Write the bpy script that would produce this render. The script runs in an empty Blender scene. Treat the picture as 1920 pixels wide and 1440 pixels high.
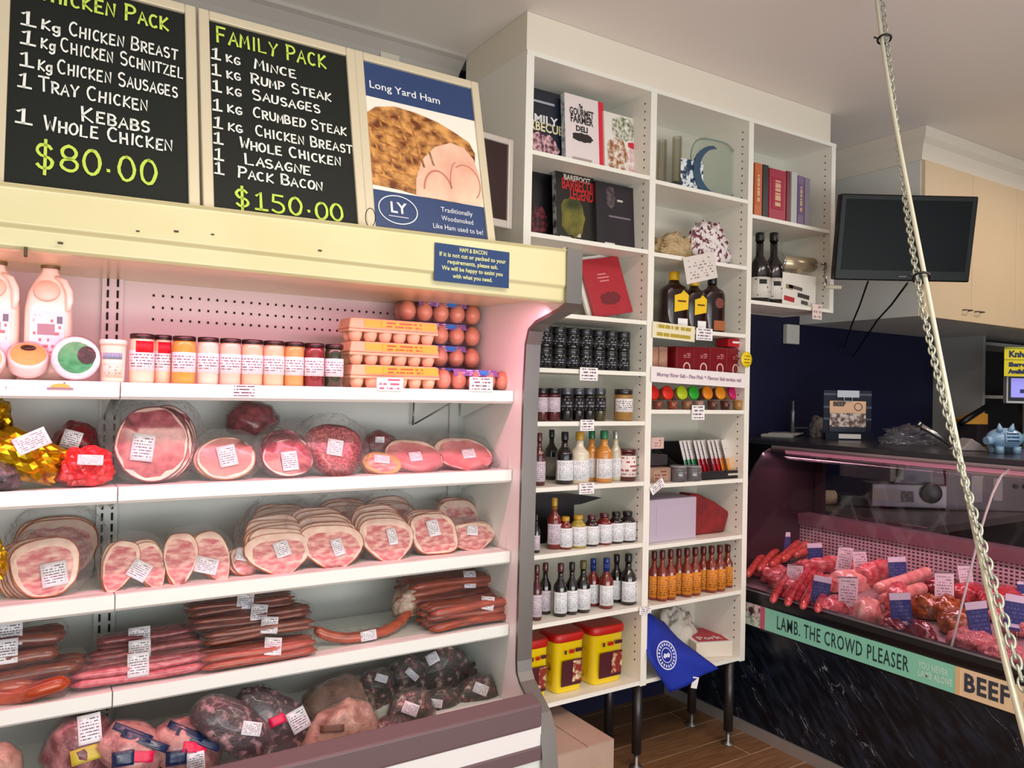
import bpy, bmesh, math, random
from mathutils import Vector, Matrix, Euler, noise
from mathutils.bvhtree import BVHTree
C = bpy.context.scene.collection
scn = bpy.context.scene
PI = math.pi

# ------------------------------------------------------------------ camera, sky, lights, exposure
YAW, PITCH, ROLL, FPX = 0.563767686, 0.00994486, 0.020711204, 1433.21
def cam_axes():
    cy, sy, cp, sp = math.cos(YAW), math.sin(YAW), math.cos(PITCH), math.sin(PITCH)
    f = Vector((sy*cp, cy*cp, sp)); r = Vector((cy, -sy, 0)); u = r.cross(f)
    cr, sr = math.cos(ROLL), math.sin(ROLL)
    return cr*r+sr*u, -sr*r+cr*u, f
RV, UV, FV = cam_axes()
CAM = Vector((0, 0, 1.5))
cd = bpy.data.cameras.new('camera'); co = bpy.data.objects.new('camera', cd); C.objects.link(co)
cd.sensor_width = 36; cd.lens = 36*FPX/1920; cd.clip_start = .02
co.matrix_world = Matrix(((RV.x, UV.x, -FV.x, CAM.x), (RV.y, UV.y, -FV.y, CAM.y), (RV.z, UV.z, -FV.z, CAM.z), (0, 0, 0, 1)))
scn.camera = co
scn.view_settings.view_transform = 'Standard'; scn.view_settings.look = 'None'
scn.view_settings.gamma = 1; scn.view_settings.use_curve_mapping = False
scn.view_settings.exposure = 0.2
scn.cycles.transparent_max_bounces = 24
w = bpy.data.worlds.new('daylight'); scn.world = w; w.use_nodes = True
w.node_tree.nodes['Background'].inputs[0].default_value = (.80, .92, 1.0, 1)
w.node_tree.nodes['Background'].inputs[1].default_value = 0.3
def area(name, loc, rot, sx, sy, power, col, spread=180):
    l = bpy.data.lights.new(name, 'AREA'); l.shape = 'RECTANGLE'; l.size = sx; l.size_y = sy
    l.energy = power; l.color = col; l.spread = math.radians(spread)
    o = bpy.data.objects.new(name, l); C.objects.link(o); o.location = loc; o.rotation_euler = rot
    return o
area('shop_window_daylight', (.6, -2.6, 1.2), (math.radians(100), 0, 0), 6.0, 1.9, 78, (.86, .97, 1.0))
area('added_ceiling_uplight', (.8, -3.1, .25), (math.radians(140), 0, 0), 6.0, 1.2, 120, (1.0, .93, .86))  # added lamp with no real source, throws light up onto the ceiling
area('ceiling_lamp', (.9, .6, 2.82), (0, 0, 0), 1.2, .25, 16, (1.0, .86, .70))
area('ceiling_lamp', (2.4, .2, 2.82), (0, 0, 0), 1.2, .25, 14, (1.0, .84, .72))
area('ceiling_lamp', (4.6, 1.2, 2.82), (0, 0, 0), 1.2, .25, 12, (1.0, .84, .72))

# ------------------------------------------------------------------ helpers
def at(px, py, axis, val):          # a point of the place seen at a photo position, on the plane axis = val
    d = FV + RV*((px-960)/FPX) - UV*((py-720)/FPX)
    return CAM + d*((val-CAM[axis])/d[axis])
def lin(h):
    h = h.lstrip('#'); v = [int(h[i:i+2], 16)/255 for i in (0, 2, 4)]
    return tuple((c/12.92 if c <= .04045 else ((c+.055)/1.055)**2.4) for c in v) + (1,)
MATS = {}
def mat(name, col='#ffffff', rough=.5, metal=0.0, spec=.5, emit=None, es=0, coat=0, noise_amt=0, nscale=20, col2=None, bump=0, bscale=60, detail=3, stretch=(1,1,1), ramp=(.35,.65), sheen=0, sss=0):
    if name in MATS: return MATS[name]
    m = bpy.data.materials.new(name); m.use_nodes = True; MATS[name] = m
    nt = m.node_tree; b = nt.nodes['Principled BSDF']
    b.inputs['Base Color'].default_value = lin(col); b.inputs['Roughness'].default_value = rough
    b.inputs['Metallic'].default_value = metal; b.inputs['Specular IOR Level'].default_value = spec
    b.inputs['Coat Weight'].default_value = coat; b.inputs['Coat Roughness'].default_value = .12
    if sss: b.inputs['Subsurface Weight'].default_value = sss; b.inputs['Subsurface Scale'].default_value = .01
    if emit: b.inputs['Emission Color'].default_value = lin(emit); b.inputs['Emission Strength'].default_value = es
    if col2 or bump:
        tc = nt.nodes.new('ShaderNodeTexCoord'); mp = nt.nodes.new('ShaderNodeMapping'); mp.inputs['Scale'].default_value = stretch
        nt.links.new(tc.outputs['Object'], mp.inputs[0])
    if col2:
        n = nt.nodes.new('ShaderNodeTexNoise'); n.inputs['Scale'].default_value = nscale; n.inputs['Detail'].default_value = detail
        r = nt.nodes.new('ShaderNodeValToRGB'); r.color_ramp.elements[0].position, r.color_ramp.elements[1].position = ramp
        r.color_ramp.elements[0].color = lin(col); r.color_ramp.elements[1].color = lin(col2)
        nt.links.new(mp.outputs[0], n.inputs['Vector']); nt.links.new(n.outputs[0], r.inputs[0]); nt.links.new(r.outputs[0], b.inputs['Base Color'])
    if bump:
        n2 = nt.nodes.new('ShaderNodeTexNoise'); n2.inputs['Scale'].default_value = bscale; n2.inputs['Detail'].default_value = 3
        bp = nt.nodes.new('ShaderNodeBump'); bp.inputs['Strength'].default_value = bump; bp.inputs['Distance'].default_value = .01
        nt.links.new(mp.outputs[0], n2.inputs['Vector']); nt.links.new(n2.outputs[0], bp.inputs['Height']); nt.links.new(bp.outputs[0], b.inputs['Normal'])
    return m
def clear(name, tint='#ffffff', gloss=.25, rough=.08, bump=0, bscale=40, alpha=0.0, film='#ffffff'):
    """thin clear plastic or glass: see-through with a glossy skin and, if alpha, a milky body"""
    if name in MATS: return MATS[name]
    m = bpy.data.materials.new(name); m.use_nodes = True; MATS[name] = m
    nt = m.node_tree; nt.nodes.clear()
    out = nt.nodes.new('ShaderNodeOutputMaterial'); tr = nt.nodes.new('ShaderNodeBsdfTransparent'); gl = nt.nodes.new('ShaderNodeBsdfGlossy')
    tr.inputs[0].default_value = lin(tint); gl.inputs['Roughness'].default_value = rough
    fr = nt.nodes.new('ShaderNodeLayerWeight'); fr.inputs[0].default_value = gloss
    mx = nt.nodes.new('ShaderNodeMixShader')
    cap = nt.nodes.new('ShaderNodeMath'); cap.operation = 'MINIMUM'; cap.inputs[1].default_value = .5; nt.links.new(fr.outputs['Fresnel'], cap.inputs[0]); nt.links.new(cap.outputs[0], mx.inputs[0])
    src = tr
    if alpha:
        df = nt.nodes.new('ShaderNodeBsdfDiffuse'); df.inputs[0].default_value = lin(film)
        m2 = nt.nodes.new('ShaderNodeMixShader'); m2.inputs[0].default_value = alpha
        nt.links.new(tr.outputs[0], m2.inputs[1]); nt.links.new(df.outputs[0], m2.inputs[2]); src = m2
    nt.links.new(src.outputs[0], mx.inputs[1]); nt.links.new(gl.outputs[0], mx.inputs[2]); nt.links.new(mx.outputs[0], out.inputs[0])
    if bump:
        tc = nt.nodes.new('ShaderNodeTexCoord'); n2 = nt.nodes.new('ShaderNodeTexNoise'); n2.inputs['Scale'].default_value = bscale; n2.inputs['Detail'].default_value = 2
        n2.inputs['Distortion'].default_value = 1.5
        bp = nt.nodes.new('ShaderNodeBump'); bp.inputs['Strength'].default_value = bump; bp.inputs['Distance'].default_value = .02
        nt.links.new(tc.outputs['Object'], n2.inputs['Vector']); nt.links.new(n2.outputs[0], bp.inputs['Height']); nt.links.new(bp.outputs[0], gl.inputs['Normal']); nt.links.new(bp.outputs[0], fr.inputs['Normal'])
    return m

class MB:
    """collects shapes; build() links them as ONE mesh object"""
    def __init__(s): s.bm = bmesh.new(); s.uv = s.bm.loops.layers.uv.new('UVMap')
    def face(s, pts, mi=0, uv=None, smooth=False):
        f = s.bm.faces.new([s.bm.verts.new(p) for p in pts]); f.material_index = mi; f.smooth = smooth
        if uv:
            for l, c in zip(f.loops, uv): l[s.uv].uv = c
        return f
    def box(s, x0, x1, y0, y1, z0, z1, mi=0, M=None):
        v = [Vector((x, y, z)) for x in (x0, x1) for y in (y0, y1) for z in (z0, z1)]
        if M: v = [M @ p for p in v]
        v = [s.bm.verts.new(p) for p in v]
        for q in ((0,1,3,2), (4,6,7,5), (0,4,5,1), (2,3,7,6), (0,2,6,4), (1,5,7,3)):
            f = s.bm.faces.new([v[i] for i in q]); f.material_index = mi
        return s
    def prism(s, poly, a0, a1, axis=0, mi=0):
        """poly of 2D points extruded along an axis (0: poly is (y,z); 1: (x,z); 2: (x,y))"""
        def mk(p, a): return {0: (a, p[0], p[1]), 1: (p[0], a, p[1]), 2: (p[0], p[1], a)}[axis]
        A = [s.bm.verts.new(mk(p, a0)) for p in poly]; B = [s.bm.verts.new(mk(p, a1)) for p in poly]
        n = len(poly)
        fs = [s.bm.faces.new(A), s.bm.faces.new(B[::-1])]
        for i in range(n): fs.append(s.bm.faces.new((A[i], B[i], B[(i+1) % n], A[(i+1) % n])))
        for f in fs: f.material_index = mi
        return s
    def strip(s, poly, a0, a1, th, axis=0, mi=0, nor=1):
        """a thin sheet following a 2D polyline, extruded along an axis"""
        P = [Vector(p) for p in poly]; O = []
        for i, p in enumerate(P):
            d = (P[min(i+1, len(P)-1)] - P[max(i-1, 0)]).normalized(); O.append(p + Vector((-d.y, d.x))*th*nor)
        return s.prism([tuple(p) for p in P] + [tuple(p) for p in O[::-1]], a0, a1, axis, mi)
    def lathe(s, prof, n=20, mi=0, M=None, mis=None, cap=True):
        rings = []
        for r, z in prof:
            ring = []
            for k in range(n):
                a = 2*PI*k/n; p = Vector((r*math.cos(a), r*math.sin(a), z)); ring.append(s.bm.verts.new(M @ p if M else p))
            rings.append(ring)
        for j in range(len(rings)-1):
            for k in range(n):
                f = s.bm.faces.new((rings[j][k], rings[j][(k+1) % n], rings[j+1][(k+1) % n], rings[j+1][k]))
                f.material_index = mis[j] if mis else mi; f.smooth = True
        if cap:
            f = s.bm.faces.new(rings[0][::-1]); f.material_index = mis[0] if mis else mi
            f = s.bm.faces.new(rings[-1]); f.material_index = mis[-1] if mis else mi
        return s
    def tube(s, pts, r, n=8, mi=0, closed=False):
        pts = [Vector(p) for p in pts]; rings = []; N = len(pts); up = None
        for i, p in enumerate(pts):
            d = (pts[(i+1) % N] - pts[i-1]) if closed else (pts[min(i+1, N-1)] - pts[max(i-1, 0)])
            d.normalize()
            if up is None: up = d.orthogonal().normalized()
            up = (up - d*up.dot(d)).normalized(); q = d.cross(up)
            rr = r[i] if isinstance(r, (list, tuple)) else r
            rings.append([s.bm.verts.new(p + (up*math.cos(2*PI*k/n) + q*math.sin(2*PI*k/n))*rr) for k in range(n)])
        for i in range(N if closed else N-1):
            A, B = rings[i], rings[(i+1) % N]
            for k in range(n):
                f = s.bm.faces.new((A[k], A[(k+1) % n], B[(k+1) % n], B[k])); f.smooth = True; f.material_index = mi
        if not closed:
            for R_, rev in ((rings[0], True), (rings[-1], False)):
                f = s.bm.faces.new(R_[::-1] if rev else R_); f.material_index = mi
        return s
    def blob(s, size, seed=0, sub=3, amp=.12, fr=2.2, flat=.35, mi=0, M=None, lump=0, power=1.0):
        """a lumpy rounded mass standing on z=0 : size = (x, y, z)"""
        t = bmesh.new(); bmesh.ops.create_icosphere(t, subdivisions=sub, radius=1)
        off = Vector((seed*3.17, seed*1.31, seed*7.7)); vm = {}
        for v in t.verts:
            p = v.co.copy()
            k = 1 + amp*noise.noise(p*fr + off) + amp*.5*noise.noise(p*fr*2.3 + off) + (lump*noise.noise(p*7 + off) if lump else 0)
            if power != 1: p = Vector([math.copysign(abs(c)**power, c) for c in p])
            p = p*k; p.z = max(p.z, -flat*1.0 + .06*p.z) if p.z < -flat else p.z
            p = Vector((p.x*size[0]/2, p.y*size[1]/2, (p.z+flat)/(1+flat)*size[2]))
            vm[v.index] = s.bm.verts.new(M @ p if M else p)
        for f in t.faces:
            g = s.bm.faces.new([vm[v.index] for v in f.verts]); g.smooth = True; g.material_index = mi
        t.free(); return s
    def build(s, name, mats, parent=None, loc=None, rot=None, smooth=None, bevel=0, world=False, sub=0):
        if world and parent is not None: bmesh.ops.translate(s.bm, verts=s.bm.verts, vec=-Vector(parent.location))
        bmesh.ops.recalc_face_normals(s.bm, faces=s.bm.faces)
        me = bpy.data.meshes.new(name); s.bm.to_mesh(me); s.bm.free()
        if not isinstance(mats, (list, tuple)): mats = [mats]
        for m in mats: me.materials.append(m)
        o = bpy.data.objects.new(name, me); C.objects.link(o)
        if parent is not None: o.parent = parent
        if loc is not None: o.location = loc
        if rot is not None: o.rotation_euler = rot
        if smooth:
            for p in me.polygons: p.use_smooth = True
        if bevel:
            b = o.modifiers.new('bevel', 'BEVEL'); b.width = bevel; b.segments = 2; b.limit_method = 'ANGLE'
        if sub:
            b = o.modifiers.new('subdivision', 'SUBSURF'); b.levels = b.render_levels = sub
        return o
def tag(o, label=None, cat=None, group=None, kind=None):
    for k, v in (('label', label), ('category', cat), ('group', group), ('kind', kind)):
        if v: o[k] = v
    return o
def thing(name, loc, label, cat, group=None, rot=None):
    o = bpy.data.objects.new(name, None); C.objects.link(o); o.location = loc; o.empty_display_size = .05
    if rot is not None: o.rotation_euler = rot
    return tag(o, label, cat, group)
def struct(o): o['kind'] = 'structure'; return o
KIDS = {}
def clone(o, loc=None, rot=None, label=None, parent=None, scale=None):
    """a copy of a thing with copies of its parts and sub-parts (mesh data shared)"""
    c = o.copy(); C.objects.link(c)
    if parent is not None: c.parent = parent
    if loc is not None: c.location = loc
    if rot is not None: c.rotation_euler = rot
    if scale is not None: c.scale = scale
    if label: c['label'] = label
    for ch in list(o.children): clone(ch, parent=c)
    return c
ORD = ['first', 'second', 'third', 'fourth', 'fifth', 'sixth', 'seventh', 'eighth', 'ninth', 'tenth', 'eleventh', 'twelfth', 'thirteenth', 'fourteenth']

# text ---------------------------------------------------------------
def text_mesh(s, size=.1, bold=0, xs=1.0, align='CENTER', spacing=1.0, shear=0):
    c = bpy.data.curves.new('lettering', 'FONT'); c.body = s; c.size = size; c.align_x = align; c.align_y = 'CENTER'
    c.offset = bold; c.resolution_u = 2; c.space_character = spacing; c.shear = shear
    o = bpy.data.objects.new('lettering', c); me = bpy.data.meshes.new_from_object(o)
    bpy.data.objects.remove(o); bpy.data.curves.remove(c)
    if xs != 1:
        for v in me.vertices: v.co.x *= xs
    return me
def lettering(parent, s, size, m, origin, xdir, ydir, bold=0, xs=1.0, align='CENTER', spacing=1.0, name='lettering', warp=None, fit=None):
    """flat letters lying on a surface: origin, reading direction and up direction in the parent's space"""
    me = text_mesh(s, size, bold, xs, align, spacing); me.name = name
    if fit:
        xx = [v.co.x for v in me.vertices]; k = fit/max(1e-6, max(xx)-min(xx))
        for v in me.vertices: v.co.x *= k
    X = Vector(xdir).normalized(); Y = Vector(ydir).normalized(); O = Vector(origin)
    for v in me.vertices:
        p = v.co.copy()
        v.co = warp(p) if warp else O + X*p.x + Y*p.y
    me.materials.append(m)
    o = bpy.data.objects.new(name, me); C.objects.link(o)
    if parent is not None: o.parent = parent
    return o
# hand-drawn chalk capitals: strokes on a box 1 wide, 1.4 high ---------
def arc(cx, cy, rx, ry, a0, a1, n=9): return [(cx+rx*math.cos(math.radians(a0+(a1-a0)*i/n)), cy+ry*math.sin(math.radians(a0+(a1-a0)*i/n))) for i in range(n+1)]
GL = {
 'A': [[(0,0),(.5,1.4),(1,0)],[(.2,.5),(.8,.5)]], 'B': [[(.08,0),(.08,1.4)],[(.08,1.4),*arc(.4,1.05,.45,.35,80,-80),(.1,.7)],[(.1,.7),*arc(.45,.35,.5,.35,80,-80),(.08,0)]],
 'C': [arc(.55,.7,.5,.7,55,305)], 'D': [[(.08,0),(.08,1.4)],[(.0,1.4),*arc(.35,.7,.65,.7,80,-80),(.0,0)]],
 'E': [[(.1,0),(.1,1.4)],[(.1,1.4),(.85,1.4)],[(.1,.72),(.7,.72)],[(.1,0),(.9,0)]], 'F': [[(.1,0),(.1,1.4)],[(.1,1.4),(.85,1.4)],[(.1,.75),(.7,.75)]],
 'G': [arc(.55,.7,.5,.7,50,320),[(.95,.25),(.95,.6),(.55,.6)]], 'H': [[(.08,0),(.08,1.4)],[(.92,0),(.92,1.4)],[(.08,.7),(.92,.7)]],
 'I': [[(.5,0),(.5,1.4)]], 'K': [[(.1,0),(.1,1.4)],[(.9,1.4),(.12,.6),(.95,0)]], 'L': [[(.12,1.4),(.12,0),(.9,0)]],
 'M': [[(0,0),(.12,1.4),(.5,.45),(.88,1.4),(1,0)]], 'N': [[(.06,0),(.06,1.4),(.92,0),(.92,1.4)]], 'O': [arc(.5,.7,.48,.7,90,450,16)],
 'P': [[(.1,0),(.1,1.4)],[(.0,1.4),*arc(.4,1.03,.5,.37,80,-90),(.1,.64)]], 'R': [[(.1,0),(.1,1.4)],[(.0,1.4),*arc(.4,1.03,.48,.37,80,-90),(.1,.64)],[(.35,.64),(.95,0)]],
 'S': [[*arc(.5,1.03,.4,.36,40,235),*arc(.48,.35,.42,.36,60,-140)]], 'T': [[(0,1.4),(1,1.4)],[(.5,1.4),(.5,0)]], 'U': [[(.06,1.4),(.06,.5),*arc(.5,.48,.44,.48,180,360),(.94,1.4)]],
 'W': [[(0,1.4),(.25,0),(.5,.95),(.75,0),(1,1.4)]], 'Y': [[(0,1.4),(.5,.7),(1,1.4)],[(.5,.7),(.45,0)]], 'Z': [[(.05,1.4),(.95,1.4),(.05,0),(.98,0)]],
 '1': [[(.2,1.1),(.52,1.4),(.5,0)],[(.1,0),(.95,0)]], '0': [arc(.5,.7,.46,.7,90,450,16)], '8': [arc(.5,1.04,.4,.36,-90,270,14),arc(.5,.34,.46,.34,90,450,14)],
 '5': [[(.9,1.4),(.2,1.4),(.15,.8),*arc(.45,.42,.5,.43,110,-140)]], 'g': [arc(.45,.45,.38,.42,90,450,12),[(.83,.9),(.83,-.2),*arc(.45,-.22,.38,.3,0,-150,6)]],
 '.': [[(.4,.5),(.52,.52),(.5,.4)]], '$': [[*arc(.5,1.03,.4,.34,30,235),*arc(.48,.37,.44,.34,60,-150)],[(.55,1.65),(.48,-.3)]], '|': [[(.6,1.4),(.4,0)]],
}
def chalk(mb, s, x, y, h, wfac=.62, gap=.32, th=.006, seed=1, drop=0.0, mi=0, cap=None):
    """writes strokes as flat ribbons in the xy plane of the board, returns the end x"""
    rnd = random.Random(seed); x0 = x
    for i, ch in enumerate(s):
        hh = h*(cap if (cap and (i == 0 or s[i-1] == ' ')) else 1)/1.4
        ww = hh*1.4*wfac*(.45 if ch in 'I.' else 1)
        if ch == ' ': x += h*.55; continue
        jx, jy, sk = rnd.uniform(-.03, .03)*h, rnd.uniform(-.05, .05)*h, rnd.uniform(-.04, .06)
        for st in GL.get(ch, []):
            P = []
            for (a, b) in st:
                P.append(Vector((x + a*ww + b*hh*sk + jx + rnd.uniform(-.012, .012)*h, y + b*hh + jy + (x-x0)*drop + rnd.uniform(-.012, .012)*h, 0)))
            L, R_ = [], []
            for k, p in enumerate(P):
                d = (P[min(k+1, len(P)-1)] - P[max(k-1, 0)])
                d = d.normalized() if d.length > 1e-6 else Vector((1, 0, 0))
                n = Vector((-d.y, d.x, 0))*th*.5*rnd.uniform(.85, 1.15)
                e = d*th*.35*(-1 if k == 0 else (1 if k == len(P)-1 else 0))
                L.append(mb.bm.verts.new(p+n+e)); R_.append(mb.bm.verts.new(p-n+e))
            for k in range(len(P)-1):
                f = mb.bm.faces.new((L[k], R_[k], R_[k+1], L[k+1])); f.material_index = mi
        x += ww + h*gap*wfac
    return x
# ------------------------------------------------------------------ materials of the shell
white = mat('white_laminate', '#efece2', rough=.42)
cream = mat('cream_enamel', '#e6ddb0', rough=.33, col2='#dfd5a2', nscale=3, coat=.2)
fridge_white = mat('fridge_white', '#eaf0ea', rough=.35)
fridge_back = mat('fridge_back_enamel', '#c3c4be', rough=.4)
steel = mat('brushed_steel', '#8d8986', rough=.38, metal=.85, bump=.06, bscale=40, stretch=(40,40,1))
dsteel = mat('dark_steel', '#4e4a4c', rough=.4, metal=.8)
mauve = mat('mauve_vinyl', '#6f5a5e', rough=.42)
black = mat('black_plastic', '#0c0c0f', rough=.35)
matt_black = mat('matt_black', '#09090b', rough=.8)
ceilm = mat('ceiling_paint', '#efe8e2', rough=.4, spec=.35)
wallm = mat('wall_paint', '#b8b0a9', rough=.8)
navy = mat('navy_wall_paint', '#070b33', rough=.55)
chrome = mat('chrome', '#c9c9c9', rough=.18, metal=1)
peach = mat('beige_laminate', '#e2c9a6', rough=.4, col2='#dec5a2', nscale=2)
paperw = mat('white_paper', '#f1eeee', rough=.7)
hole = mat('dark_hole', '#1b1216', rough=.9)
def floor_mat():
    m = mat('wood_planks', '#7b5236', rough=.42); nt = m.node_tree; b = nt.nodes['Principled BSDF']
    tc = nt.nodes.new('ShaderNodeTexCoord'); br = nt.nodes.new('ShaderNodeTexBrick'); mp = nt.nodes.new('ShaderNodeMapping'); mp.inputs['Location'].default_value = (.3, .07, 0)
    br.inputs['Scale'].default_value = 1; br.inputs['Brick Width'].default_value = 1.1; br.inputs['Row Height'].default_value = .16
    br.inputs['Mortar Size'].default_value = .0035; br.offset = .37
    br.inputs['Color1'].default_value = lin('#9a7354'); br.inputs['Color2'].default_value = lin('#84603f'); br.inputs['Mortar'].default_value = lin('#c6a988')
    n = nt.nodes.new('ShaderNodeTexNoise'); m2 = nt.nodes.new('ShaderNodeMapping'); m2.inputs['Scale'].default_value = (2, 26, 1); n.inputs['Scale'].default_value = 3; n.inputs['Detail'].default_value = 5
    mx = nt.nodes.new('ShaderNodeMixRGB'); mx.blend_type = 'MULTIPLY'; mx.inputs[0].default_value = .75
    r = nt.nodes.new('ShaderNodeValToRGB'); r.color_ramp.elements[0].color = (.45, .38, .33, 1); r.color_ramp.elements[1].color = (1.1, 1.05, 1, 1); r.color_ramp.elements[0].position = .3; r.color_ramp.elements[1].position = .7
    L = nt.links.new
    L(tc.outputs['Object'], mp.inputs[0]); L(mp.outputs[0], br.inputs['Vector']); L(tc.outputs['Object'], m2.inputs[0]); L(m2.outputs[0], n.inputs['Vector']); L(n.outputs[0], r.inputs[0])
    L(br.outputs[0], mx.inputs[1]); L(r.outputs[0], mx.inputs[2]); L(mx.outputs[0], b.inputs['Base Color']); return m
def marble_mat():
    m = mat('dark_marble_laminate', '#0b111a', rough=.3); nt = m.node_tree; b = nt.nodes['Principled BSDF']; L = nt.links.new
    tc = nt.nodes.new('ShaderNodeTexCoord'); mp = nt.nodes.new('ShaderNodeMapping'); mp0 = nt.nodes.new('ShaderNodeMapping'); mp0.inputs['Rotation'].default_value = (math.radians(45), 0, 0); mp.inputs['Scale'].default_value = (1, 1.5, .38); L(mp0.outputs[0], mp.inputs[0])
    n1 = nt.nodes.new('ShaderNodeTexNoise'); n1.inputs['Scale'].default_value = 13; n1.inputs['Detail'].default_value = 9; n1.inputs['Distortion'].default_value = .5
    r1 = nt.nodes.new('ShaderNodeValToRGB'); e = r1.color_ramp.elements
    e[0].position = .492; e[0].color = (0, 0, 0, 1); e[1].position = .5; e[1].color = (1, 1, 1, 1); q = e.new(.508); q.color = (0, 0, 0, 1)
    n2 = nt.nodes.new('ShaderNodeTexNoise'); n2.inputs['Scale'].default_value = 9; n2.inputs['Detail'].default_value = 3
    r2 = nt.nodes.new('ShaderNodeValToRGB'); r2.color_ramp.elements[0].position = .5; r2.color_ramp.elements[1].position = .72
    mu = nt.nodes.new('ShaderNodeMath'); mu.operation = 'MULTIPLY'
    mx = nt.nodes.new('ShaderNodeMixRGB'); mx.inputs[1].default_value = lin('#0b121c'); mx.inputs[2].default_value = lin('#aeb8c2')
    n3 = nt.nodes.new('ShaderNodeTexNoise'); n3.inputs['Scale'].default_value = 30; n3.inputs['Detail'].default_value = 4
    r3 = nt.nodes.new('ShaderNodeValToRGB'); r3.color_ramp.elements[0].color = lin('#090e17'); r3.color_ramp.elements[1].color = lin('#243040'); r3.color_ramp.elements[0].position = .42; r3.color_ramp.elements[1].position = .75
    L(tc.outputs['Object'], mp0.inputs[0])
    for n in (n1, n2, n3): L(mp.outputs[0], n.inputs['Vector'])
    L(n1.outputs[0], r1.inputs[0]); L(n2.outputs[0], r2.inputs[0]); L(r1.outputs[0], mu.inputs[0]); L(r2.outputs[0], mu.inputs[1]); L(mu.outputs[0], mx.inputs[0])
    L(n3.outputs[0], r3.inputs[0]); L(r3.outputs[0], mx.inputs[1]); L(mx.outputs[0], b.inputs['Base Color']); return m
# ------------------------------------------------------------------ the setting
m = MB(); m.box(-3, 7, -3, 2.9, -.05, 0); struct(m.build('floor', floor_mat()))
m = MB(); m.box(-3, 7, -3, 2.9, 2.85, 2.9); struct(m.build('ceiling', ceilm))
m = MB(); m.box(-3, 1.47, 2.84, 2.9, 0, 2.85); struct(m.build('wall_back', wallm))
m = MB(); m.box(1.47, 7, 2.84, 2.9, 0, 2.85); struct(m.build('wall_behind_counter', navy))
m = MB(); m.box(6.6, 6.7, -3, 2.84, 0, 2.85); struct(m.build('wall_right', mat('dim_wall_paint', '#4a4440', rough=.8)))  # dim end of the room, its darkness put into the wall colour
m = MB(); m.box(-3.05, -3, -3, 2.84, 0, 2.85); struct(m.build('wall_left', wallm))
m = MB(); m.prism([(2.70, 2.85), (2.70, 2.838), (2.72, 2.83), (2.76, 2.80), (2.82, 2.735), (2.838, 2.72), (2.838, 2.85)], -3, 1.462); struct(m.build('trim_1', wallm))
m = MB(); m.box(at(714, 90, 1, 2.76).x, at(749, 90, 1, 2.76).x, 2.76, 2.84, 1.9, 2.80); struct(m.build('trim_2', mat('pillar_paint', '#cfc6b4', rough=.7)))
# a dark kick wall under the shelving unit
# ------------------------------------------------------------------ open display refrigerator
fr = thing('display_refrigerator', (.25, 2.35, 0), 'white open-fronted display refrigerator with cream canopy and five decks of packed meats', 'refrigerator')
X0, X1 = -1.15, 1.402
ZC = 1.918
def sx(x): return (x+.06)*.0205
prof = [(1.905, ZC-.004), (1.915, ZC-.012), (1.913, 1.832), (1.922, 1.822), (1.924, 1.786), (1.932, 1.779), (1.955, 1.779), (1.985, 1.80), (2.58, 1.81), (2.72, 1.81), (2.72, 1.885), (1.94, 1.885), (1.932, ZC-.004)]
m = MB(); m.prism(prof, X0, X1, 0)
for v in m.bm.verts:
    if v.co.z > 1.86: v.co.z += sx(v.co.x)*(1 if v.co.z > 1.89 else .0)
m.build('canopy', cream, fr, world=True, bevel=.003)
for x, z, s in ((.28, 1.855, .004), (.36, 1.858, .003), (.62, 1.85, .004), (.20, 1.845, .003), (.05, 1.80, .004)):
    m = MB(); m.box(x-s, x+s*1.5, 1.9125, 1.915, z-s*.6, z+s*.6); m.build('chip_mark', mat('rust_brown', '#5b4a38', rough=.8), fr, world=True)
m = MB(); m.box(-.015, -.008, 1.90, 1.93, 1.765, 1.782); m.build('metal_clip', mat('rust_brown'), fr, world=True)
EP = [(1.917, 1.948), (1.917, 1.78), (1.95, 1.765), (2.075, 1.735), (2.12, 1.71), (2.138, 1.66), (2.147, 1.5), (2.155, .60), (2.15, .56), (2.13, .53), (2.035, .458), (2.012, .42), (1.99, .30), (1.985, .0)]
m = MB(); m.prism(EP + [(2.75, 0), (2.75, 1.948)], 1.402, 1.452); m.build('end_panel', fridge_white, fr, world=True)
m = MB(); m.prism([(2.75, 0), (2.75, 1.9), (1.98, 1.9), (2.14, 1.6), (2.15, .56), (2.0, .3), (1.99, 0)], X0-.05, X0); m.build('end_panel', fridge_white, fr, world=True)
m = MB(); m.strip(EP, 1.398, 1.456, .012, nor=-1); m.build('edge_trim', steel, fr, world=True)
m = MB(); m.box(1.399, 1.456, 1.93, 1.99, 1.944, 1.953); m.build('corner_cap', cream, fr, world=True)
m = MB(); m.box(X0, 1.402, 2.57, 2.62, .40, 1.815)
bk = m.build('back_panel', fridge_back, fr, world=True)
m = MB()
for r in range(3):
    for k in range(36):
        x = .318 + k*.0265; z = 1.772 - r*.0365
        if x > 1.2: continue
        m.box(x-.0028, x+.0028, 2.566, 2.571, z-.0035, z+.0035)
m.build('vent_holes', hole, bk)['kind'] = 'stuff'
bk.children[-1].location = -Vector(fr.location); 
for x in (.205,):
    m = MB(); m.box(x-.028, x+.028, 2.552, 2.57, .42, 1.81); up = m.build('slotted_upright', fridge_back, fr, world=True)
    m = MB()
    for sx_ in (-.013, .013):
        for k in range(40): m.box(x+sx_-.0028, x+sx_+.0028, 2.548, 2.553, .5+k*.033, .522+k*.033)
    s = m.build('slots', hole, up); s['kind'] = 'stuff'; s.location = -Vector(fr.location)
for x in (1.36,):
    m = MB(); m.box(x-.018, x+.018, 2.556, 2.57, .42, 1.81); m.build('slotted_upright', fridge_back, fr, world=True)
SHZ = [1.503, 1.234, .957, .709]
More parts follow.
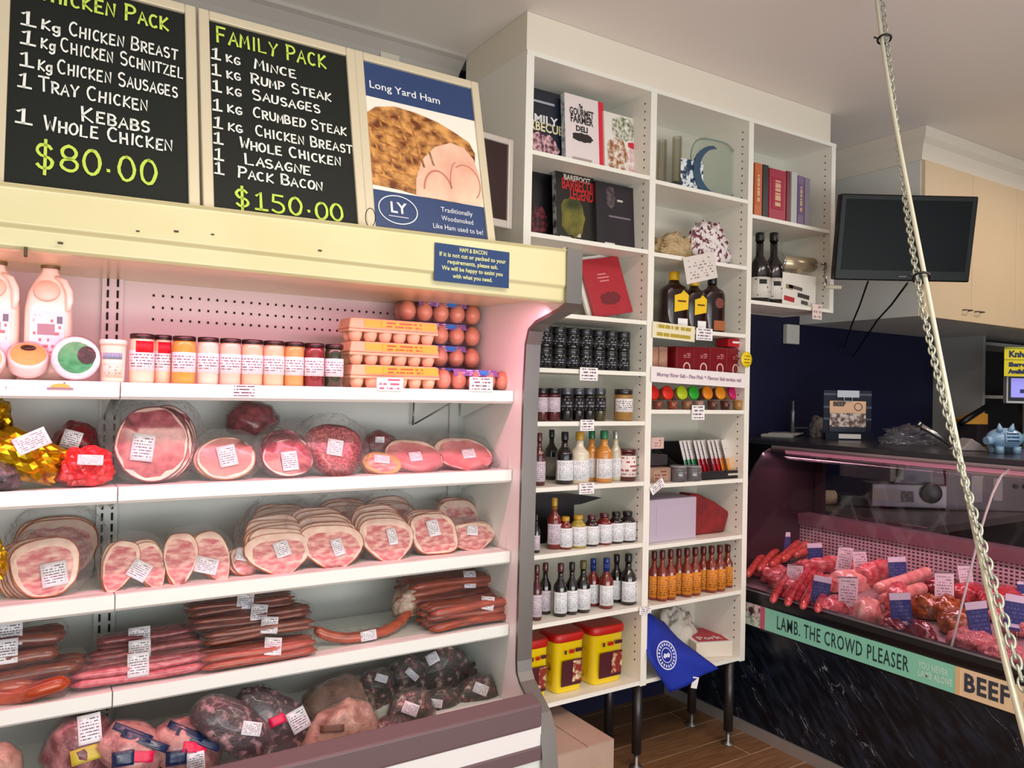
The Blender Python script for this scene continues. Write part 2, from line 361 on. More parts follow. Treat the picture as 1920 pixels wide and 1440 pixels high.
for i, z in enumerate(SHZ):
    for j, (a, b) in enumerate(((X0+.02, .1985), (.2015, 1.398))):
        m = MB()
        m.prism([(2.202, z), (2.202, z-.036), (2.212, z-.044), (2.222, z-.044), (2.222, z-.012), (2.555, z-.02), (2.555, z-.006), (2.222, z-.002), (2.214, z)], a, b)
        sh = m.build('shelf', fridge_white, fr, world=True)
        if i in (1, 2, 3):
            m = MB(); m.box(a, b, 2.226, 2.2285, z-.004, z+(.042 if i < 3 else .02)); r_ = m.build('clear_fence', clear('clear_acrylic', gloss=.12, rough=.05), sh); r_.location = -Vector(fr.location)
        for xx in (a+.012, b-.012):
            m = MB(); m.prism([(2.55, z-.012), (2.55, z-.10), (2.53, z-.10), (2.25, z-.02)], xx-.002, xx+.002); r_ = m.build('shelf_bracket', fridge_white, sh); r_.location = -Vector(fr.location)
m = MB(); m.tube([(1.19, 2.55, 1.455), (1.188, 2.55, 1.37)], .0035); m.tube([(1.30, 2.45, 1.46), (1.195, 2.55, 1.375)], .003); m.build('hanging_wire', steel, fr, world=True)
# bottom deck and bumper
m = MB(); m.prism([(2.05, .425), (2.57, .47), (2.57, .40), (2.05, .36)], X0, 1.402); m.build('bottom_deck', fridge_white, fr, world=True)
m = MB(); m.prism([(1.995, .512), (2.055, .53), (2.06, .40), (1.995, .44)], X0, 1.40); m.build('bumper_rail', mauve, fr, world=True, bevel=.006)
m = MB(); m.prism([(1.999, .44), (2.05, .44), (2.05, .38), (1.999, .38)], X0, 1.40); m.build('bumper_band', mat('bumper_white', '#f2eff0', rough=.3), fr, world=True)
m = MB(); m.prism([(1.993, .38), (2.05, .38), (2.05, .335), (1.993, .335)], X0, 1.40); m.build('bumper_rail', mauve, fr, world=True, bevel=.004)
m = MB(); m.prism([(2.0, .335), (2.06, .335), (2.1, .02), (2.02, .02)], X0, 1.40); m.build('front_kick', fridge_white, fr, world=True)
m = MB(); m.tube([(X0+.1, 2.0, 1.80), (1.38, 2.0, 1.80)], .0125, 10); m.build('light_tube', mat('pink_tube', '#ffd0da', emit='#ff9fb6', es=.6), fr, world=True)
area('refrigerator_canopy_tube', (.13, 1.995, 1.775), (math.radians(32), 0, 0), 2.5, .04, 9.0, (1.0, .30, .44), 150)

# ------------------------------------------------------------------ white shelving unit
F, BK = 2.26, 2.53
un = thing('shelving_unit', (2.1, 2.4, 0), 'tall white built-in shelving unit of three columns on metal legs', 'shelving unit')
m = MB(); m.box(1.463, 1.495, F, 2.71, .355, 2.695); m.build('side_panel', white, un, world=True)
for (a, b, z0, z1) in ((2.052, 2.083, .355, 2.695), (2.622, 2.652, .355, 2.695), (3.2, 3.23, 1.905, 2.70)):
    m = MB(); m.box(a, b, F, BK+.02, z0, z1); m.build('divider_panel', white, un, world=True)
m = MB(); m.box(1.495, 2.652, BK, BK+.02, .355, 2.70); m.box(2.652, 3.2, BK, BK+.02, 1.905, 2.70); m.build('back_panel', mat('unit_back', '#cfcabd', rough=.5), un, world=True)
m = MB(); m.box(1.463, 3.23, F-.002, 2.71, 2.695, 2.712); m.build('top_panel', white, un, world=True)
m = MB(); m.box(1.4635, 3.192, F+.004, 2.71, 2.712, 2.849); m.build('bulkhead', mat('bulkhead_paint', '#e9e0cf', rough=.5), un, world=True)
COLS = [(1.495, 2.052, [2.363, 2.07, 1.79, 1.588, 1.394, 1.157, .916, .668, .375]), (2.083, 2.622, [2.354, 2.065, 1.77, 1.587, 1.44, 1.144, .901, .662, .375]), (2.652, 3.2, [2.297, 1.922])]
for a, b, zs in COLS:
    for z in zs:
        m = MB(); m.box(a, b, F+.003, BK, z-.016, z); m.build('shelf', white, un, world=True)
m = MB()
for xp in (2.0515, 2.6215, 3.1995):
    z = .45
    while z < 2.66:
        if xp < 3 or z > 1.95:
            for yy in (F+.035,): m.box(xp-.0012, xp+.0005, yy-.0025, yy+.0025, z-.0025, z+.0025)
        z += .032
m.build('shelf_pin_holes', hole, un, world=True)['kind'] = 'stuff'
for (x, y) in ((2.097, 2.325), (2.584, 2.285), (2.097, 2.50), (2.584, 2.50)):
    m = MB(); m.lathe([(.02, .06), (.02, .357)], 14, M=Matrix.Translation((x, y, 0))); l = m.build('leg', dsteel, un, world=True)
    m = MB(); m.lathe([(.026, 0), (.026, .006), (.009, .012), (.009, .06)], 14, M=Matrix.Translation((x, y, 0))); q = m.build('foot', steel, l); q.location = -Vector(un.location)

# ------------------------------------------------------------------ deli counter
ct = thing('deli_counter', (3.1, 1.2, 0), 'long glass-fronted deli display counter with dark marble base', 'counter')
YA, YB = -.9, 2.836
m = MB(); m.box(2.745, 2.80, YA, YB, .045, .60); m.build('base_panel', marble_mat(), ct, world=True)
m = MB(); m.box(2.735, 2.80, YA, YB, 0, .048); m.build('kick_strip', mat('aluminium', '#b9b7b3', rough=.4, metal=.6), ct, world=True)
m = MB(); m.prism([(2.70, .602), (2.695, .625), (2.70, .648), (2.735, .652), (2.78, .60), (2.76, .48), (2.70, .49)], YA, YB, 1); m.build('front_rail', mat('rail_black', '#101015', rough=.28), ct, world=True)
m = MB(); m.box(2.698, 2.702, YA, YB, .648, .654); m.build('rail_edge', mat('rail_edge_grey', '#8f8a90', rough=.3, metal=.6), ct, world=True)
GP = [(2.718, .648), (2.80, .82), (2.885, 1.0), (2.935, 1.09), (2.985, 1.165), (3.045, 1.225), (3.125, 1.256)]
glass = clear('counter_glass', tint='#f3eef2', gloss=.22, rough=.02)
for (a, b) in ((1.4205, 2.5), (.2, 1.4195), (YA, .198)):
    m = MB(); m.strip(GP, a, b, .006, axis=1); m.build('glass_pane', glass, ct, world=True, smooth=False)
m = MB(); m.tube([(x-.001, 1.42, z+.001) for x, z in GP], .0042, 6); m.build('glass_joint', mat('pale_seal', '#d9cfd0', rough=.3), ct, world=True)
m = MB(); m.box(3.105, 3.86, YA, YB, 1.262, 1.285); m.build('counter_top', mat('counter_top_dark', '#2c2a31', rough=.25), ct, world=True, bevel=.003)
m = MB(); m.box(3.098, 3.13, YA, 2.5, 1.244, 1.262); m.build('nosing', mat('nosing_metal', '#a9969c', rough=.3, metal=.5), ct, world=True, bevel=.003)
m = MB(); m.prism([(2.74, .60), (2.74, .66)] + [(x+.006, z) for x, z in GP[1:]] + [(3.5, 1.26), (3.5, .60)], 2.5, 2.515, 1); m.build('end_panel', mat('case_end', '#3c2c33', rough=.3, metal=.3), ct, world=True)
deck_m = mat('case_deck', '#b9a3a8', rough=.35, metal=.4)
m = MB(); m.prism([(2.76, .60), (3.345, .705), (3.345, .66), (2.76, .56)], YA, 2.5, 1); m.build('deck', deck_m, ct, world=True)
def perf_mat():
    m_ = mat('perforated_metal', '#a08a90', rough=.4, metal=.3); nt = m_.node_tree; b = nt.nodes['Principled BSDF']; L = nt.links.new
    tc = nt.nodes.new('ShaderNodeTexCoord'); mp = nt.nodes.new('ShaderNodeMapping'); mp.inputs['Rotation'].default_value = (0, math.radians(90), 0); ck = nt.nodes.new('ShaderNodeTexBrick')
    ck.inputs['Scale'].default_value = 1; ck.offset = 0; ck.inputs['Brick Width'].default_value = .02; ck.inputs['Row Height'].default_value = .016; ck.inputs['Mortar Size'].default_value = .0042
    ck.inputs['Color1'].default_value = ck.inputs['Color2'].default_value = lin('#4b3b44'); ck.inputs['Mortar'].default_value = lin('#cfc0c6')
    sw = nt.nodes.new('ShaderNodeSeparateXYZ'); cb = nt.nodes.new('ShaderNodeCombineXYZ')
    L(tc.outputs['Object'], sw.inputs[0]); L(sw.outputs['Y'], cb.inputs[0]); L(sw.outputs['Z'], cb.inputs[1]); L(cb.outputs[0], ck.inputs['Vector']); L(ck.outputs[0], b.inputs['Base Color']); return m_
m = MB(); m.box(3.33, 3.345, YA, 2.5, .69, .858); m.build('perforated_back', perf_mat(), ct, world=True)
m = MB(); m.prism([(3.318, .858), (3.31, .915), (3.40, .915), (3.40, .62), (3.346, .62), (3.346, .858)], YA, 2.5, 1); m.build('back_rail', mat('back_rail_metal', '#8a6e78', rough=.35, metal=.4), ct, world=True)
m = MB(); m.box(3.38, 3.5, YA, 2.5, .05, .62); m.build('rear_base', dsteel, ct, world=True)
for y in (2.46, .9, -.4):
    m = MB(); m.box(3.42, 3.45, y-.02, y+.02, .9, 1.262); m.build('post', mat('case_end'), ct, world=True)
m = MB(); m.tube([(3.15, YA+.1, 1.235), (3.15, 2.45, 1.235)], .011, 8); m.build('light_tube', mat('pink_tube'), ct, world=True)
area('deli_case_tube', (3.14, 1.0, 1.215), (0, math.radians(12), 0), .04, 2.9, 11, (1.0, .52, .58))

# ------------------------------------------------------------------ wall cupboards, side cabinet, bench behind the counter
cu = thing('wall_cupboard', (4.5, 2.4, 1.92), 'run of beige wall cupboards with cornice hung above the counter', 'cupboard')
m = MB(); m.box(3.745, 6.6, 2.142, 2.838, 1.92, 2.75); m.build('carcass', mat('cupboard_white', '#dcdcd6', rough=.45), cu, world=True)
m = MB()
pr = [(0, 2.70), (.012, 2.70), (.018, 2.735), (.03, 2.775), (.052, 2.80), (.056, 2.849), (0, 2.849)]
R_ = [[m.bm.verts.new(q) for q in ((3.745-a, 2.838, z), (3.745-a, 2.142-a, z), (6.6, 2.142-a, z))] for a, z in pr]
for i in range(len(pr)):
    for k in range(2): m.bm.faces.new((R_[i][k], R_[i][k+1], R_[(i+1) % len(pr)][k+1], R_[(i+1) % len(pr)][k]))
m.build('cornice', mat('cornice_white', '#e6dccd', rough=.5), cu, world=True)
xs = [3.752, 4.21, 4.68, 5.15, 5.62, 6.1, 6.58]
for k in range(6):
    m = MB(); m.box(xs[k]+.002, xs[k+1]-.002, 2.122, 2.141, 1.918, 2.70); d = m.build('door', peach, cu, world=True, bevel=.002)
    hx = xs[k+1]-.09 if k % 2 == 0 else xs[k]+.03
    m = MB(); m.tube([(hx, 2.121, 1.975), (hx, 2.098, 1.975), (hx+.055, 2.098, 1.975), (hx+.055, 2.121, 1.975)], .0035, 8); h_ = m.build('handle', mat('bronze_handle', '#6b6156', rough=.35, metal=.7), d); h_.location = -Vector(cu.location)
cb = thing('side_cabinet', (5.6, 2.6, 0), 'tall grey cabinet with open dark shelves below the cupboards', 'cabinet')
m = MB(); m.box(5.15, 5.18, 2.52, 2.838, .0, 1.92); m.build('side_panel', mat('grey_panel', '#a8a8a6', rough=.5), cb, world=True)
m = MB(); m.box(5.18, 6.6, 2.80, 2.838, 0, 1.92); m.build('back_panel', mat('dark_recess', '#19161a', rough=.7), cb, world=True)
for z in (.95, 1.2, 1.52, 1.86): 
    m = MB(); m.box(5.18, 6.6, 2.50, 2.80, z, z+.02); m.build('shelf', mat('grey_panel'), cb, world=True)
be = thing('work_bench', (4.3, 2.3, 0), 'pale work bench standing behind the deli counter', 'bench')
m = MB(); m.box(3.60, 5.14, 2.0, 2.83, .86, .90); m.build('bench_top', mat('bench_top', '#6d6467', rough=.3, metal=.3), be, world=True, bevel=.003)
m = MB(); m.box(3.64, 5.12, 2.06, 2.83, .0, .86); m.build('bench_base', mat('bench_base', '#2a2228', rough=.5), be, world=True)
m = MB(); m.box(3.62, 5.14, 2.03, 2.8, .38, .40); m.build('lower_shelf', mat('bench_top'), be, world=True)
sw = thing('switch_plate', (3.655, 2.838, 1.858), 'small white switch box fixed on the dark blue wall', 'switch')
m = MB(); m.box(-.055, .055, -.03, 0, -.055, .055); m.build('cover', mat('switch_white', '#d9d6cd', rough=.4), sw, bevel=.004)
m = MB(); m.box(-.012, .012, -.036, -.03, -.02, .02); m.build('rocker', mat('switch_white'), sw, bevel=.002)
# ------------------------------------------------------------------ printed-label materials and small makers
def print_mat(name, bg='#efecee', ink='#4b4a55', rows=7, dens=.5, head=None, us=16, seed=0, lo=.1, hi=.92, rough=.5):
    """paper with lines of small print (UV based)"""
    if name in MATS: return MATS[name]
    m = mat(name, bg, rough=rough); nt = m.node_tree; b = nt.nodes['Principled BSDF']; L = nt.links.new
    uv = nt.nodes.new('ShaderNodeUVMap'); uv.uv_map = 'UVMap'; sp = nt.nodes.new('ShaderNodeSeparateXYZ'); L(uv.outputs[0], sp.inputs[0])
    def mth(op, a, c=None):
        n = nt.nodes.new('ShaderNodeMath'); n.operation = op
        for i, q in enumerate((a, c)):
            if q is None: continue
            if hasattr(q, 'links'): L(q, n.inputs[i])
            else: n.inputs[i].default_value = q
        return n.outputs[0]
    u, v = sp.outputs[0], sp.outputs[1]
    vr = mth('MULTIPLY', v, rows); fl = mth('FLOOR', vr); fr_ = mth('FRACT', vr)
    rm = mth('MULTIPLY', mth('GREATER_THAN', fr_, .28), mth('LESS_THAN', fr_, .74))
    cb = nt.nodes.new('ShaderNodeCombineXYZ'); L(mth('MULTIPLY', u, us), cb.inputs[0]); L(mth('MULTIPLY', fl, 5.37), cb.inputs[1]); cb.inputs[2].default_value = seed
    n = nt.nodes.new('ShaderNodeTexNoise'); n.inputs['Scale'].default_value = 1.0; n.inputs['Detail'].default_value = 1; L(cb.outputs[0], n.inputs['Vector'])
    ink_ = mth('GREATER_THAN', n.outputs[0], 1-dens)
    um = mth('MULTIPLY', mth('GREATER_THAN', u, .1), mth('LESS_THAN', u, .9)); vm = mth('MULTIPLY', mth('GREATER_THAN', v, lo), mth('LESS_THAN', v, hi))
    f = mth('MULTIPLY', mth('MULTIPLY', rm, ink_), mth('MULTIPLY', um, vm))
    mx = nt.nodes.new('ShaderNodeMixRGB'); mx.inputs[1].default_value = lin(bg); mx.inputs[2].default_value = lin(ink); L(f, mx.inputs[0]); out = mx.outputs[0]
    if head:
        m2 = nt.nodes.new('ShaderNodeMixRGB'); L(mth('GREATER_THAN', v, head[1]), m2.inputs[0]); L(out, m2.inputs[1]); m2.inputs[2].default_value = lin(head[0]); out = m2.outputs[0]
    L(out, b.inputs['Base Color']); return m
pl_white = print_mat('price_label_print', '#eeeaf0', '#6d6b76', 9, .56, us=20)
pl_tag = print_mat('price_tag_print', '#f3eef0', '#6a5560', 4, .55, us=14)
jar_lab = print_mat('jar_label_print', '#f4eff0', '#6d6872', 7, .52, us=20, lo=.2, hi=.85)
bot_lab = print_mat('bottle_label_print', '#eef0f4', '#a9aebc', 11, .5, us=22)
bot_lab2 = print_mat('bottle_label_shaded', '#d6c8d4', '#8d7a90', 11, .5, us=22)  # white label again, with shade and pink light mixed into its colour
amber_lab = print_mat('amber_label_print', '#e08b2a', '#7a4414', 9, .5, us=18)
def quad(name, m, parent, c, X, Y, w, h, th=.0008):
    """a flat card with thickness: centre, width direction, height direction"""
    X, Y, c = Vector(X).normalized(), Vector(Y).normalized(), Vector(c); N = X.cross(Y)
    mb = MB(); P = [c-X*w/2-Y*h/2, c+X*w/2-Y*h/2, c+X*w/2+Y*h/2, c-X*w/2+Y*h/2]
    mb.face([p+N*th/2 for p in P], 0, [(0,0),(1,0),(1,1),(0,1)]); mb.face([p-N*th/2 for p in P[::-1]], 0, [(0,0)]*4)
    for i in range(4):
        a, b_ = P[i], P[(i+1) % 4]; mb.face([a-N*th/2, b_-N*th/2, b_+N*th/2, a+N*th/2], 0, [(0,0)]*4)
    return mb.build(name, m, parent)
def arc_label(name, m, parent, r, z0, z1, ang=-95, span=150, n=14):
    mb = MB(); a0 = math.radians(ang-span/2); a1 = math.radians(ang+span/2)
    for k in range(n):
        t0, t1 = a0+(a1-a0)*k/n, a0+(a1-a0)*(k+1)/n
        P = [(r*math.cos(t), r*math.sin(t), z) for t, z in ((t0, z0), (t1, z0), (t1, z1), (t0, z1))]
        mb.face(P, 0, [(k/n, 0), ((k+1)/n, 0), ((k+1)/n, 1), (k/n, 1)], True)
    o = mb.build(name, m, parent)
    s = o.modifiers.new('thickness', 'SOLIDIFY'); s.thickness = .0006; s.offset = 1
    return o
def stick(parent, mesh_objs, N, up, w, h, m, c=(0, 0, 0), roll=0, name='price_label', lift=.0025, nx=5, ny=5):
    """a paper label that follows the surface under it, seen along N (parent space)"""
    N = Vector(N).normalized(); X = Vector(up).cross(N).normalized(); Y = N.cross(X)
    X, Y = X*math.cos(roll)+Y*math.sin(roll), Y*math.cos(roll)-X*math.sin(roll)
    vs, ps = [], []
    for o in mesh_objs:
        b0 = len(vs); vs += [o.matrix_basis @ v.co for v in o.data.vertices]; ps += [[b0+i for i in p.vertices] for p in o.data.polygons]
    t = BVHTree.FromPolygons(vs, ps); c = Vector(c); D = []
    for j in range(ny):
        for i in range(nx):
            p = c + X*w*(i/(nx-1)-.5) + Y*h*(j/(ny-1)-.5)
            hit = t.ray_cast(p+N*.5, -N)
            D.append((p, (hit[0]-p).dot(N) if hit[0] is not None else None))
    good = [d for _, d in D if d is not None]; base = sorted(good)[len(good)//2] if good else 0
    dd = [base if d is None or abs(d-base) > .035 else d for _, d in D]
    for _ in range(2):
        q = dd[:]
        for j in range(ny):
            for i in range(nx):
                s_ = [q[b*nx+a] for a in (i-1, i, i+1) for b in (j-1, j, j+1) if 0 <= a < nx and 0 <= b < ny]
                dd[j*nx+i] = max(sum(s_)/len(s_), q[j*nx+i]-.004)
    mb = MB(); G = [[mb.bm.verts.new(D[j*nx+i][0]+N*(dd[j*nx+i]+lift)) for i in range(nx)] for j in range(ny)]
    for j in range(ny-1):
        for i in range(nx-1):
            f = mb.bm.faces.new((G[j][i], G[j][i+1], G[j+1][i+1], G[j+1][i])); f.smooth = True
            for l, (a, b) in zip(f.loops, ((i, j), (i+1, j), (i+1, j+1), (i, j+1))): l[mb.uv].uv = (a/(nx-1), b/(ny-1))
    o = mb.build(name, m, parent); s = o.modifiers.new('thickness', 'SOLIDIFY'); s.thickness = .0006; s.offset = 0
    return o
def to_cam(o, p=None):   # the direction from a thing towards the shopper, in the thing's own space
    M = o.matrix_basis.to_3x3().inverted(); return (M @ (CAM - Vector(o.location))).normalized()
# ------------------------------------------------------------------ boards on top of the refrigerator
alu = mat('board_frame_aluminium', '#d8cdb2', rough=.42, metal=.15)
slate = mat('chalkboard_black', '#141a17', rough=.55, spec=.3)
chalk_w = mat('chalk_white', '#eef0ea', rough=.9); chalk_g = mat('chalk_green', '#c9e05a', rough=.9)
LEAN = -math.atan2(.142, .573)
def board(name, xc, wd, ht, label, cat, pm):
    t = thing(name, (xc, 1.957, 1.893), label, cat, rot=(LEAN, 0, 0))
    m = MB(); f = .026; h2 = wd/2
    for (a, b, c, d) in ((-h2, -h2+f, 0, ht), (h2-f, h2, 0, ht), (-h2+f, h2-f, 0, f), (-h2+f, h2-f, ht-f, ht)): m.box(a, b, -.009, .016, c, d)
    m.build('frame', alu, t, bevel=.003)
    m = MB(); m.box(-h2+f-.004, h2-f+.004, -.001, .01, f-.004, ht-f+.004); m.build('panel', pm, t)
    return t
def chalk_line(t, items, m, y=-.0035, name='chalk_lettering'):
    mb = MB()
    for (s, x0, x1, z, h, th, seed, cap) in items:
        q = MB(); xe = chalk(q, s, 0, 0, h, th=th, seed=seed, cap=cap)
        xs_ = [v.co.x for v in q.bm.verts]; k = (x1-x0)/(max(xs_)-min(xs_)); mn = min(xs_); mp = {}
        for v in q.bm.verts: mp[v] = mb.bm.verts.new((x0+(v.co.x-mn)*k, y, z-h/2+v.co.y))
        for f in q.bm.faces: mb.bm.faces.new([mp[v] for v in f.verts])
        q.bm.free()
    return mb.build(name, m, t)
b1 = board('chalkboard', .1297, .42, .592, 'black chalkboard price list reading chicken pack 80 dollars', 'chalkboard', slate)
k1 = lambda px: (px-183)*.00110
for row in ([('1', 34, 62, .447), ('Kg', 70, 105, .439), ('CHICKEN BREAST', 120, 335, .441)], [('1', 34, 62, .397), ('Kg', 70, 97, .389), ('CHICKEN SCHNITZEL', 105, 344, .393)],
            [('1', 34, 60, .340), ('Kg', 66, 92, .332), ('CHICKEN SAUSAGES', 100, 333, .336)], [('1', 32, 57, .287), ('TRAY CHICKEN', 67, 271, .282)], [('KEBABS', 144, 275, .226)], [('1', 30, 60, .198), ('WHOLE CHICKEN', 78, 320, .186)]):
    chalk_line(b1, [(s, k1(a), k1(b), z, .036 if s == '1' else (.024 if len(s) < 3 else .027), .0048, int(z*1000)+len(s), 1.3 if len(s) > 3 else None) for s, a, b, z in row], chalk_w)
chalk_line(b1, [('CHICKEN PACK', k1(60), k1(317), .522, .034, .0065, 5, 1.25)], chalk_g); chalk_line(b1, [('$80.00', k1(66), k1(290), .108, .06, .0075, 9, None)], chalk_g)
b2 = board('chalkboard', .556, .42, .592, 'black chalkboard price list reading family pack 150 dollars', 'chalkboard', slate)
k2 = lambda px: (px-527)*.00144
rows2 = [(99, 'MINCE', 475, 553, 1), (130, 'RUMP STEAK', 468, 620, 1), (160, 'SAUSAGES', 470, 596, 1), (195, 'CRUMBED STEAK', 470, 646, 1), (229, 'CHICKEN BREAST', 473, 655, 1), (258, 'WHOLE CHICKEN', 445, 630, 0), (286, 'LASAGNE', 452, 570, 0), (313, 'PACK BACON', 440, 592, 0)]
for i, (y, s, a, b, kg) in enumerate(rows2):
    z = .055+.513*(375-y)/340; L_ = [('1', k2(401), k2(418), z, .032, .0048, i+1, None), (s, k2(a), k2(b), z-.004, .023, .0044, i+20, 1.25)]
    if kg: L_.append(('KG', k2(426), k2(452), z-.006, .02, .0042, i+40, None))
    chalk_line(b2, L_, chalk_w)
chalk_line(b2, [('FAMILY PACK', k2(411), k2(614), .527, .038, .0062, 3, 1.15)], chalk_g); chalk_line(b2, [('$|50.00'.replace('|', '1'), k2(434), k2(628), .075, .047, .0062, 8, None)], chalk_g)
posterb = mat('poster_blue', '#28406f', rough=.4)
b3 = board('framed_poster', .969, .408, .592, 'framed blue poster with a glazed ham and the words Long Yard Ham', 'poster', posterb)
def flat(t, pts, m, y, name):
    mb = MB(); mb.face([(x, y, z) for x, z in pts]); return mb.build(name, m, t)
def ell(cx, cz, rx, rz, a0=0, a1=360, n=30): return [(cx+rx*math.cos(math.radians(a0+(a1-a0)*i/n)), cz+rz*math.sin(math.radians(a0+(a1-a0)*i/n))) for i in range(n+(0 if a1-a0 >= 360 else 1))]
flat(b3, [(-.178, .165), (.178, .165), (.178, .455), (-.178, .455)], mat('poster_cream', '#f1ece0', rough=.5), -.0018, 'picture_background')
glaze = mat('ham_glaze_print', '#6b3312', rough=.35, col2='#e0a25c', nscale=22, detail=4, stretch=(1, 1, 1.4), ramp=(.38, .62))
flat(b3, [(-.178, .178)] + [(-.178, .40), (-.15, .425), (-.09, .44), (-.02, .435), (.05, .42), (.10, .40), (.15, .375), (.168, .34)] + [(.15, .2), (.1, .165), (-.02, .165), (-.1, .175)], glaze, -.0022, 'ham_skin_picture')
mb = MB()
for k in range(7):
    x = -.175+k*.032
    for sgn in (1,):
        P = [(x, -.0026, .2+k*.012), (x+.008, -.0026, .2+k*.012), (x-.03, -.0026, .40+k*.003), (x-.036, -.0026, .40+k*.003)]; P = [(max(-.177, a), b, c) for a, b, c in P]; mb.face(P)
for k in range(6):
    z = .215+k*.036; mb.face([(-.177, -.0025, z), (-.177, -.0025, z+.007), (-.03-.01*k+.05, -.0025, z-.045+.007), (-.03-.01*k+.05, -.0025, z-.045)])
mb.build('glaze_scores', mat('glaze_gold_print', '#d99a4b', rough=.4, col2='#8a4a1e', nscale=40), b3)
flat(b3, [(-.045, .166), (-.04, .22), (-.015, .285), (.03, .335), (.085, .36), (.13, .352), (.16, .32), (.174, .27), (.177, .20), (.172, .166)], mat('ham_face_print', '#f0cdb4', rough=.5, col2='#e3ab93', nscale=9), -.0026, 'ham_face_picture')
mb = MB()
for (cx, cz, rx, rz, a0, a1, wd) in ((.03, .185, .05, .075, 20, 175, .006), (.125, .235, .05, .06, -50, 130, .004), (.10, .22, .03, .08, 100, 190, .004)):
    A = ell(cx, cz, rx, rz, a0, a1, 16); B = ell(cx, cz, rx-wd, rz-wd, a0, a1, 16)
    for i in range(16): mb.face([(A[i][0], -.003, max(.167, A[i][1])), (A[i+1][0], -.003, max(.167, A[i+1][1])), (B[i+1][0], -.003, max(.167, B[i+1][1])), (B[i][0], -.003, max(.167, B[i][1]))])
mb.build('ham_seams_picture', mat('ham_seam_print', '#c67a66', rough=.5), b3)
lw = mat('poster_letter_white', '#e9edf2', rough=.5)
lettering(b3, 'Long Yard Ham', .033, lw, (-.165, -.0025, .494), (1, 0, 0), (0, 0, 1), bold=.0003, align='LEFT', fit=.225)
for s, z, fw in (('Traditionally', .135, .105), ('Woodsmoked', .108, .105), ("Like Ham used to be!", .08, .165)): lettering(b3, s, .022, lw, (.083, -.0025, z), (1, 0, 0), (0, 0, 1), fit=fw)
lettering(b3, 'LY', .046, lw, (-.105, -.003, .116), (1, 0, 0), (0, 0, 1), bold=.001)
mb = MB(); A = ell(-.105, .112, .06, .044, n=36); B = ell(-.105, .112, .057, .041, n=36)
for i in range(36): mb.face([(A[i][0], -.0028, A[i][1]), (A[(i+1) % 36][0], -.0028, A[(i+1) % 36][1]), (B[(i+1) % 36][0], -.0028, B[(i+1) % 36][1]), (B[i][0], -.0028, B[i][1])])
mb.face([(-.135, -.0028, .09), (-.075, -.0028, .09), (-.075, -.0028, .092), (-.135, -.0028, .092)])
mb.build('oval_emblem', lw, b3)
lp = thing('wire_loop', (.758, 1.925, 1.955), 'small black wire loop hanging between the chalkboard and the ham poster', 'wire')
m = MB(); m.tube([(.014*math.cos(a*PI/8), -.004, .025*math.sin(a*PI/8)) for a in range(16)], .0012, 6, closed=True); m.build('wire', black, lp)
scr = thing('small_monitor', (1.25, 2.27, 1.885), 'dark screen with silver frame standing behind the ham poster', 'monitor', rot=(0, 0, .12))
m = MB()
for (a, b, c, d) in ((-.16, -.145, .185, .5), (.15, .172, .185, .5), (-.145, .15, .185, .213), (-.145, .15, .478, .5)): m.box(a, b, -.02, .02, c, d)
m.build('bezel', mat('silver_bezel', '#cfc5bd', rough=.4, metal=.3), scr, bevel=.004)
m = MB(); m.box(-.146, .151, -.012, .018, .21, .48); m.build('screen', mat('dark_glass_screen', '#33201f', rough=.18), scr)
m = MB(); m.box(-.03, .03, -.01, .02, .01, .2); m.box(-.1, .1, -.07, .07, 0, .012); m.build('stand', mat('stand_dark', '#2c2724', rough=.5), scr, bevel=.003)
# notice on the canopy
nt_ = thing('blue_notice', (1.067, 1.9105, 1.857), 'small dark blue notice about ham and bacon on the cream canopy', 'sign')
m = MB(); m.box(-.122, .122, -.0012, .0012, -.053, .053); m.build('card', mat('notice_blue', '#163a70', rough=.4), nt_)
yel = mat('notice_yellow', '#d7d89a', rough=.6)
for s, z, fw in (('HAM & BACON', .041, .09), ('If it is not cut or packed to your', .023, .218), ('requirements, please ask.', .004, .165), ("We will be happy to assist you", -.015, .2), ('with what you need.', -.035, .13)):
    lettering(nt_, s, .0165, yel, (0, -.002, z), (1, 0, 0), (0, 0, 1), bold=.0004, fit=fw)
# ------------------------------------------------------------------ makers for packed food
def herb():
    m = mat('herb_crust', '#2a2420', rough=.3, coat=.5, bump=.8, bscale=170); nt = m.node_tree; L = nt.links.new; b = nt.nodes['Principled BSDF']
    tc = nt.nodes.new('ShaderNodeTexCoord'); n = nt.nodes.new('ShaderNodeTexNoise'); n.inputs['Scale'].default_value = 42; n.inputs['Detail'].default_value = 5
    r = nt.nodes.new('ShaderNodeValToRGB'); e = r.color_ramp.elements
    for k, (p, c) in enumerate(((.36, '#17120f'), (.44, '#4a4632'), (.5, '#2b1a1c'), (.55, '#8e4450'), (.60, '#6d6a52'), (.67, '#d8bab2'))):
        q = e[k] if k < 2 else e.new(p); q.position = p; q.color = lin(c)
    L(tc.outputs['Object'], n.inputs['Vector']); L(n.outputs[0], r.inputs[0]); L(r.outputs[0], b.inputs['Base Color']); return m
film_m = clear('vacuum_film', gloss=.11, rough=.13, bump=.6, bscale=40, alpha=.04, film='#f2ecee')
film_d = clear('vacuum_film_dense', gloss=.13, rough=.12, bump=.7, bscale=45, alpha=.05, film='#ece6e8')
fat_m = mat('meat_fat', '#f0d6c4', rough=.35, coat=.3, col2='#e6bfae', nscale=30)
pinkmeat = mat('bacon_meat', '#c4656c', rough=.3, coat=.4, col2='#edc0b2', nscale=34, detail=6, stretch=(1, 1, 2.2), ramp=(.38, .66))
rind_m = mat('bacon_rind', '#c0662c', rough=.35, coat=.4, col2='#8c4422', nscale=40)
ham_m = mat('ham_meat', '#8e2f3c', rough=.3, coat=.4, col2='#c06068', nscale=45, detail=5)
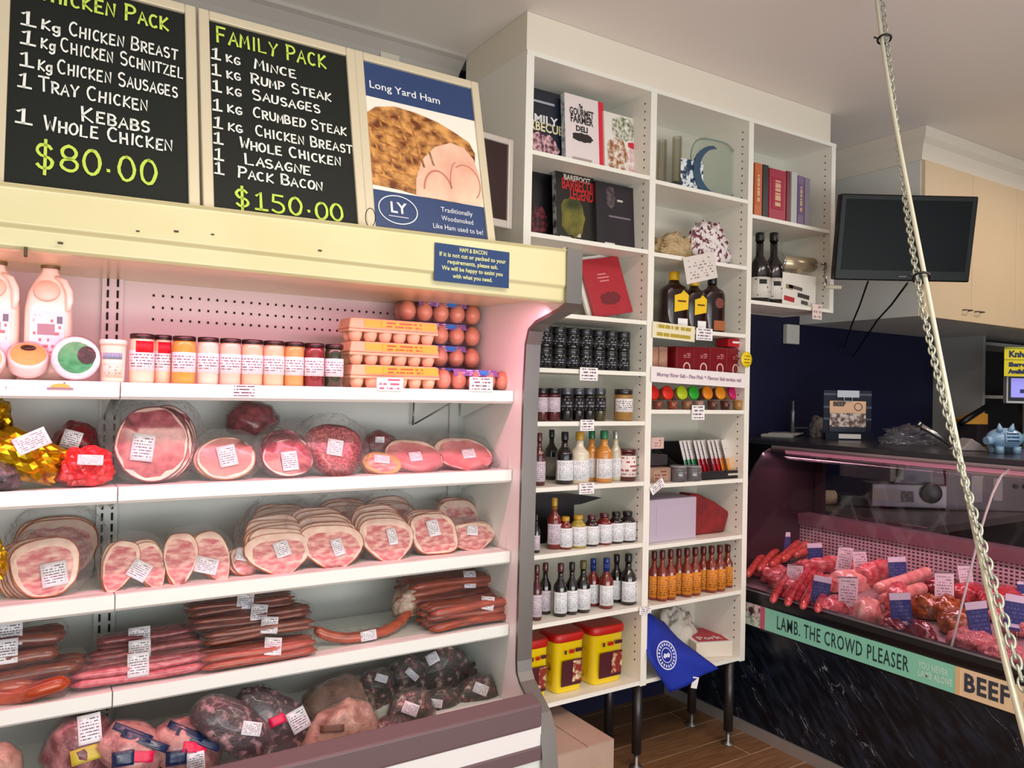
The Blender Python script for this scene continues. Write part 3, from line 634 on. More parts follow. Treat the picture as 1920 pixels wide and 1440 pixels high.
hamrind = mat('ham_edge', '#6d2a30', rough=.35, coat=.3)
dark_m = mat('cured_meat', '#5e1820', rough=.3, coat=.4, col2='#8e343a', nscale=60, detail=5)
salami_m = mat('salami_meat', '#7e2229', rough=.32, coat=.4, col2='#bb6263', nscale=120, detail=3, ramp=(.45, .62))
saus_m = mat('smoked_sausage_skin', '#8f3a1a', rough=.28, coat=.5, col2='#5f200d', nscale=40, stretch=(1, 6, 6), detail=4)
saus_o = mat('orange_sausage_skin', '#b94a1c', rough=.26, coat=.5, col2='#8a2f10', nscale=14, stretch=(1, 5, 5), detail=4)
saus_r = mat('red_salami_stick_skin', '#761c20', rough=.3, coat=.5, col2='#a64548', nscale=60, stretch=(1, 2, 2), detail=4)
saus_p = mat('pale_sausage_skin', '#b44e34', rough=.28, coat=.5, col2='#8e331c', nscale=18, stretch=(1, 6, 6))
beef_m = mat('vacuum_beef', '#34101c', rough=.24, coat=.6, col2='#d9a2a6', nscale=38, detail=6, ramp=(.52, .74), bump=.6, bscale=130)
lamb_m = mat('vacuum_lamb_leg', '#c98d86', rough=.28, coat=.5, col2='#7c3540', nscale=30, detail=5, ramp=(.45, .72), bump=.4, bscale=110)
herb_m = herb()
brownpk = mat('brown_roast', '#c19a86', rough=.3, coat=.4, col2='#8d5a50', nscale=30, detail=5, ramp=(.4,.7), bump=.3, bscale=90)
gold = mat('gold_foil', '#d9b21a', rough=.22, metal=.85, col2='#b8890c', nscale=12)
redfoil = mat('red_netted_wrap', '#c4121c', rough=.25, coat=.4, bump=.9, bscale=60, col2='#e0353a', nscale=30)
dredfoil = mat('dark_red_wrap', '#7a0f1c', rough=.28, coat=.4, bump=.8, bscale=40)
pinklab = mat('hot_pink_sticker', '#e0124f', rough=.4); bluelab = mat('blue_sticker', '#0f57b5', rough=.35)
stripe = mat('navy_print_film', '#16284f', rough=.3, coat=.4)

def outline(kind, w, h, seed=0, n=30):
    """slice outlines, centred on x, standing on z=0"""
    rnd = random.Random(seed); P = []
    for i in range(n):
        a = 2*PI*i/n; c, s_ = math.cos(a), math.sin(a); e = {'round': 1.0, 'loin': .82, 'square': .6, 'tail': .8}[kind]
        x, z = math.copysign(abs(c)**e, c)*w/2, math.copysign(abs(s_)**e, s_)*h/2
        if kind == 'loin': z -= .10*h*math.cos(2*PI*x/w)*(1 if s_ < 0 else .1); x *= 1+.08*s_
        if kind == 'tail': x *= .75+.3*(s_+1)/2
        k = 1+.035*noise.noise((c*2, s_*2, seed*3.3)); P.append((x*k, z*k+h/2))
    return P
def slice_mesh(mb, kind, w, h, th, seed, dy=0, dz=0, dx=0, rot=0, fat=.17, fatshift=.06, ws=0):
    O = outline(kind, w, h, seed); cz = h/2; n = len(O)
    def tr(x, z, y, bulge): 
        x, z = x*math.cos(rot)-(z-cz)*math.sin(rot), cz+x*math.sin(rot)+(z-cz)*math.cos(rot)
        return Vector((x+dx, y+dy+.0018*math.sin((x+dx)*50+ws)+.0015*noise.noise(((x+dx)*22, (z+dz)*22, ws)), z+dz))
    rings = []
    for k, sh, y in ((1, 0, th), (1, 0, 0), (.965, 0, -.0008), (1-fat, -fatshift*h, -.0010), (.5*(1-fat), -fatshift*h, -.0014)):
        rings.append([mb.bm.verts.new(tr(x*k*q_, cz+(z-cz)*k*q_+sh, y, 0)) for x, z in O for q_ in [1 if k > .95 else 1+.16*noise.noise((x*26, z*26, seed*1.7))]])
    mi = [2, 2, 1, 0]
    for r in range(4):
        for i in range(n):
            f = mb.bm.faces.new((rings[r][i], rings[r][(i+1) % n], rings[r+1][(i+1) % n], rings[r+1][i])); f.material_index = mi[r]; f.smooth = r > 1
    f = mb.bm.faces.new(rings[4]); f.material_index = 0; f.smooth = True
    f = mb.bm.faces.new(rings[0][::-1]); f.material_index = 2
def film_mesh(w, h, d0, d1, seed, rim=.012, wob=.006, cz=None, n=15):
    """a sealed clear bag: front at y=-d0, back at y=d1, standing on z=0 with a crumpled flat rim"""
    mb = MB(); rows = []
    for side in (-1, 1):
        G = []
        for j in range(n+1):
            row = []
            for i in range(n+1):
                u, v = 2*i/n-1, 2*j/n-1; r = max(abs(u), abs(v)); 
                x, z = u*(1-.28*v*v*abs(v))*w/2 if abs(v) > .01 else u*w/2, v*(1-.28*u*u*abs(u))*h/2
                b = max(0, 1-(max(0, r-.45)/.55)**2.2) if r < .93 else 0
                y = (-d0 if side < 0 else d1)*b + (d1-d0)*.25*(1-b)
                q = noise.noise((x*28+seed, z*28, side*5+seed*2.1)); y += wob*q*(.5+r); 
                row.append(mb.bm.verts.new((x+wob*.8*noise.noise((z*30, x*9, seed+4)), y, z+h/2+wob*.8*noise.noise((x*30, z*9, seed+8)))))
            G.append(row)
        rows.append(G)
        for j in range(n):
            for i in range(n):
                q = (G[j][i], G[j][i+1], G[j+1][i+1], G[j+1][i]); f = mb.bm.faces.new(q if side < 0 else q[::-1]); f.smooth = True
    return mb
def lean_fit(px0, px1, pyt, pyb, z, tilt, ymin=2.24):
    """base point, width and face length of something leaning back on a deck"""
    pm = (px0+px1)/2; P0 = at(pm, pyb, 2, z) if abs(z-1.5) > .1 else at(pm, pyb, 1, 2.25)
    if P0.y < ymin or P0.y > 2.5: P0 = at(pm, pyb, 1, ymin); P0.z = z
    t = Vector((0, math.sin(tilt), math.cos(tilt))); n = Vector((1, 0, 0)).cross(t)
    def hit(px, py):
        d = FV + RV*((px-960)/FPX) - UV*((py-720)/FPX); k = (P0-CAM).dot(n)/d.dot(n); return CAM+d*k
    H = (hit(pm, pyt)-P0).dot(t); ymid = (pyt+pyb)/2
    return P0, abs(hit(px1, ymid).x-hit(px0, ymid).x), H
def pack(name, box, z, label, cat, group=None, kind='loin', n=5, fan=.012, tilt=.6, mats=None, lab=(0, -.1, .05, .07, 0), seed=1, yaw=0, film=film_m, part='slice', step=.009, fat=.17, fatshift=.06, thick=.005, wfac=.9, ymin=2.24, spread=0, cols=1):
    P0, W, H = lean_fit(*box, z, tilt, ymin)
    t = thing(name, P0, label, cat, group, rot=(-tilt, 0, yaw)); mats = mats or [pinkmeat, fat_m, rind_m]
    rnd = random.Random(seed); h = max(.04, (H-.012)-fan*(n-1)); parts = []
    for c in range(cols):
        cw = W*wfac/cols*(1.12 if cols > 1 else 1); cx = (c-(cols-1)/2)*W*wfac/cols
        for k in range(n):
            mb = MB(); slice_mesh(mb, kind, cw*(1-.02*k)*rnd.uniform(.95, 1.02), h*rnd.uniform(.95, 1.02), thick, seed*10+k+c*50, dy=.008+k*step+c*.004, dz=.006+k*fan, dx=cx+rnd.uniform(-.006, .006)+spread*k, rot=rnd.uniform(-.12, .12)+(c-.5)*(.5 if cols > 1 else 0), fat=fat, fatshift=fatshift, ws=seed)
            parts.append(mb.build(part, mats, t))
    mb = film_mesh(W*1.1, H*1.06, .004, .014+n*step, seed); mb.build('plastic_wrap', film, t)
    if lab:
        N = to_cam(t); stick(t, parts, N*.6+Vector((0, -1, 0))*.4, (0, 0, 1), lab[2], lab[3], pl_white, c=(lab[0], 0, H*.5+lab[1]*H), roll=lab[4], lift=.006)
    return t
def roast(name, box, Y, dep, label, cat, group=None, m=None, lab=None, seed=1, amp=.14, rot=0, q=.5, lump=.03, yaw=0, film=film_m, stickers=(), sub=4, wrap=True, part='meat', flat=.6, fr_=2.0, facet=False):
    """a wrapped joint seen inside the given photo box at depth Y"""
    px0, px1, pyt, pyb = box; A, B = at(px0, (pyt+pyb)/2, 1, Y), at(px1, (pyt+pyb)/2, 1, Y)
    T, Bt = at((px0+px1)/2, pyt, 1, Y), at((px0+px1)/2, pyb, 1, Y)
    w, h = (B.x-A.x), T.z-Bt.z; c = (A+B)/2
    t = thing(name, (c.x, Y, Bt.z), label, cat, group, rot=(0, 0, yaw))
    cr, sr = abs(math.cos(rot)), abs(math.sin(rot))
    if rot:   # a long joint lying tilted in the picture: w,h of the rotated ellipse
        w2 = (w+h)/(math.sqrt(cr*cr+q*q*sr*sr)+math.sqrt(sr*sr+q*q*cr*cr)); h2 = q*w2
    else: w2, h2 = w, h
    Mx = Matrix.Translation((0, 0, h/2)) @ Matrix.Rotation(-rot, 4, 'Y') @ Matrix.Translation((0, 0, -h2/2))
    mb = MB(); mb.blob((w2, dep, h2), seed, sub, amp, fr_, flat, M=Mx, lump=lump)
    if facet:
        for f in mb.bm.faces: f.smooth = False
    body = mb.build(part, m, t)
    mb = MB(); mb.blob((w2*1.06, dep*1.06, h2*1.06), seed, 3, amp, fr_, flat, M=Mx @ Matrix.Translation((0, 0, -h2*.02)), lump=.05)
    if wrap: mb.build('plastic_wrap', film, t)
    else: mb.bm.free()
    N = to_cam(t)
    if lab: stick(t, [body], N, (0, 0, 1), lab[2], lab[3], lab[5] if len(lab) > 5 else pl_white, c=(lab[0]*w, 0, h*(.5+lab[1])), roll=lab[4], lift=.012 if facet else .007)
    for (sx_, sz_, sw_, sh_, rl, sm, nm) in stickers:
        stick(t, [body], N, (0, 0, 1), sw_, sh_, sm, c=(sx_*w, 0, h*(.5+sz_)), roll=rl, lift=.006, name=nm)
    return t
def sticks(name, box, Y, label, cat, group=None, m=None, rows=2, per=4, seed=1, r=None, yaw=0, lab=(0, .05, .06), bend=.012, z=None, slope=0, knots=False):
    """a film-wrapped bundle of long thin sausages lying on the deck"""
    px0, px1, pyt, pyb = box; ym = (pyt+pyb)/2; A, B = at(px0, ym, 1, Y), at(px1, ym, 1, Y); c = (A+B)/2
    T, Bt = at((px0+px1)/2, pyt, 1, Y), at((px0+px1)/2, pyb, 1, Y); zb = z if z is not None else Bt.z; h = max(.02, T.z-zb); L = (B.x-A.x)
    t = thing(name, (c.x, Y, zb), label, cat, group, rot=(0, -slope, yaw)); rnd = random.Random(seed); r = r or min(h/(rows*1.75+.25), .014); P = []
    for j in range(rows):
        for k in range(per):
            y0 = (k-(per-1)/2)*r*1.95 + (r if j % 2 else 0); z0 = r*1.05+j*r*1.72; l = L*rnd.uniform(.93, 1); ph = rnd.uniform(0, 6); dx = rnd.uniform(-.5, .5)*(L-l)
            pts = []; rad = []
            for i in range(13):
                u = i/12-.5; pts.append((dx+u*l, y0+bend*.4*math.sin(u*5+ph), z0+bend*.22*math.sin(u*6+ph*1.7)+.002)); e = 1-abs(2*u)**14*.75; rad.append(r*e*rnd.uniform(.95, 1.03))
            mb = MB(); mb.tube(pts, rad, 8); P.append(mb.build('sausage', m, t))
    H = r*(1+rows*1.8)
    mb = MB(); d = per*r*2+.012
    N_ = 16; prof = [(d/2*math.copysign(abs(math.cos(2*PI*i/N_))**.6, math.cos(2*PI*i/N_)), H/2+(H/2+.002)*math.copysign(abs(math.sin(2*PI*i/N_))**.6, math.sin(2*PI*i/N_))) for i in range(N_)]
    R_ = []
    for i in range(15):
        u = i/14-.5; k = 1-.75*max(0, abs(2*u)-.86)/.14; R_.append([mb.bm.verts.new((u*L*1.05, y*k+.003*noise.noise((u*20, y*40, seed)), max(.0012, H/2+(z_-H/2)*k+.004*noise.noise((u*25, z_*60, seed+3)))))for y, z_ in prof])
    for i in range(14):
        for k in range(N_):
            f = mb.bm.faces.new((R_[i][k], R_[i][(k+1) % N_], R_[i+1][(k+1) % N_], R_[i+1][k])); f.smooth = True
    mb.build('plastic_wrap', film_m, t)
    if lab:
        N = to_cam(t); stick(t, P, N*.5+Vector((0, -.6, .25)), (0, 0, 1), lab[2], min(lab[3] if len(lab) > 3 else .06, H*1.25), pl_white, c=(lab[0]*L, 0, H*(.5+lab[1])), roll=lab[4] if len(lab) > 4 else 0, lift=.004)
    return t
def price_tag(px0, px1, pyt, pyb, Y, label, m=None, roll=0, name='price_tag', cat='price tag', group=None, tilt=0):
    A, B = at(px0, pyb, 1, Y), at(px1, pyt, 1, Y); c = (A+B)/2; t = quad(name, m or pl_tag, None, (0, 0, 0), (math.cos(roll), 0, math.sin(roll)), (-math.sin(roll), 0, math.cos(roll)), abs(B.x-A.x), abs(B.z-A.z))
    t.location = c; t.rotation_euler = (tilt, 0, 0); return tag(t, label, cat, group)
# ------------------------------------------------------------------ top deck of the refrigerator
Z1 = 1.503
milkp = mat('milk_bottle_plastic', '#f6e7d3', rough=.3, coat=.3, sss=.15); capm = mat('olive_cap', '#6b5a34', rough=.5)
def milk(px0, px1, pyt, Y, label):
    A, B, T = at(px0, 640, 1, Y), at(px1, 640, 1, Y), at((px0+px1)/2, pyt, 1, Y); w = B.x-A.x; H = T.z-Z1
    t = thing('milk_jug', ((A.x+B.x)/2, Y, Z1), label, 'milk', 'milk jugs on the top deck', rot=(0, 0, -.1))
    mb = MB(); rings = []
    for z, k in ((0, .86), (.012, .97), (.03, 1), (.50, 1), (.60, .99), (.72, .88), (.82, .68), (.88, .45), (.91, .36), (.95, .36)):
        ring = []
        for i in range(28):
            a = 2*PI*i/28; c, s_ = math.cos(a), math.sin(a); e = .45 if k > .8 else .8
            z_ = z*H if z > .03 else z; ring.append(mb.bm.verts.new((math.copysign(abs(c)**e, c)*w/2*k, math.copysign(abs(s_)**e, s_)*w/2*k*.95, z_)))
        rings.append(ring)
    for j in range(len(rings)-1):
        for i in range(28):
            f = mb.bm.faces.new((rings[j][i], rings[j][(i+1) % 28], rings[j+1][(i+1) % 28], rings[j+1][i])); f.smooth = True
    mb.bm.faces.new(rings[0][::-1]); mb.bm.faces.new(rings[-1]); body = mb.build('body', milkp, t)
    mb = MB(); mb.tube([(w*.14, -w*.25, H*.86), (w*.34, -w*.34, H*.82), (w*.44, -w*.42, H*.74), (w*.46, -w*.47, H*.66), (w*.43, -w*.48, H*.58)], [w*.05, w*.08, w*.085, w*.08, w*.05], 10); mb.build('handle', milkp, t)
    mb = MB(); mb.lathe([(w*.28, -.002), (w*.26, .003), (.002, .004)], 20, M=Matrix.Translation((-w*.03, -w*.44, H*.74)) @ Matrix.Rotation(math.radians(70), 4, 'X')); mb.build('pressed_panel', mat('milk_panel', '#efcdb2', rough=.35), t)
    mb = MB(); mb.lathe([(w*.2, H*.935), (w*.21, H*.94), (w*.21, H*.995), (w*.19, H)], 24); mb.build('cap', capm, t)
    lb = quad('paper_label', print_mat('milk_label_print', '#f3dfe2', '#a06a68', 8, .45, us=8), t, (0, -w*.478, H*.36), (1, 0, 0), (0, 0, 1), w*.72, H*.42)
    quad('brand_badge', mat('badge_grey', '#8d7f86', rough=.5), lb, (-w*.02, -w*.482, H*.42), (1, 0, 0), (0, 0, 1), w*.36, H*.09)
    quad('label_chip', mat('chip_blue', '#5a6878', rough=.5), lb, (w*.26, -w*.482, H*.5), (1, 0, 0), (0, 0, 1), w*.12, H*.06)
    bc = print_mat('barcode', '#e8ccd4', '#6a4350', 1, .5, us=60, lo=0, hi=1); quad('barcode', bc, lb, (w*.1, -w*.482, H*.19), (1, 0, 0), (0, 0, 1), w*.4, H*.07)
milk(-54, 36, 482, 2.36, 'plastic milk jug with olive cap at the left edge of the top deck'); milk(46, 135, 490, 2.36, 'plastic milk jug with olive cap standing behind the green cheese wheel')
def disc_cheese(name, box, Y, thick, tip, label, rim, face, fk, band=None):
    px0, px1, pyt, pyb = box; A, B = at(px0, (pyt+pyb)/2, 1, Y), at(px1, (pyt+pyb)/2, 1, Y); r = (B.x-A.x)/2
    t = thing(name, ((A.x+B.x)/2, Y, Z1+.001), label, 'cheese'); zc = r*math.cos(tip)+thick*.5*math.sin(tip)
    M0 = Matrix.Translation((0, 0, zc)) @ Matrix.Rotation(math.radians(90)-tip, 4, 'X')
    mb = MB(); mb.lathe([(.001, -thick/2), (r*.9, -thick/2), (r, -thick*.3), (r, thick*.3), (r*.92, thick*.5), (.001, thick*.52)], 36, M=M0); mb.build('wax_wheel', rim, t)
    mb = MB(); mb.lathe([(r*fk, thick*.52), (.001, thick*.56)], 32, M=M0, cap=False); f = mb.build('paper_label', face, t)
    if band:
        mb = MB(); mb.prism([(r*.0+r*.38*math.cos(a*.4), r*band[1]+r*band[2]*math.sin(a*.4)) for a in range(16)], thick*.565, thick*.58, 2)
        for v in mb.bm.verts: v.co = M0 @ (v.co + Vector((r*band[3], 0, 0)))
        mb.build('label_oval', mat('cheese_label_black', '#241713', rough=.5), f)
    mb = MB(); mb.lathe([(r*1.03, -thick*.55), (r*1.04, thick*.5), (r*.9, thick*.62), (.001, thick*.66)], 30, M=M0, cap=False); mb.build('clear_wrap', clear('cheese_wrap', gloss=.2, bump=.7, bscale=30), t)
disc_cheese('cheese_wheel', (12, 92, 645, 710), 2.27, .045, .75, 'small round cheese with orange top label in clear tub', mat('cheese_cream', '#eadbd2', rough=.4), mat('cheese_orange_label', '#e8a862', rough=.4), .86, (0, .45, .22, 0))
disc_cheese('cheese_wheel', (95, 188, 634, 710), 2.245, .04, .12, 'round white cheese with green label tilted up facing the shopper', mat('cheese_white_rim', '#efe6ea', rough=.35), mat('cheese_green_label', '#2f8f57', rough=.4, col2='#46a86c', nscale=30), .74, (0, .12, .42, .42))
disc_cheese('cheese_wheel', (-60, 11, 648, 712), 2.25, .05, .3, 'round cream cheese cut off by the left edge of the view', mat('cheese_cream'), mat('cheese_orange_label'), .8)
A, B = at(186, 665, 1, 2.25), at(238, 665, 1, 2.25); w_ = (B.x-A.x)
t = thing('cream_tub', ((A.x+B.x)/2, 2.25, Z1), 'tall cream dairy tub with a blue badge beside the green cheese', 'tub')
mb = MB(); mb.lathe([(w_*.40, 0), (w_*.42, .004), (w_*.47, .098)], 28); mb.build('tub', mat('tub_cream', '#f3d9bd', rough=.35), t)
mb = MB(); mb.lathe([(w_*.5, .097), (w_*.5, .108), (w_*.47, .111), (.001, .111)], 28); mb.build('lid', mat('tub_lid', '#f7e4cf', rough=.3), t)
arc_label('badge', mat('tub_badge_blue', '#7f9db4', rough=.4), t, w_*.464, .06, .076, -98, 95); arc_label('fruit_print', print_mat('tub_print', '#f3d4c0', '#c98a70', 5, .4, us=6), t, w_*.444, .012, .05, -98, 110)
# the row of sauce and seasoning jars
jarcol = ['#f0cdb0', '#f0c4a0', '#dc9a3c', '#efccb4', '#eebfa6', '#eebb98', '#ecbb95', '#d99a58', '#6d2626', '#26361e']
jarx = [(242, 291), (287, 323), (323, 368), (370, 411), (412, 453), (453, 494), (494, 534), (534, 571), (571, 609), (610, 645)]
jard = ['pale peach', 'peach', 'mustard orange', 'pale cream pink', 'pinkish peach', 'light peach', 'soft peach', 'tan orange', 'dark red brown', 'dark green']
lidm = mat('jar_lid_dark', '#2b1c1a', rough=.3, metal=.3); redst = mat('red_sticker', '#d0152a', rough=.4)
for i, ((a, b), c, d) in enumerate(zip(jarx, jarcol, jard)):
    Y = 2.28 if i == 1 else 2.25; A, B = at(a, 680, 1, Y), at(b, 680, 1, Y); r = (B.x-A.x)/2*.97; yt = 626+i*2.2; H = at((a+b)/2, yt, 1, Y).z-Z1
    extra = ' under a red sticker' if i < 2 else ''
    t = thing('condiment_jar', ((A.x+B.x)/2, Y+r*.3, Z1), f'{d} condiment jar{extra}, {ORD[i]} from left in the jar row', 'jar', 'condiment jars on the top deck')
    mb = MB(); mb.lathe([(r*.9, 0), (r, .004), (r, H*.80), (r*.95, H*.86), (r*.9, H*.9)], 26); mb.build('glass_body', mat('jar_content_%d' % i, c, rough=.22, coat=.7, col2=c, sss=0), t)
    mb = MB(); mb.lathe([(r*.98, H*.9), (r*1.0, H*.91), (r*1.0, H*.985), (r*.94, H)], 26); mb.build('lid', lidm, t)
    arc_label('paper_label', jar_lab, t, r*1.012, H*.24, H*.66, -98, 165)
    if i < 2: arc_label('red_sticker', redst, t, r*1.03, H*.62, H*.85, -80, 90)
# egg cartons
pulp = mat('egg_carton_pulp', '#d9ae8a', rough=.8, bump=.2, bscale=80); ocl = mat('carton_orange_label', '#f0a52c', rough=.5)
A, B = at(655, 700, 1, 2.25), at(822, 700, 1, 2.25); LW = B.x-A.x; Ht = (at(740, 600, 1, 2.25).z-Z1)/3
def carton(k, dx, label):
    t = thing('egg_carton', ((A.x+B.x)/2+dx, 2.30, Z1+k*Ht), label, 'egg carton', 'pulp egg cartons on the top deck')
    mb = MB(); h2 = Ht*.52
    for i in range(6):
        for j in range(2): mb.lathe([(LW/6*.30, .001), (LW/6*.40, h2*.35), (LW/6*.50, h2*.98)], 12, M=Matrix.Translation(((i-2.5)*LW/6.15, (j-.5)*LW/6.2, 0)))
    mb.box(-LW/2, LW/2, -LW/6.1, LW/6.1, h2*.8, h2); mb.build('tray', pulp, t)
    mb = MB(); rings = []
    for z, k_ in ((h2+.001, 1), (h2+.004, 1.0), (Ht*.93, .93), (Ht*.995, .88)): rings.append([mb.bm.verts.new((sx_*LW/2*(1-(1-k_)*.5), sy_*LW/6*k_, z)) for sx_, sy_ in ((-1, -1), (1, -1), (1, 1), (-1, 1))])
    for j in range(3):
        for i in range(4): mb.bm.faces.new((rings[j][i], rings[j][(i+1) % 4], rings[j+1][(i+1) % 4], rings[j+1][i]))
    mb.bm.faces.new(rings[3]); mb.bm.faces.new(rings[0][::-1]); mb.build('lid', pulp, t, bevel=.004)
    mb = MB(); x0_, x1_ = -LW*.34, LW*.485; f0, f1 = (-LW/6-.0015, h2+.006), (-LW/6*.93-.0015, Ht*.94); mb.face([(x0_, f0[0], f0[1]), (x1_, f0[0], f0[1]), (x1_, f1[0], f1[1]), (x0_, f1[0], f1[1])]); mb.face([(x0_, f1[0], f1[1]), (x1_, f1[0], f1[1]), (x1_, LW/8, Ht+.0006), (x0_, LW/8, Ht+.0006)]); l = mb.build('orange_label', ocl, t)
    quad('label_print', print_mat('carton_print', '#f0a52c', '#d5442e', 2, .55, us=9, lo=0, hi=1), l, (.03, -LW/6*.965-.0035, (h2+Ht)/2), (1, 0, 0), (0, .0, 1), LW*.5, Ht*.3)
for k, n_ in enumerate(['bottom', 'middle', 'top']): carton(k, (.004, .0, -.004)[k], f'brown pulp egg carton with orange label, {n_} of the stack of three')
eggm = mat('brown_egg', '#b8714c', rough=.45, col2='#c98460', nscale=8, sss=.1); eggclear = clear('egg_pack_plastic', gloss=.25, bump=.2, bscale=30, alpha=.05); purp = print_mat('egg_pack_label', '#7a5ba0', '#d8c8ea', 3, .45, us=10, lo=0, hi=1)
ebm = MB(); ebm.lathe([(.001, -.024), (.010, -.022), (.0175, -.013), (.0205, -.002), (.019, .010), (.0135, .021), (.006, .027), (.001, .0285)], 14); ed = ebm.build('egg', eggm); egg_me = ed.data; bpy.data.objects.remove(ed)
def eggpack(px0, px1, pyb, Y, k, label, zb=None):
    A_, B_ = at(px0, pyb, 1, Y), at(px1, pyb, 1, Y); L_ = B_.x-A_.x; z = zb if zb is not None else Z1
    t = thing('clear_egg_pack', ((A_.x+B_.x)/2, Y+.05, z), label, 'egg pack', 'clear plastic egg packs on the top deck', rot=(0, 0, -.05)); n = 5; s = L_/5/.0425
    for i in range(n):
        for j in range(2):
            o = bpy.data.objects.new('egg', egg_me); C.objects.link(o); o.parent = t; o.location = ((i-2)*L_/5.1, (j-.5)*.042, .0235*s); o.scale = (s*.98, s*.98, s*.9)
    mb = MB()
    for i in range(n):
        for j in range(2): mb.lathe([(.012*s, .0005), (.018*s, .006), (.0222*s, .02*s), (.0215*s, .031*s), (.015*s, .045*s), (.006*s, .0495*s)], 12, M=Matrix.Translation(((i-2)*L_/5.1, (j-.5)*.042, 0)))
    mb.build('clear_shell', eggclear, t)
    mb = MB(); x0_, x1_ = -L_*.28, L_*.30; zt = .051*s; 
    for y0_, y1_, za, zb_ in ((-.043, -.028, zt-.022, zt), (-.028, .03, zt, zt+.001)): mb.face([(x0_, y0_, za), (x1_, y0_, za), (x1_, y1_, zb_), (x0_, y1_, zb_)], 0, [(0, 0), (1, 0), (1, 1), (0, 1)])
    lo = mb.build('purple_label', purp, t); quad('blue_badge', mat('egg_badge_blue', '#2f7fd0', rough=.4), lo, (L_*.12, -.0375, zt-.010), (1, 0, 0), (0, .55, .83), L_*.12, .017)
    return .0515*s
hh = eggpack(824, 962, 735, 2.25, 0, 'clear plastic pack of brown eggs with purple label at the front beside the cartons')
hz = Z1
eggY = 2.40
for k in range(4): hz += eggpack(752, 905, 700, eggY, k, 'clear plastic pack of brown eggs stacked behind the cartons, %s of that stack' % ['lowest', 'second from bottom', 'third from bottom', 'topmost'][k], hz)+.0005
# price tags and strips on the top deck edge
price_tag(-60, 222, 716, 741, 2.2005, 'long white shelf strip with small yellow logo at left', print_mat('strip_print', '#eddbe6', '#8a6a80', 3, .30, us=22), name='shelf_strip', cat='price strip')
sl = [o for o in C.objects if o.name.startswith('shelf_strip')][-1]; p_ = at(113, 726, 1, 2.199)-sl.location
mb = MB(); mb.prism([(p_.x+.022*math.cos(a*PI/8), p_.z+.009*math.sin(a*PI/8)) for a in range(9)], -.002, -.0012, 1); mb.build('yellow_logo', mat('logo_yellow', '#c9b04a', rough=.6), sl)
mb = MB(); mb.box(p_.x-.028, p_.x+.028, -.002, -.0012, p_.z-.006, p_.z-.001); mb.build('logo_bar', mat('logo_grey', '#8d7a80', rough=.6), sl)
price_tag(433, 482, 722, 745, 2.2, 'small printed white price tag under the seasoning jars', print_mat('tag_two_columns', '#f2e8f0', '#5a4a55', 4, .6, us=9))
price_tag(706, 756, 709, 732, 2.198, 'white price tag with red print in front of egg cartons', print_mat('tag_red_print', '#f5e6ec', '#c8566c', 3, .5, us=7)); price_tag(880, 924, 708, 733, 2.198, 'white handwritten price tag in front of the clear egg packs')

# ------------------------------------------------------------------ second deck
Z2 = SHZ[1]
roast('foil_wrapped_ham', (-60, 25, 745, 815), 2.40, .15, 'gold foil wrapped ham at the back by the left edge', 'ham', 'gold wrapped hams', gold, None, 3, .22, lump=.2, wrap=False, facet=True, part='foil_wrap')
roast('foil_wrapped_ham', (-35, 118, 790, 912), 2.30, .16, 'gold foil wrapped ham with a tilted white label', 'ham', 'gold wrapped hams', gold, (.10, .17, .075, .045, .45), 7, .2, lump=.2, wrap=False, facet=True, part='foil_wrap', rot=-.3)
roast('netted_ham', (-45, 42, 862, 915), 2.25, .10, 'dark netted joint low in front of the gold hams', 'ham', None, mat('dark_net', '#2a1a22', rough=.35, coat=.4, bump=.9, bscale=50, col2='#6b5560', nscale=40, ramp=(.5, .7)), None, 4, .15, wrap=True)
roast('wrapped_ham', (95, 190, 790, 870), 2.40, .14, 'dark red wrapped ham behind the bright red one', 'ham', None, dredfoil, (-.1, .05, .045, .05, -.3), 5, .18, lump=.06, wrap=False, part='wrap')
roast('wrapped_ham', (108, 212, 838, 906), 2.285, .13, 'bright red wrapped ham with a white label beside the gold ham', 'ham', None, redfoil, (.08, .12, .058, .026, -.06), 6, .2, lump=.16, wrap=False, facet=True, part='wrap')
ham = [ham_m, fat_m, hamrind]
pack('ham_pack', (200, 385, 740, 908), Z2, 'largest clear pack of sliced pink ham beside the red wrapped ham', 'packed ham', 'sliced ham packs', 'round', 8, .004, .38, ham, (-.03, -.1, .055, .075, -.15), 2, fat=.09, fatshift=-.02, step=.009, spread=.007, film=film_d, wfac=.74)
pack('ham_pack', (366, 495, 806, 902), Z2, 'low pack of pale brown-edged ham beside the largest ham pack', 'packed ham', 'sliced ham packs', 'round', 4, .004, .5, [mat('pale_ham', '#c48478', rough=.3, coat=.4, col2='#b06a66', nscale=20), fat_m, mat('brown_edge', '#a8774c', rough=.4)], (0, -.02, .05, .062, .15), 3, fat=.1, fatshift=-.03, film=film_d)
roast('ham_joint', (425, 520, 752, 812), 2.45, .12, 'dark red joint at the back behind the sliced ham packs', 'packed ham', None, dark_m, None, 8, .12)
pack('ham_pack', (492, 602, 792, 898), Z2, 'pack of deep pink ham with upright label left of the salami pack', 'packed ham', 'sliced ham packs', 'round', 5, .010, .45, ham, (.0, -.2, .046, .058, .04), 4, fat=.06, fatshift=-.02, film=film_d)
pack('salami_pack', (575, 698, 776, 893), Z2, 'tall pack of dark red sliced salami with two white labels', 'packed salami', None, 'tail', 6, .007, .5, [salami_m, salami_m, mat('salami_edge', '#6b1d22', rough=.4)], (.0, -.05, .048, .052, -.25), 5, fat=.04, film=film_d, spread=.004)
roast('meat_pack', (678, 745, 808, 850), 2.42, .08, 'small dark cured piece at the back right of the salami', 'packed meat', None, dark_m, (.0, .1, .03, .02, 0), 9, .15, flat=.4)
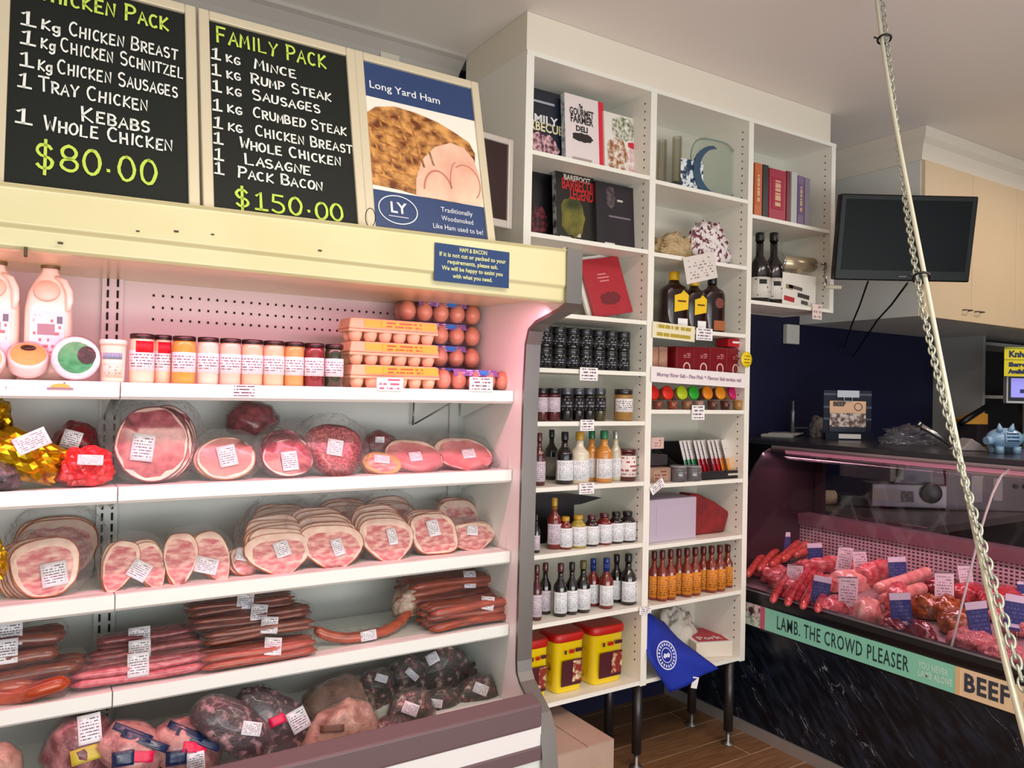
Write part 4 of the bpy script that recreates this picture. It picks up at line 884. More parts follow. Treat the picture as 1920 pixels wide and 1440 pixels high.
pack('meat_pack', (688, 768, 838, 888), Z2, 'small yellow-edged pack with slanting label right of the salami', 'packed meat', None, 'round', 3, .004, .9, [pinkmeat, mat('yellow_fat', '#d3a765', rough=.35, coat=.3), mat('brown_edge')], (.0, .05, .05, .03, -.3), 6, fat=.3)
pack('ham_pack', (735, 855, 812, 886), Z2, 'flat oval ham pack second from the right end of its deck', 'packed ham', 'sliced ham packs', 'round', 4, .003, .95, [mat('pink_ham', '#c4666c', rough=.3, coat=.4, col2='#d98c8c', nscale=14), fat_m, hamrind], (.0, -.1, .042, .036, -.1), 7, fat=.08, spread=.007)
pack('ham_pack', (830, 955, 812, 884), Z2, 'flat oval ham pack at the right end of its deck', 'packed ham', 'sliced ham packs', 'round', 4, .003, .95, [mat('pink_ham'), fat_m, hamrind], (.01, -.06, .046, .038, -.15), 8, fat=.1, spread=-.006)

# ------------------------------------------------------------------ third deck: bacon
Z3 = SHZ[2]
bac = [pinkmeat, fat_m, rind_m]
roast('foil_wrapped_ham', (-40, 12, 1008, 1082), 2.27, .09, 'sliver of gold foil ham at the left edge of the bacon deck', 'ham', 'gold wrapped hams', gold, None, 12, .2, lump=.2, wrap=False, facet=True, part='foil_wrap')
pack('bacon_pack', (20, 198, 948, 1035), Z3, 'shadowed bacon pack at the back behind the leftmost bacon', 'bacon', 'bacon packs', 'loin', 4, .010, .6, bac, None, 21, ymin=2.42, film=film_d)
pack('bacon_pack', (12, 170, 990, 1122), Z3, 'leftmost large pack of streaky bacon with big white label', 'bacon', 'bacon packs', 'tail', 7, .002, .55, bac, (.012, -.17, .058, .062, .12), 22, spread=-.009, fat=.2, film=film_d)
pack('bacon_pack', (190, 318, 998, 1106), Z3, 'bacon pack of two pale halves with diamond-tilted label', 'bacon', 'bacon packs', 'loin', 3, .006, .62, bac, (.012, -.18, .05, .05, -.6), 23, cols=2, fat=.16)
pack('bacon_pack', (312, 440, 985, 1096), Z3, 'bacon pack of two long rashers with label slanting right', 'bacon', 'bacon packs', 'loin', 4, .003, .62, bac, (.02, -.22, .06, .045, -.35), 24, cols=2, fat=.16)
pack('bacon_pack', (430, 496, 1015, 1080), Z3, 'narrow small bacon pack with label on its top half', 'bacon', 'bacon packs', 'tail', 3, .004, .75, bac, (-.003, .12, .036, .036, -.3), 25, fat=.15)
pack('bacon_pack', (462, 602, 945, 1080), Z3, 'tall bacon pack with orange rind right of the narrow pack', 'bacon', 'bacon packs', 'loin', 6, .016, .62, bac, (.006, -.16, .044, .048, .2), 26, fat=.2, fatshift=.09)
pack('bacon_pack', (562, 698, 925, 1064), Z3, 'tall bacon pack with many rims, middle of the five right packs', 'bacon', 'bacon packs', 'loin', 8, .014, .62, bac, (.018, -.24, .034, .054, .15), 27, fat=.2, fatshift=.09)
pack('bacon_pack', (678, 797, 925, 1050), Z3, 'bacon pack with a narrow upright label, third from right', 'bacon', 'bacon packs', 'loin', 6, .014, .62, bac, (.015, -.16, .03, .054, .03), 28, fat=.2, fatshift=.08)
pack('bacon_pack', (778, 874, 940, 1040), Z3, 'bacon pack with a broad upright label, second from right', 'bacon', 'bacon packs', 'square', 4, .010, .62, bac, (.0, .0, .04, .056, .05), 29, fat=.16, fatshift=.02)
pack('bacon_pack', (842, 950, 968, 1030), Z3, 'rightmost bacon pack beside the white end panel', 'bacon', 'bacon packs', 'loin', 3, .005, .62, bac, (.0, .08, .04, .034, -.25), 30, fat=.17, fatshift=.06)
pack('bacon_pack', (838, 925, 922, 985), Z3, 'bacon pack tucked behind the rightmost pack', 'bacon', 'bacon packs', 'square', 3, .006, .62, bac, (.0, -.25, .04, .012, 0), 31, fat=.2, fatshift=.08, ymin=2.36)
for i, (a, b, c_, d_) in enumerate(((475, 600, 930, 960), (600, 720, 922, 960), (690, 800, 920, 960))):
    pack('bacon_pack', (a, b, c_, 1010), Z3, ['back row bacon pack behind the orange-rind pack', 'back row bacon pack behind the pack with many rims', 'back row bacon pack behind the third pack from right'][i], 'bacon', 'bacon packs', 'loin', 4, .012, .45, bac, None, 32+i, ymin=2.44)

# ------------------------------------------------------------------ fourth deck: smoked sausages
Z4 = SHZ[3]
G4 = 'sausage packs on the fourth deck'
sticks('sausage_pack', (-60, 125, 1162, 1200), 2.36, 'pack of thick brown sausages at the top of the left pile', 'packed sausages', G4, saus_m, 1, 3, 41, r=.018, z=Z4+.105, lab=(-.1, .1, .06))
sticks('sausage_pack', (-60, 112, 1192, 1240), 2.33, 'pack of thick brown sausages, second layer of the left pile', 'packed sausages', G4, saus_m, 1, 3, 42, r=.019, z=Z4+.068, lab=(-.12, .1, .06))
sticks('sausage_pack', (-50, 165, 1235, 1285), 2.31, 'pack of brown sausages, third layer of the left pile', 'packed sausages', G4, saus_m, 1, 3, 43, r=.018, z=Z4+.034, lab=None)
sticks('sausage_pack', (-60, 132, 1245, 1330), 2.262, 'pack of fat orange sausages lowest in the left pile', 'packed sausages', G4, saus_o, 1, 2, 44, r=.021, z=Z4+.001, lab=None, bend=.05)
sticks('salami_stick_pack', (180, 372, 1186, 1230), 2.38, 'pack of dark red salami sticks, uppermost of the red pile', 'packed salami sticks', 'salami stick packs', saus_r, 2, 4, 45, z=Z4+.055, lab=(-.1, .1, .055))
sticks('salami_stick_pack', (160, 384, 1212, 1255), 2.33, 'pack of dark red salami sticks, middle of the red pile', 'packed salami sticks', 'salami stick packs', saus_r, 2, 4, 46, z=Z4+.03, lab=(-.07, .1, .055))
sticks('salami_stick_pack', (125, 388, 1240, 1292), 2.275, 'pack of red salami sticks at the front, lowest of the red pile', 'packed salami sticks', 'salami stick packs', mat('bright_salami_skin', '#b23a44', rough=.3, coat=.5, col2='#d0707a', nscale=60, stretch=(1, 2, 2)), 2, 4, 47, z=Z4+.001, lab=(-.02, .1, .052))
mids = [(348, 552, 1112, 1148, 2.40, .112), (352, 582, 1138, 1180, 2.36, .082), (378, 585, 1172, 1212, 2.32, .052), (370, 590, 1196, 1256, 2.262, .001)]
for i, (a, b, c_, d_, Y, dz) in enumerate(mids):
    sticks('sausage_pack', (a, b, c_, d_), Y, 'pack of thin brown sausages in the middle pile, %s' % ['topmost', 'second from top', 'third from top', 'lowest and palest'][i], 'packed sausages', G4, saus_p if i == 3 else saus_m, 2, 5, 50+i, z=Z4+dz, lab=(.02+.03*i, .1, .048, .05, -.15), r=.0085 if i < 3 else .0105)
# the single curved sausage
P0 = at(680, 1205, 2, Z4)
t = thing('curved_sausage', (P0.x, max(2.27, P0.y), Z4), 'single curved orange sausage in clear wrap with white label', 'sausage', rot=(0, 0, .02)); r_ = .0165
ends = [at(590, 1178, 1, 2.30), at(612, 1190, 1, 2.29), at(650, 1196, 1, 2.275), at(690, 1196, 1, 2.272), at(725, 1185, 1, 2.285), at(752, 1165, 1, 2.32), at(772, 1142, 1, 2.36)]
ends = [Vector((p.x-t.location.x, p.y-t.location.y, max(r_, p.z-Z4))) for p in ends]
def spline(P, n):
    out = []
    for i in range(len(P)-1):
        p0, p1, p2, p3 = P[max(0, i-1)], P[i], P[i+1], P[min(len(P)-1, i+2)]
        for k in range(n):
            u = k/n; out.append(.5*((2*p1)+(p2-p0)*u+(2*p0-5*p1+4*p2-p3)*u*u+(3*p1-p0-3*p2+p3)*u**3))
    return out+[P[-1]]
S_ = spline(ends, 6); mb = MB(); N_ = len(S_); mb.tube(S_, [r_*(1-.75*abs(2*i/(N_-1)-1)**14) for i in range(N_)], 12); sb = mb.build('sausage', saus_o, t)
mb = MB(); mb.tube(S_, [(r_*1.25+.003*math.sin(i*1.7))*(1-.6*abs(2*i/(N_-1)-1)**14) for i in range(N_)], 10); mb.build('plastic_wrap', film_m, t)
stick(t, [sb], (-.3, -1, .2), (0, 0, 1), .05, .03, pl_white, c=(ends[3].x, ends[3].y, ends[3].z), roll=.1, lift=.005)
sticks('sausage_pack', (752, 925, 1070, 1122), 2.40, 'upper pack of thin orange sausages at the right end', 'packed sausages', G4, mat('orange_stick_skin', '#a8431a', rough=.28, coat=.5, col2='#7a280c', nscale=18, stretch=(1, 6, 6)), 3, 5, 61, z=Z4+.06, lab=(.18, .05, .045, .06, -.05))
sticks('sausage_pack', (790, 955, 1118, 1175), 2.29, 'lower pack of thin orange sausages at the right end', 'packed sausages', G4, mat('orange_stick_skin'), 3, 5, 62, z=Z4+.001, lab=(.18, .05, .045, .045, -.2))
roast('sausage_end_bundle', (735, 800, 1098, 1150), 2.37, .06, 'knotted cream sausage ends in crumpled wrap left of the right packs', 'sausage ends', None, mat('casing_ends', '#c9b29a', rough=.4, coat=.3, col2='#7a4a30', nscale=22), None, 63, .3, lump=.15, flat=.3)

# ------------------------------------------------------------------ bottom deck: roasts
G5 = 'vacuum packed joints on the bottom deck'
roast('meat_tray', (-45, 42, 1398, 1470), 2.18, .12, 'pale clear pack cut off at the bottom left corner', 'packed meat', G5, brownpk, None, 71, .1)
roast('packed_joint', (80, 218, 1338, 1450), 2.24, .15, 'dark red joint with a label and yellow band at bottom left', 'packed meat', G5, mat('deep_red_meat', '#6a1e2a', rough=.28, coat=.5, col2='#b77a78', nscale=30, detail=5, ramp=(.45, .7), bump=.4, bscale=90), (.12, .2, .052, .07, .08), 72, stickers=((.18, -.20, .10, .036, .15, mat('yellow_band', '#cdb73a', rough=.4), 'yellow_band'),))
for i, (a, b) in enumerate(((198, 308), (298, 408))):
    roast('packed_lamb_leg', (a, b, 1340-i*4, 1462), 2.20-i*.0, .15, ['pale lamb leg in navy striped film, left of the pair', 'pale lamb leg in navy striped film, right of the pair'][i], 'packed meat', G5, lamb_m, None if i == 0 else (.12, -.28, .045, .05, .1), 73+i, rot=-.75, q=.6, stickers=((-.05, .22, .10, .018, -.5, stripe, 'navy_stripe'), (.16, .05, .12, .02, -.5, stripe, 'navy_stripe'), (-.2, -.15, .05, .035, .0, stripe, 'navy_patch'), (.1, -.18 if i == 0 else -.05, .058, .026, -.15, pinklab, 'pink_sticker')))
roast('vacuum_beef', (372, 516, 1298, 1428), 2.17, .11, 'long dark marbled beef joint, left of the pair', 'packed meat', G5, beef_m, (.18, -.08, .05, .035, -.2), 75, rot=-.75, q=.42, amp=.1)
roast('vacuum_beef', (438, 608, 1280, 1424), 2.27, .11, 'long dark marbled beef joint with hot pink sticker, right of the pair', 'packed meat', G5, beef_m, (.2, -.05, .055, .062, .45), 76, rot=-.75, q=.42, amp=.1, stickers=((-.03, .0, .045, .026, .35, pinklab, 'pink_sticker'),))
roast('vacuum_beef', (560, 720, 1272, 1360), 2.42, .16, 'brown joint at the back of the bottom deck between beef and herb roasts', 'packed meat', G5, brownpk, None, 77)
roast('packed_roast', (562, 716, 1318, 1455), 2.22, .15, 'brown roast with square white label and blue sticker', 'packed meat', G5, brownpk, (.02, -.23, .055, .058, .05), 78, stickers=((.26, -.12, .058, .028, -.35, bluelab, 'blue_sticker'), (-.12, .16, .07, .02, 0, mat('brown_print', '#6b4a34', rough=.5), 'brown_print')))
hb = [(668, 745, 1255, 1318, 2.40, (.1, .2, .04, .024, -.3)), (722, 805, 1232, 1302, 2.42, (.1, .0, .048, .022, -.7)), (785, 875, 1210, 1286, 2.42, (-.22, .22, .042, .036, .5)),
      (848, 938, 1268, 1352, 2.30, (.08, .18, .05, .034, -.35)), (778, 868, 1290, 1360, 2.30, (-.08, .1, .045, .026, -.15)), (722, 815, 1292, 1388, 2.24, (.0, .1, .05, .036, -.35)),
      (698, 765, 1342, 1405, 2.20, None), (778, 862, 1352, 1404, 2.16, (.22, .1, .046, .022, -.25)), (712, 785, 1382, 1428, 2.13, (.1, .05, .048, .022, -.15)), (862, 960, 1330, 1378, 2.19, (-.05, .1, .044, .022, .3))]
hd = ['leftmost in the upper row of the pile', 'with narrow steep label, upper row second from left', 'topmost of the pile with square label at its upper left', 'at the right side beside the end panel', 'centre right of the pile with flat label', 'largest and greenest at the middle of the pile', 'without a label at the lower left of the pile', 'low front of the pile with label at its right', 'lowest at the front left of the pile', 'low at the right corner by the bumper']
for i, (a, b, c_, d_, Y, lb) in enumerate(hb):
    roast('herb_crusted_roast', (a, b, c_, d_), Y, .09, 'small herb-crusted roast, ' + hd[i], 'packed roast', 'herb-crusted mini roasts', herb_m, lb, 80+i, .12, sub=4, film=film_d)
for i, (a, b, c_, d_, Y) in enumerate(((745, 850, 1330, 1400, 2.34), (640, 720, 1300, 1390, 2.38), (850, 930, 1240, 1330, 2.44))):
    roast('herb_crusted_roast', (a, b, c_, d_), Y, .1, 'half-hidden herb-crusted roast ' + ['under the middle of the pile', 'behind the brown roast', 'at the back right of the pile'][i], 'packed roast', 'herb-crusted mini roasts', herb_m, None, 95+i, .12, sub=3, film=film_d)
# ------------------------------------------------------------------ goods on the shelving unit
def xz(px, py, Y): return at(px, py, 1, Y)
def book(px0, px1, pyt, zs, Y, th, label, col, elems=(), lean=.07, x0=None, spine=None, group='cookbooks on the shelving unit', yaw=0, cat='book', name='cookbook'):
    a = xz(px0, pyt+60, Y).x if x0 is None else x0; b = xz(px1, pyt+60, Y).x; H = (xz((px0+px1)/2, pyt, Y).z-zs)/math.cos(lean); W = b-a
    t = thing(name, ((a+b)/2, Y, zs+.001), label, cat, group, rot=(-lean, 0, yaw)); cm = mat('cover_'+col.strip('#'), col, rough=.32, coat=.3)
    mb = MB(); mb.box(-W/2, W/2, 0, .003, 0, H); mb.box(-W/2, W/2, th-.003, th, 0, H); mb.box(-W/2, -W/2+.003, .003, th-.003, 0, H); mb.build('cover', [cm], t)
    if spine: mb = MB(); mb.box(-W/2-.0008, -W/2, .001, th-.001, .004, H-.004); mb.build('spine_print', spine, t)
    mb = MB(); mb.box(-W/2+.0035, W/2-.004, .0032, th-.0032, .004, H-.004); mb.build('pages', paperw, t)
    for e in elems:
        if e[0] == 't': lettering(t, e[1], e[4], mat('ink_'+e[5].strip('#'), e[5], rough=.5), ((e[2]-.5)*W, -.0012, e[3]*H), (1, 0, 0), (0, 0, 1), bold=.0012, fit=(e[6]*W if len(e) > 6 else None))
        else:
            mb = MB(); u0, u1, v0, v1 = e[1:5]; k = 22
            if e[0] == 'o': mb.face([((u0+u1)/2*W-W/2+(u1-u0)/2*W*math.cos(2*PI*i/k)*(1+.12*math.sin(i*5)), -.0007, ((v0+v1)/2+(v1-v0)/2*math.sin(2*PI*i/k)*(1+.12*math.cos(i*3)))*H) for i in range(k)])
            else: mb.face([((u0-.5)*W, -.0005, v0*H), ((u1-.5)*W, -.0005, v0*H), ((u1-.5)*W, -.0005, v1*H), ((u0-.5)*W, -.0005, v1*H)])
            mb.build('cover_picture', e[5], t)
    return t
zA, zB, zC_, zD, zE, zF, zG, zH, zI = COLS[0][2]
for c_ in ('2c2426', 'c8c2b4', 'd8b08a'): mat('ink_'+c_, '#'+c_, rough=.5)
pinkpic = mat('picture_pink_food', '#5a2f3c', rough=.4, col2='#e7b8c0', nscale=60, ramp=(.42, .6)); foodpic = mat('picture_roast_food', '#9a5a2a', rough=.4, col2='#efe6dc', nscale=45, ramp=(.42, .62)); greenpic = mat('picture_green_garnish', '#5d6a35', rough=.4, col2='#ece8e0', nscale=60)
book(1000, 1060, 168, zA, 2.40, .02, 'dark blue barbecue cookbook at the left end of the top shelf', '#1b2130', [('t', 'FAMILY', .5, .60, .045, '#e8e6e6', .74), ('t', 'BARBECUE', .52, .50, .05, '#eadfb4', .92), ('r', .38, .82, .82, .85, mat('ink_aab0bb', '#aab0bb', rough=.5)), ('o', .12, .92, .05, .42, pinkpic)], x0=1.51)
book(1063, 1136, 180, zA, 2.36, .026, 'white farmer cookbook with a red stripe, middle of the top shelf', '#e9dcdb', [('t', 'The', .4, .86, .022, '#2c2426', .1), ('t', 'GOURMET', .42, .77, .04, '#2c2426', .62), ('t', 'FARMER', .42, .67, .04, '#2c2426', .58), ('t', 'DELI', .42, .55, .03, '#2c2426', .3), ('o', .16, .72, .38, .5, mat('ink_2c2426')), ('r', .16, .66, .10, .16, mat('ink_b09a9a', '#b09a9a', rough=.6)), ('r', .86, 1.0, 0, 1, mat('stripe_red', '#d8273f', rough=.4))], spine=mat('spine_blue_grey', '#76889a', rough=.5, col2='#e0e0e0', nscale=60))
book(1136, 1201, 214, zA, 2.35, .02, 'white cookbook with a roast and glass picture, right end of the top shelf', '#e8e2da', [('o', .05, .68, .05, .62, foodpic), ('o', .2, .9, .6, .98, greenpic), ('o', .62, .98, .1, .5, mat('picture_rose', '#d8a5a8', rough=.4, col2='#efe9e6', nscale=40)), ('o', .66, .98, .5, .6, mat('stripe_red'))])
book(998, 1040, 300, zB, 2.42, .02, 'nearly black cookbook at the left end of the second shelf', '#0e0d10', [('o', .3, .9, .08, .45, mat('picture_dark_red', '#1a0c10', rough=.4, col2='#7e2a38', nscale=50, ramp=(.45, .65)))], x0=1.51)
book(1046, 1118, 314, zB, 2.36, .024, 'black cookbook with red barbecue lettering and green picture', '#15140f', [('o', .1, .75, .1, .62, mat('picture_olive', '#26300f', rough=.4, col2='#8a8030', nscale=9)), ('t', 'BAREFOOT', .55, .86, .03, '#c8c2b4', .7), ('t', 'BARBECUE', .58, .77, .06, '#c01f22', .86), ('t', 'LEGEND', .66, .65, .055, '#c01f22', .62), ('r', .5, .62, .1, .5, mat('picture_pale', '#cfc6a8', rough=.4)), ('r', .08, .36, .0, .09, paperw)], spine=mat('spine_pale', '#a8b0b0', rough=.5, col2='#3a3030', nscale=40))
book(1121, 1192, 344, zB, 2.34, .024, 'dark purple grey cookbook at the right end of the second shelf', '#221c25', [('o', .25, .5, .62, .95, mat('picture_smoke', '#6a5a5e', rough=.4, col2='#241c24', nscale=50)), ('r', .32, .9, .485, .51, mat('ink_7d7480', '#7d7480', rough=.5)), ('r', .55, .7, .74, .77, mat('ink_c8c2b4')), ('r', .2, .46, .0, .09, paperw)])
for k, (px0, px1, pyt, Y, col, lb, sp) in enumerate(((1116, 1188, 492, 2.34, '#a81f2e', 'red ring bound book leaning on white folders', 1), (1104, 1174, 488, 2.36, '#e6e0d6', 'white folder leaning behind the red ring bound book', 0))):
    el = [('r', .34, .56, .71, .73, mat('ink_d98a8c', '#d98a8c', rough=.5)), ('r', .32, .62, .65, .67, mat('ink_d98a8c')), ('r', .36, .6, .59, .61, mat('ink_d98a8c')), ('o', .25, .8, .18, .4, mat('emblem_dark_red', '#6e1722', rough=.5))] if k == 0 else []
    book(px0, px1, pyt, zC_, Y, .012, lb, col, el, lean=.22, group='folders on the third shelf', cat='folder', name='ring_binder' if k == 0 else 'white_folder').rotation_euler = (-.2, -.2, .0)
for o in C.objects:
    if o.parent is None and o.name.startswith(('ring_binder', 'white_folder')): o.location.z = zC_+.0225
wd = thing('white_sheet', (2.01, 2.44, zC_+.001), 'white printed sheet standing at the right behind the red book', 'paper', rot=(-.06, 0, 0)); quad('sheet', print_mat('sheet_print', '#d8d2cc', '#a59a98', 14, .3, us=10), wd, (0, 0, .1), (1, 0, 0), (0, 0, 1), .075, .2)
# jars, tins and bottles
def jar(px0, px1, pyt, zs, Y, label, group, body, lid, lab=None, labz=(.25, .7), cat='jar', name='spice_jar', lidh=.16, ang=-110):
    a, b = xz(px0, pyt+20, Y).x, xz(px1, pyt+20, Y).x; r = (b-a)/2*.97; H = xz((px0+px1)/2, pyt, Y).z-zs
    t = thing(name, ((a+b)/2, Y+r*.2, zs+.0005), label, cat, group)
    mb = MB(); mb.lathe([(r*.93, 0), (r, .003), (r, H*(.92-lidh)), (r*.9, H*(1-lidh))], 20); mb.build('body', body, t)
    mb = MB(); mb.lathe([(r*.97, H*(1-lidh)), (r*.99, H*(1-lidh)+.001), (r*.99, H*.985), (r*.93, H)], 20); mb.build('lid', lid, t)
    if lab: arc_label('paper_label', lab, t, r*1.015, H*labz[0], H*labz[1], ang, 150)
    return t
def bottle(px0, px1, pyt, zs, Y, label, group, glass, cap, lab=None, labz=(.08, .46), neck=.36, sh=.56, name='sauce_bottle', ang=-112, cat='bottle', capz=.84, lab2=None, mid=None):
    a, b = xz(px0, pyt+60, Y).x, xz(px1, pyt+60, Y).x; r = (b-a)/2*.97; H = xz((px0+px1)/2, pyt, Y).z-zs
    t = thing(name, ((a+b)/2, Y+r*.2, zs+.0005), label, cat, group)
    mb = MB(); mb.lathe([(r*.9, 0), (r, .004), (r, H*sh), (r*.92, H*(sh+.05)), (r*(neck+.15), H*(sh+.13)), (r*neck, H*(sh+.18)), (r*neck*.95, H*capz)], 20); mb.build('glass', glass, t)
    mb = MB(); mb.lathe([(r*neck*1.12, H*capz), (r*neck*1.15, H*(capz+.01)), (r*neck*1.15, H*.985), (r*neck, H)], 16); mb.build('cap', cap, t)
    if lab: arc_label('paper_label', lab, t, r*1.015, H*labz[0], H*labz[1], ang, 140)
    if mid: arc_label('neck_band', mid, t, r*neck*1.06, H*(sh+.2), H*capz, ang, 300)
    return t
bk_g = mat('black_jar_glass', '#0d0d11', rough=.2, coat=.6); bk_l = mat('black_lid', '#16161b', rough=.3, coat=.3); rim_l = mat('tin_rim_grey', '#55565e', rough=.3, metal=.6)
blk_lab = print_mat('black_jar_print', '#17171c', '#8d8f9a', 4, .45, us=8)
a0, a1 = xz(1017, 650, 2.31).x, xz(1188, 650, 2.31).x
hj = xz(1100, 616, 2.31).z-zD; hj = hj/2
for r_ in range(2):
    for k in range(7):
        wj = (a1-a0)/7; t = thing('black_jar', (a0+wj*(k+.5), 2.31+wj/2, zD+r_*hj+.0005), f'squat black jar with black lid, {ORD[k]} from left in the {["lower", "upper"][r_]} row of black jars', 'jar', 'black jars stacked in two rows'); rr = wj*.485
        mb = MB(); mb.lathe([(rr*.95, 0), (rr, .003), (rr, hj*.66), (rr*.93, hj*.7)], 18); mb.build('body', bk_g, t)
        mb = MB(); mb.lathe([(rr*.97, hj*.70), (rr, hj*.71), (rr, hj*.96), (rr*.95, hj*.995)], 18); mb.build('lid', bk_l, t)
        mb = MB(); mb.lathe([(rr*1.01, hj*.705), (rr*1.012, hj*.725)], 18, cap=False); mb.build('rim', rim_l, t); arc_label('paper_label', blk_lab, t, rr*1.012, hj*.12, hj*.6, -110, 120)
dred = mat('dark_red_preserve', '#4a1016', rough=.2, coat=.6); tanj = mat('tan_preserve', '#9a7236', rough=.2, coat=.6)
for k, (a, b) in enumerate(((1008, 1027), (1028, 1050))): jar(a, b, 728, zE, 2.31, 'dark red preserve jar with shade-tinted label, %s of the pair at left' % ['left', 'right'][k], 'jars on the fifth shelf', dred, bk_l, bot_lab2, (.28, .72))
for k, (a, b) in enumerate(((1053, 1074), (1076, 1095), (1096, 1115), (1116, 1135))): jar(a, b, 728, zE, 2.31, f'slim black jar with clear grinder top, {ORD[k]} of the four', 'jars on the fifth shelf', bk_g if k < 3 else mat('olive_jar', '#3a3a20', rough=.2, coat=.6), rim_l, blk_lab, (.3, .7), lidh=.2)
jar(1157, 1185, 730, zE, 2.31, 'tan relish jar with white label standing alone at the right', 'jars on the fifth shelf', tanj, bk_l, jar_lab, (.28, .7))
wine = mat('dark_wine_glass', '#120a0c', rough=.12, coat=.7); cap_r = mat('cap_dark_red', '#4e1018', rough=.3, coat=.4); cap_b = mat('cap_black', '#131216', rough=.3); cap_g = mat('cap_green', '#1d6a45', rough=.3); cap_y = mat('cap_gold', '#b98f2a', rough=.3); cap_s = mat('cap_silver', '#a8a8a4', rough=.25, metal=.6); cap_bl = mat('cap_blue', '#17307e', rough=.3)
amber = mat('amber_sauce', '#c98538', rough=.18, coat=.6); whites = mat('white_sauce', '#d8d0ba', rough=.2, coat=.6); pales = mat('pale_sauce', '#c2bba2', rough=.18, coat=.6); reds = mat('red_sauce', '#701a14', rough=.16, coat=.6); yels = mat('yellow_sauce', '#a8923a', rough=.18, coat=.6)
GF = 'bottles on the sixth shelf'
bottle(1002, 1022, 812, zF, 2.32, 'dark red bottle with shade-tinted label at the left end of the sixth shelf', GF, dred, cap_r, bot_lab2)
bottle(1024, 1046, 806, zF, 2.46, 'dark bottle with shade-grey label at the back of the sixth shelf', GF, wine, cap_b, mat('shaded_label', '#8a8278', rough=.6))  # the label's grey is shade painted into its colour
bottle(1046, 1074, 810, zF, 2.32, 'black sauce bottle with white label beside the white sauce', GF, wine, cap_b, bot_lab)
bottle(1073, 1104, 810, zF, 2.31, 'white dressing bottle with large pale label', GF, whites, cap_y, bot_lab, neck=.38)
bottle(1100, 1121, 808, zF, 2.36, 'amber dressing bottle with green cap behind the white one', GF, amber, cap_g, bot_lab, neck=.42)
bottle(1121, 1147, 808, zF, 2.31, 'amber dressing bottle with green cap at the front', GF, amber, cap_g, bot_lab, neck=.42)
bottle(1146, 1164, 808, zF, 2.33, 'slim pale dressing bottle between amber bottle and red jar', GF, pales, cap_s, bot_lab, neck=.42)
jar(1165, 1191, 842, zF, 2.31, 'dark red sauce jar with white label at the right end of the sixth shelf', GF, dred, cap_r, print_mat('red_pic_label', '#f0e9e6', '#b8505a', 5, .5, us=6), (.14, .8), cat='bottle', name='sauce_jar', lidh=.1)
GG = 'bottles on the seventh shelf'
bottle(1000, 1012, 965, zG, 2.30, 'bottle with shade-tinted label half hidden by the refrigerator trim', GG, wine, cap_b, bot_lab2)
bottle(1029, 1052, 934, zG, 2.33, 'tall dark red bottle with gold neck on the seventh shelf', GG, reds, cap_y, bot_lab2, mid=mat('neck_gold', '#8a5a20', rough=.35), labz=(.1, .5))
G7 = [(1050, 1072, 969, reds, cap_y, 'amber cap'), (1072, 1098, 966, yels, cap_y, 'yellow contents'), (1099, 1121, 966, mat('plum_sauce', '#2a1018', rough=.16, coat=.6), cap_r, 'plum contents'), (1122, 1146, 962, reds, cap_r, 'red cap'), (1145, 1167, 960, wine, cap_b, 'black cap'), (1165, 1190, 959, wine, cap_b, 'black cap beside the divider')]
for k, (a, b, y, g, c, d) in enumerate(G7): bottle(a, b, y, zG, 2.31, f'short sauce bottle with white label and {d}, {ORD[k]} of six', GG, g, c, bot_lab, sh=.66, neck=.5, labz=(.07, .66), capz=.86, name='short_sauce_bottle')
tr = thing('black_tray', (1.72, 2.43, zG+.0), 'black shallow tray leaning at the back behind the short bottles', 'tray'); mb = MB(); mb.box(-.2, .12, .0, .02, 0, .14); mb.prism([(-.2, .14), (.15, .14), (.26, .16), (.1, .185), (-.2, .2)], .0, .05, 1); mb.build('tray', mat('tray_black', '#101014', rough=.35), tr)
GH = 'bottles on the eighth shelf'
H8 = [(998, 1016, 1060, dred, cap_r, bot_lab2, 'shade-tinted label, leftmost of the row'), (1013, 1033, 1056, wine, cap_r, bot_lab2, 'shade-tinted label, second of the row'), (1041, 1063, 1057, wine, cap_r, bot_lab, 'white label and red cap'), (1063, 1083, 1055, wine, cap_b, bot_lab, 'white label and black cap, fourth of the row'), (1083, 1106, 1052, wine, mat('cap_olive', '#5a532a', rough=.35), bot_lab, 'white label and olive cap'), (1103, 1123, 1048, reds, cap_bl, bot_lab, 'blue cap at the back of the pair'), (1127, 1149, 1047, reds, cap_bl, bot_lab, 'blue cap at the front of the pair'), (1147, 1167, 1040, wine, cap_b, bot_lab, 'white label, second from the divider'), (1168, 1191, 1039, wine, cap_b, bot_lab, 'white label, beside the divider')]
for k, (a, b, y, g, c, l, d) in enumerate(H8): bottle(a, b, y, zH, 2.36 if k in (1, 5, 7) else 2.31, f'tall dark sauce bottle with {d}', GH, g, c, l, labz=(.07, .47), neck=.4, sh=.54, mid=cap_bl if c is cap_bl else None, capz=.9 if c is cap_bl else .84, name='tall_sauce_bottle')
yb = mat('yellow_bucket_plastic', '#f2cf0a', rough=.35, coat=.3); rl = mat('red_bucket_lid', '#b3160f', rough=.35); brn = mat('bucket_print_brown', '#4a1420', rough=.45); picb = mat('bucket_print_picture', '#8a2a20', rough=.45, col2='#e8d8b0', nscale=35, ramp=(.5, .66))
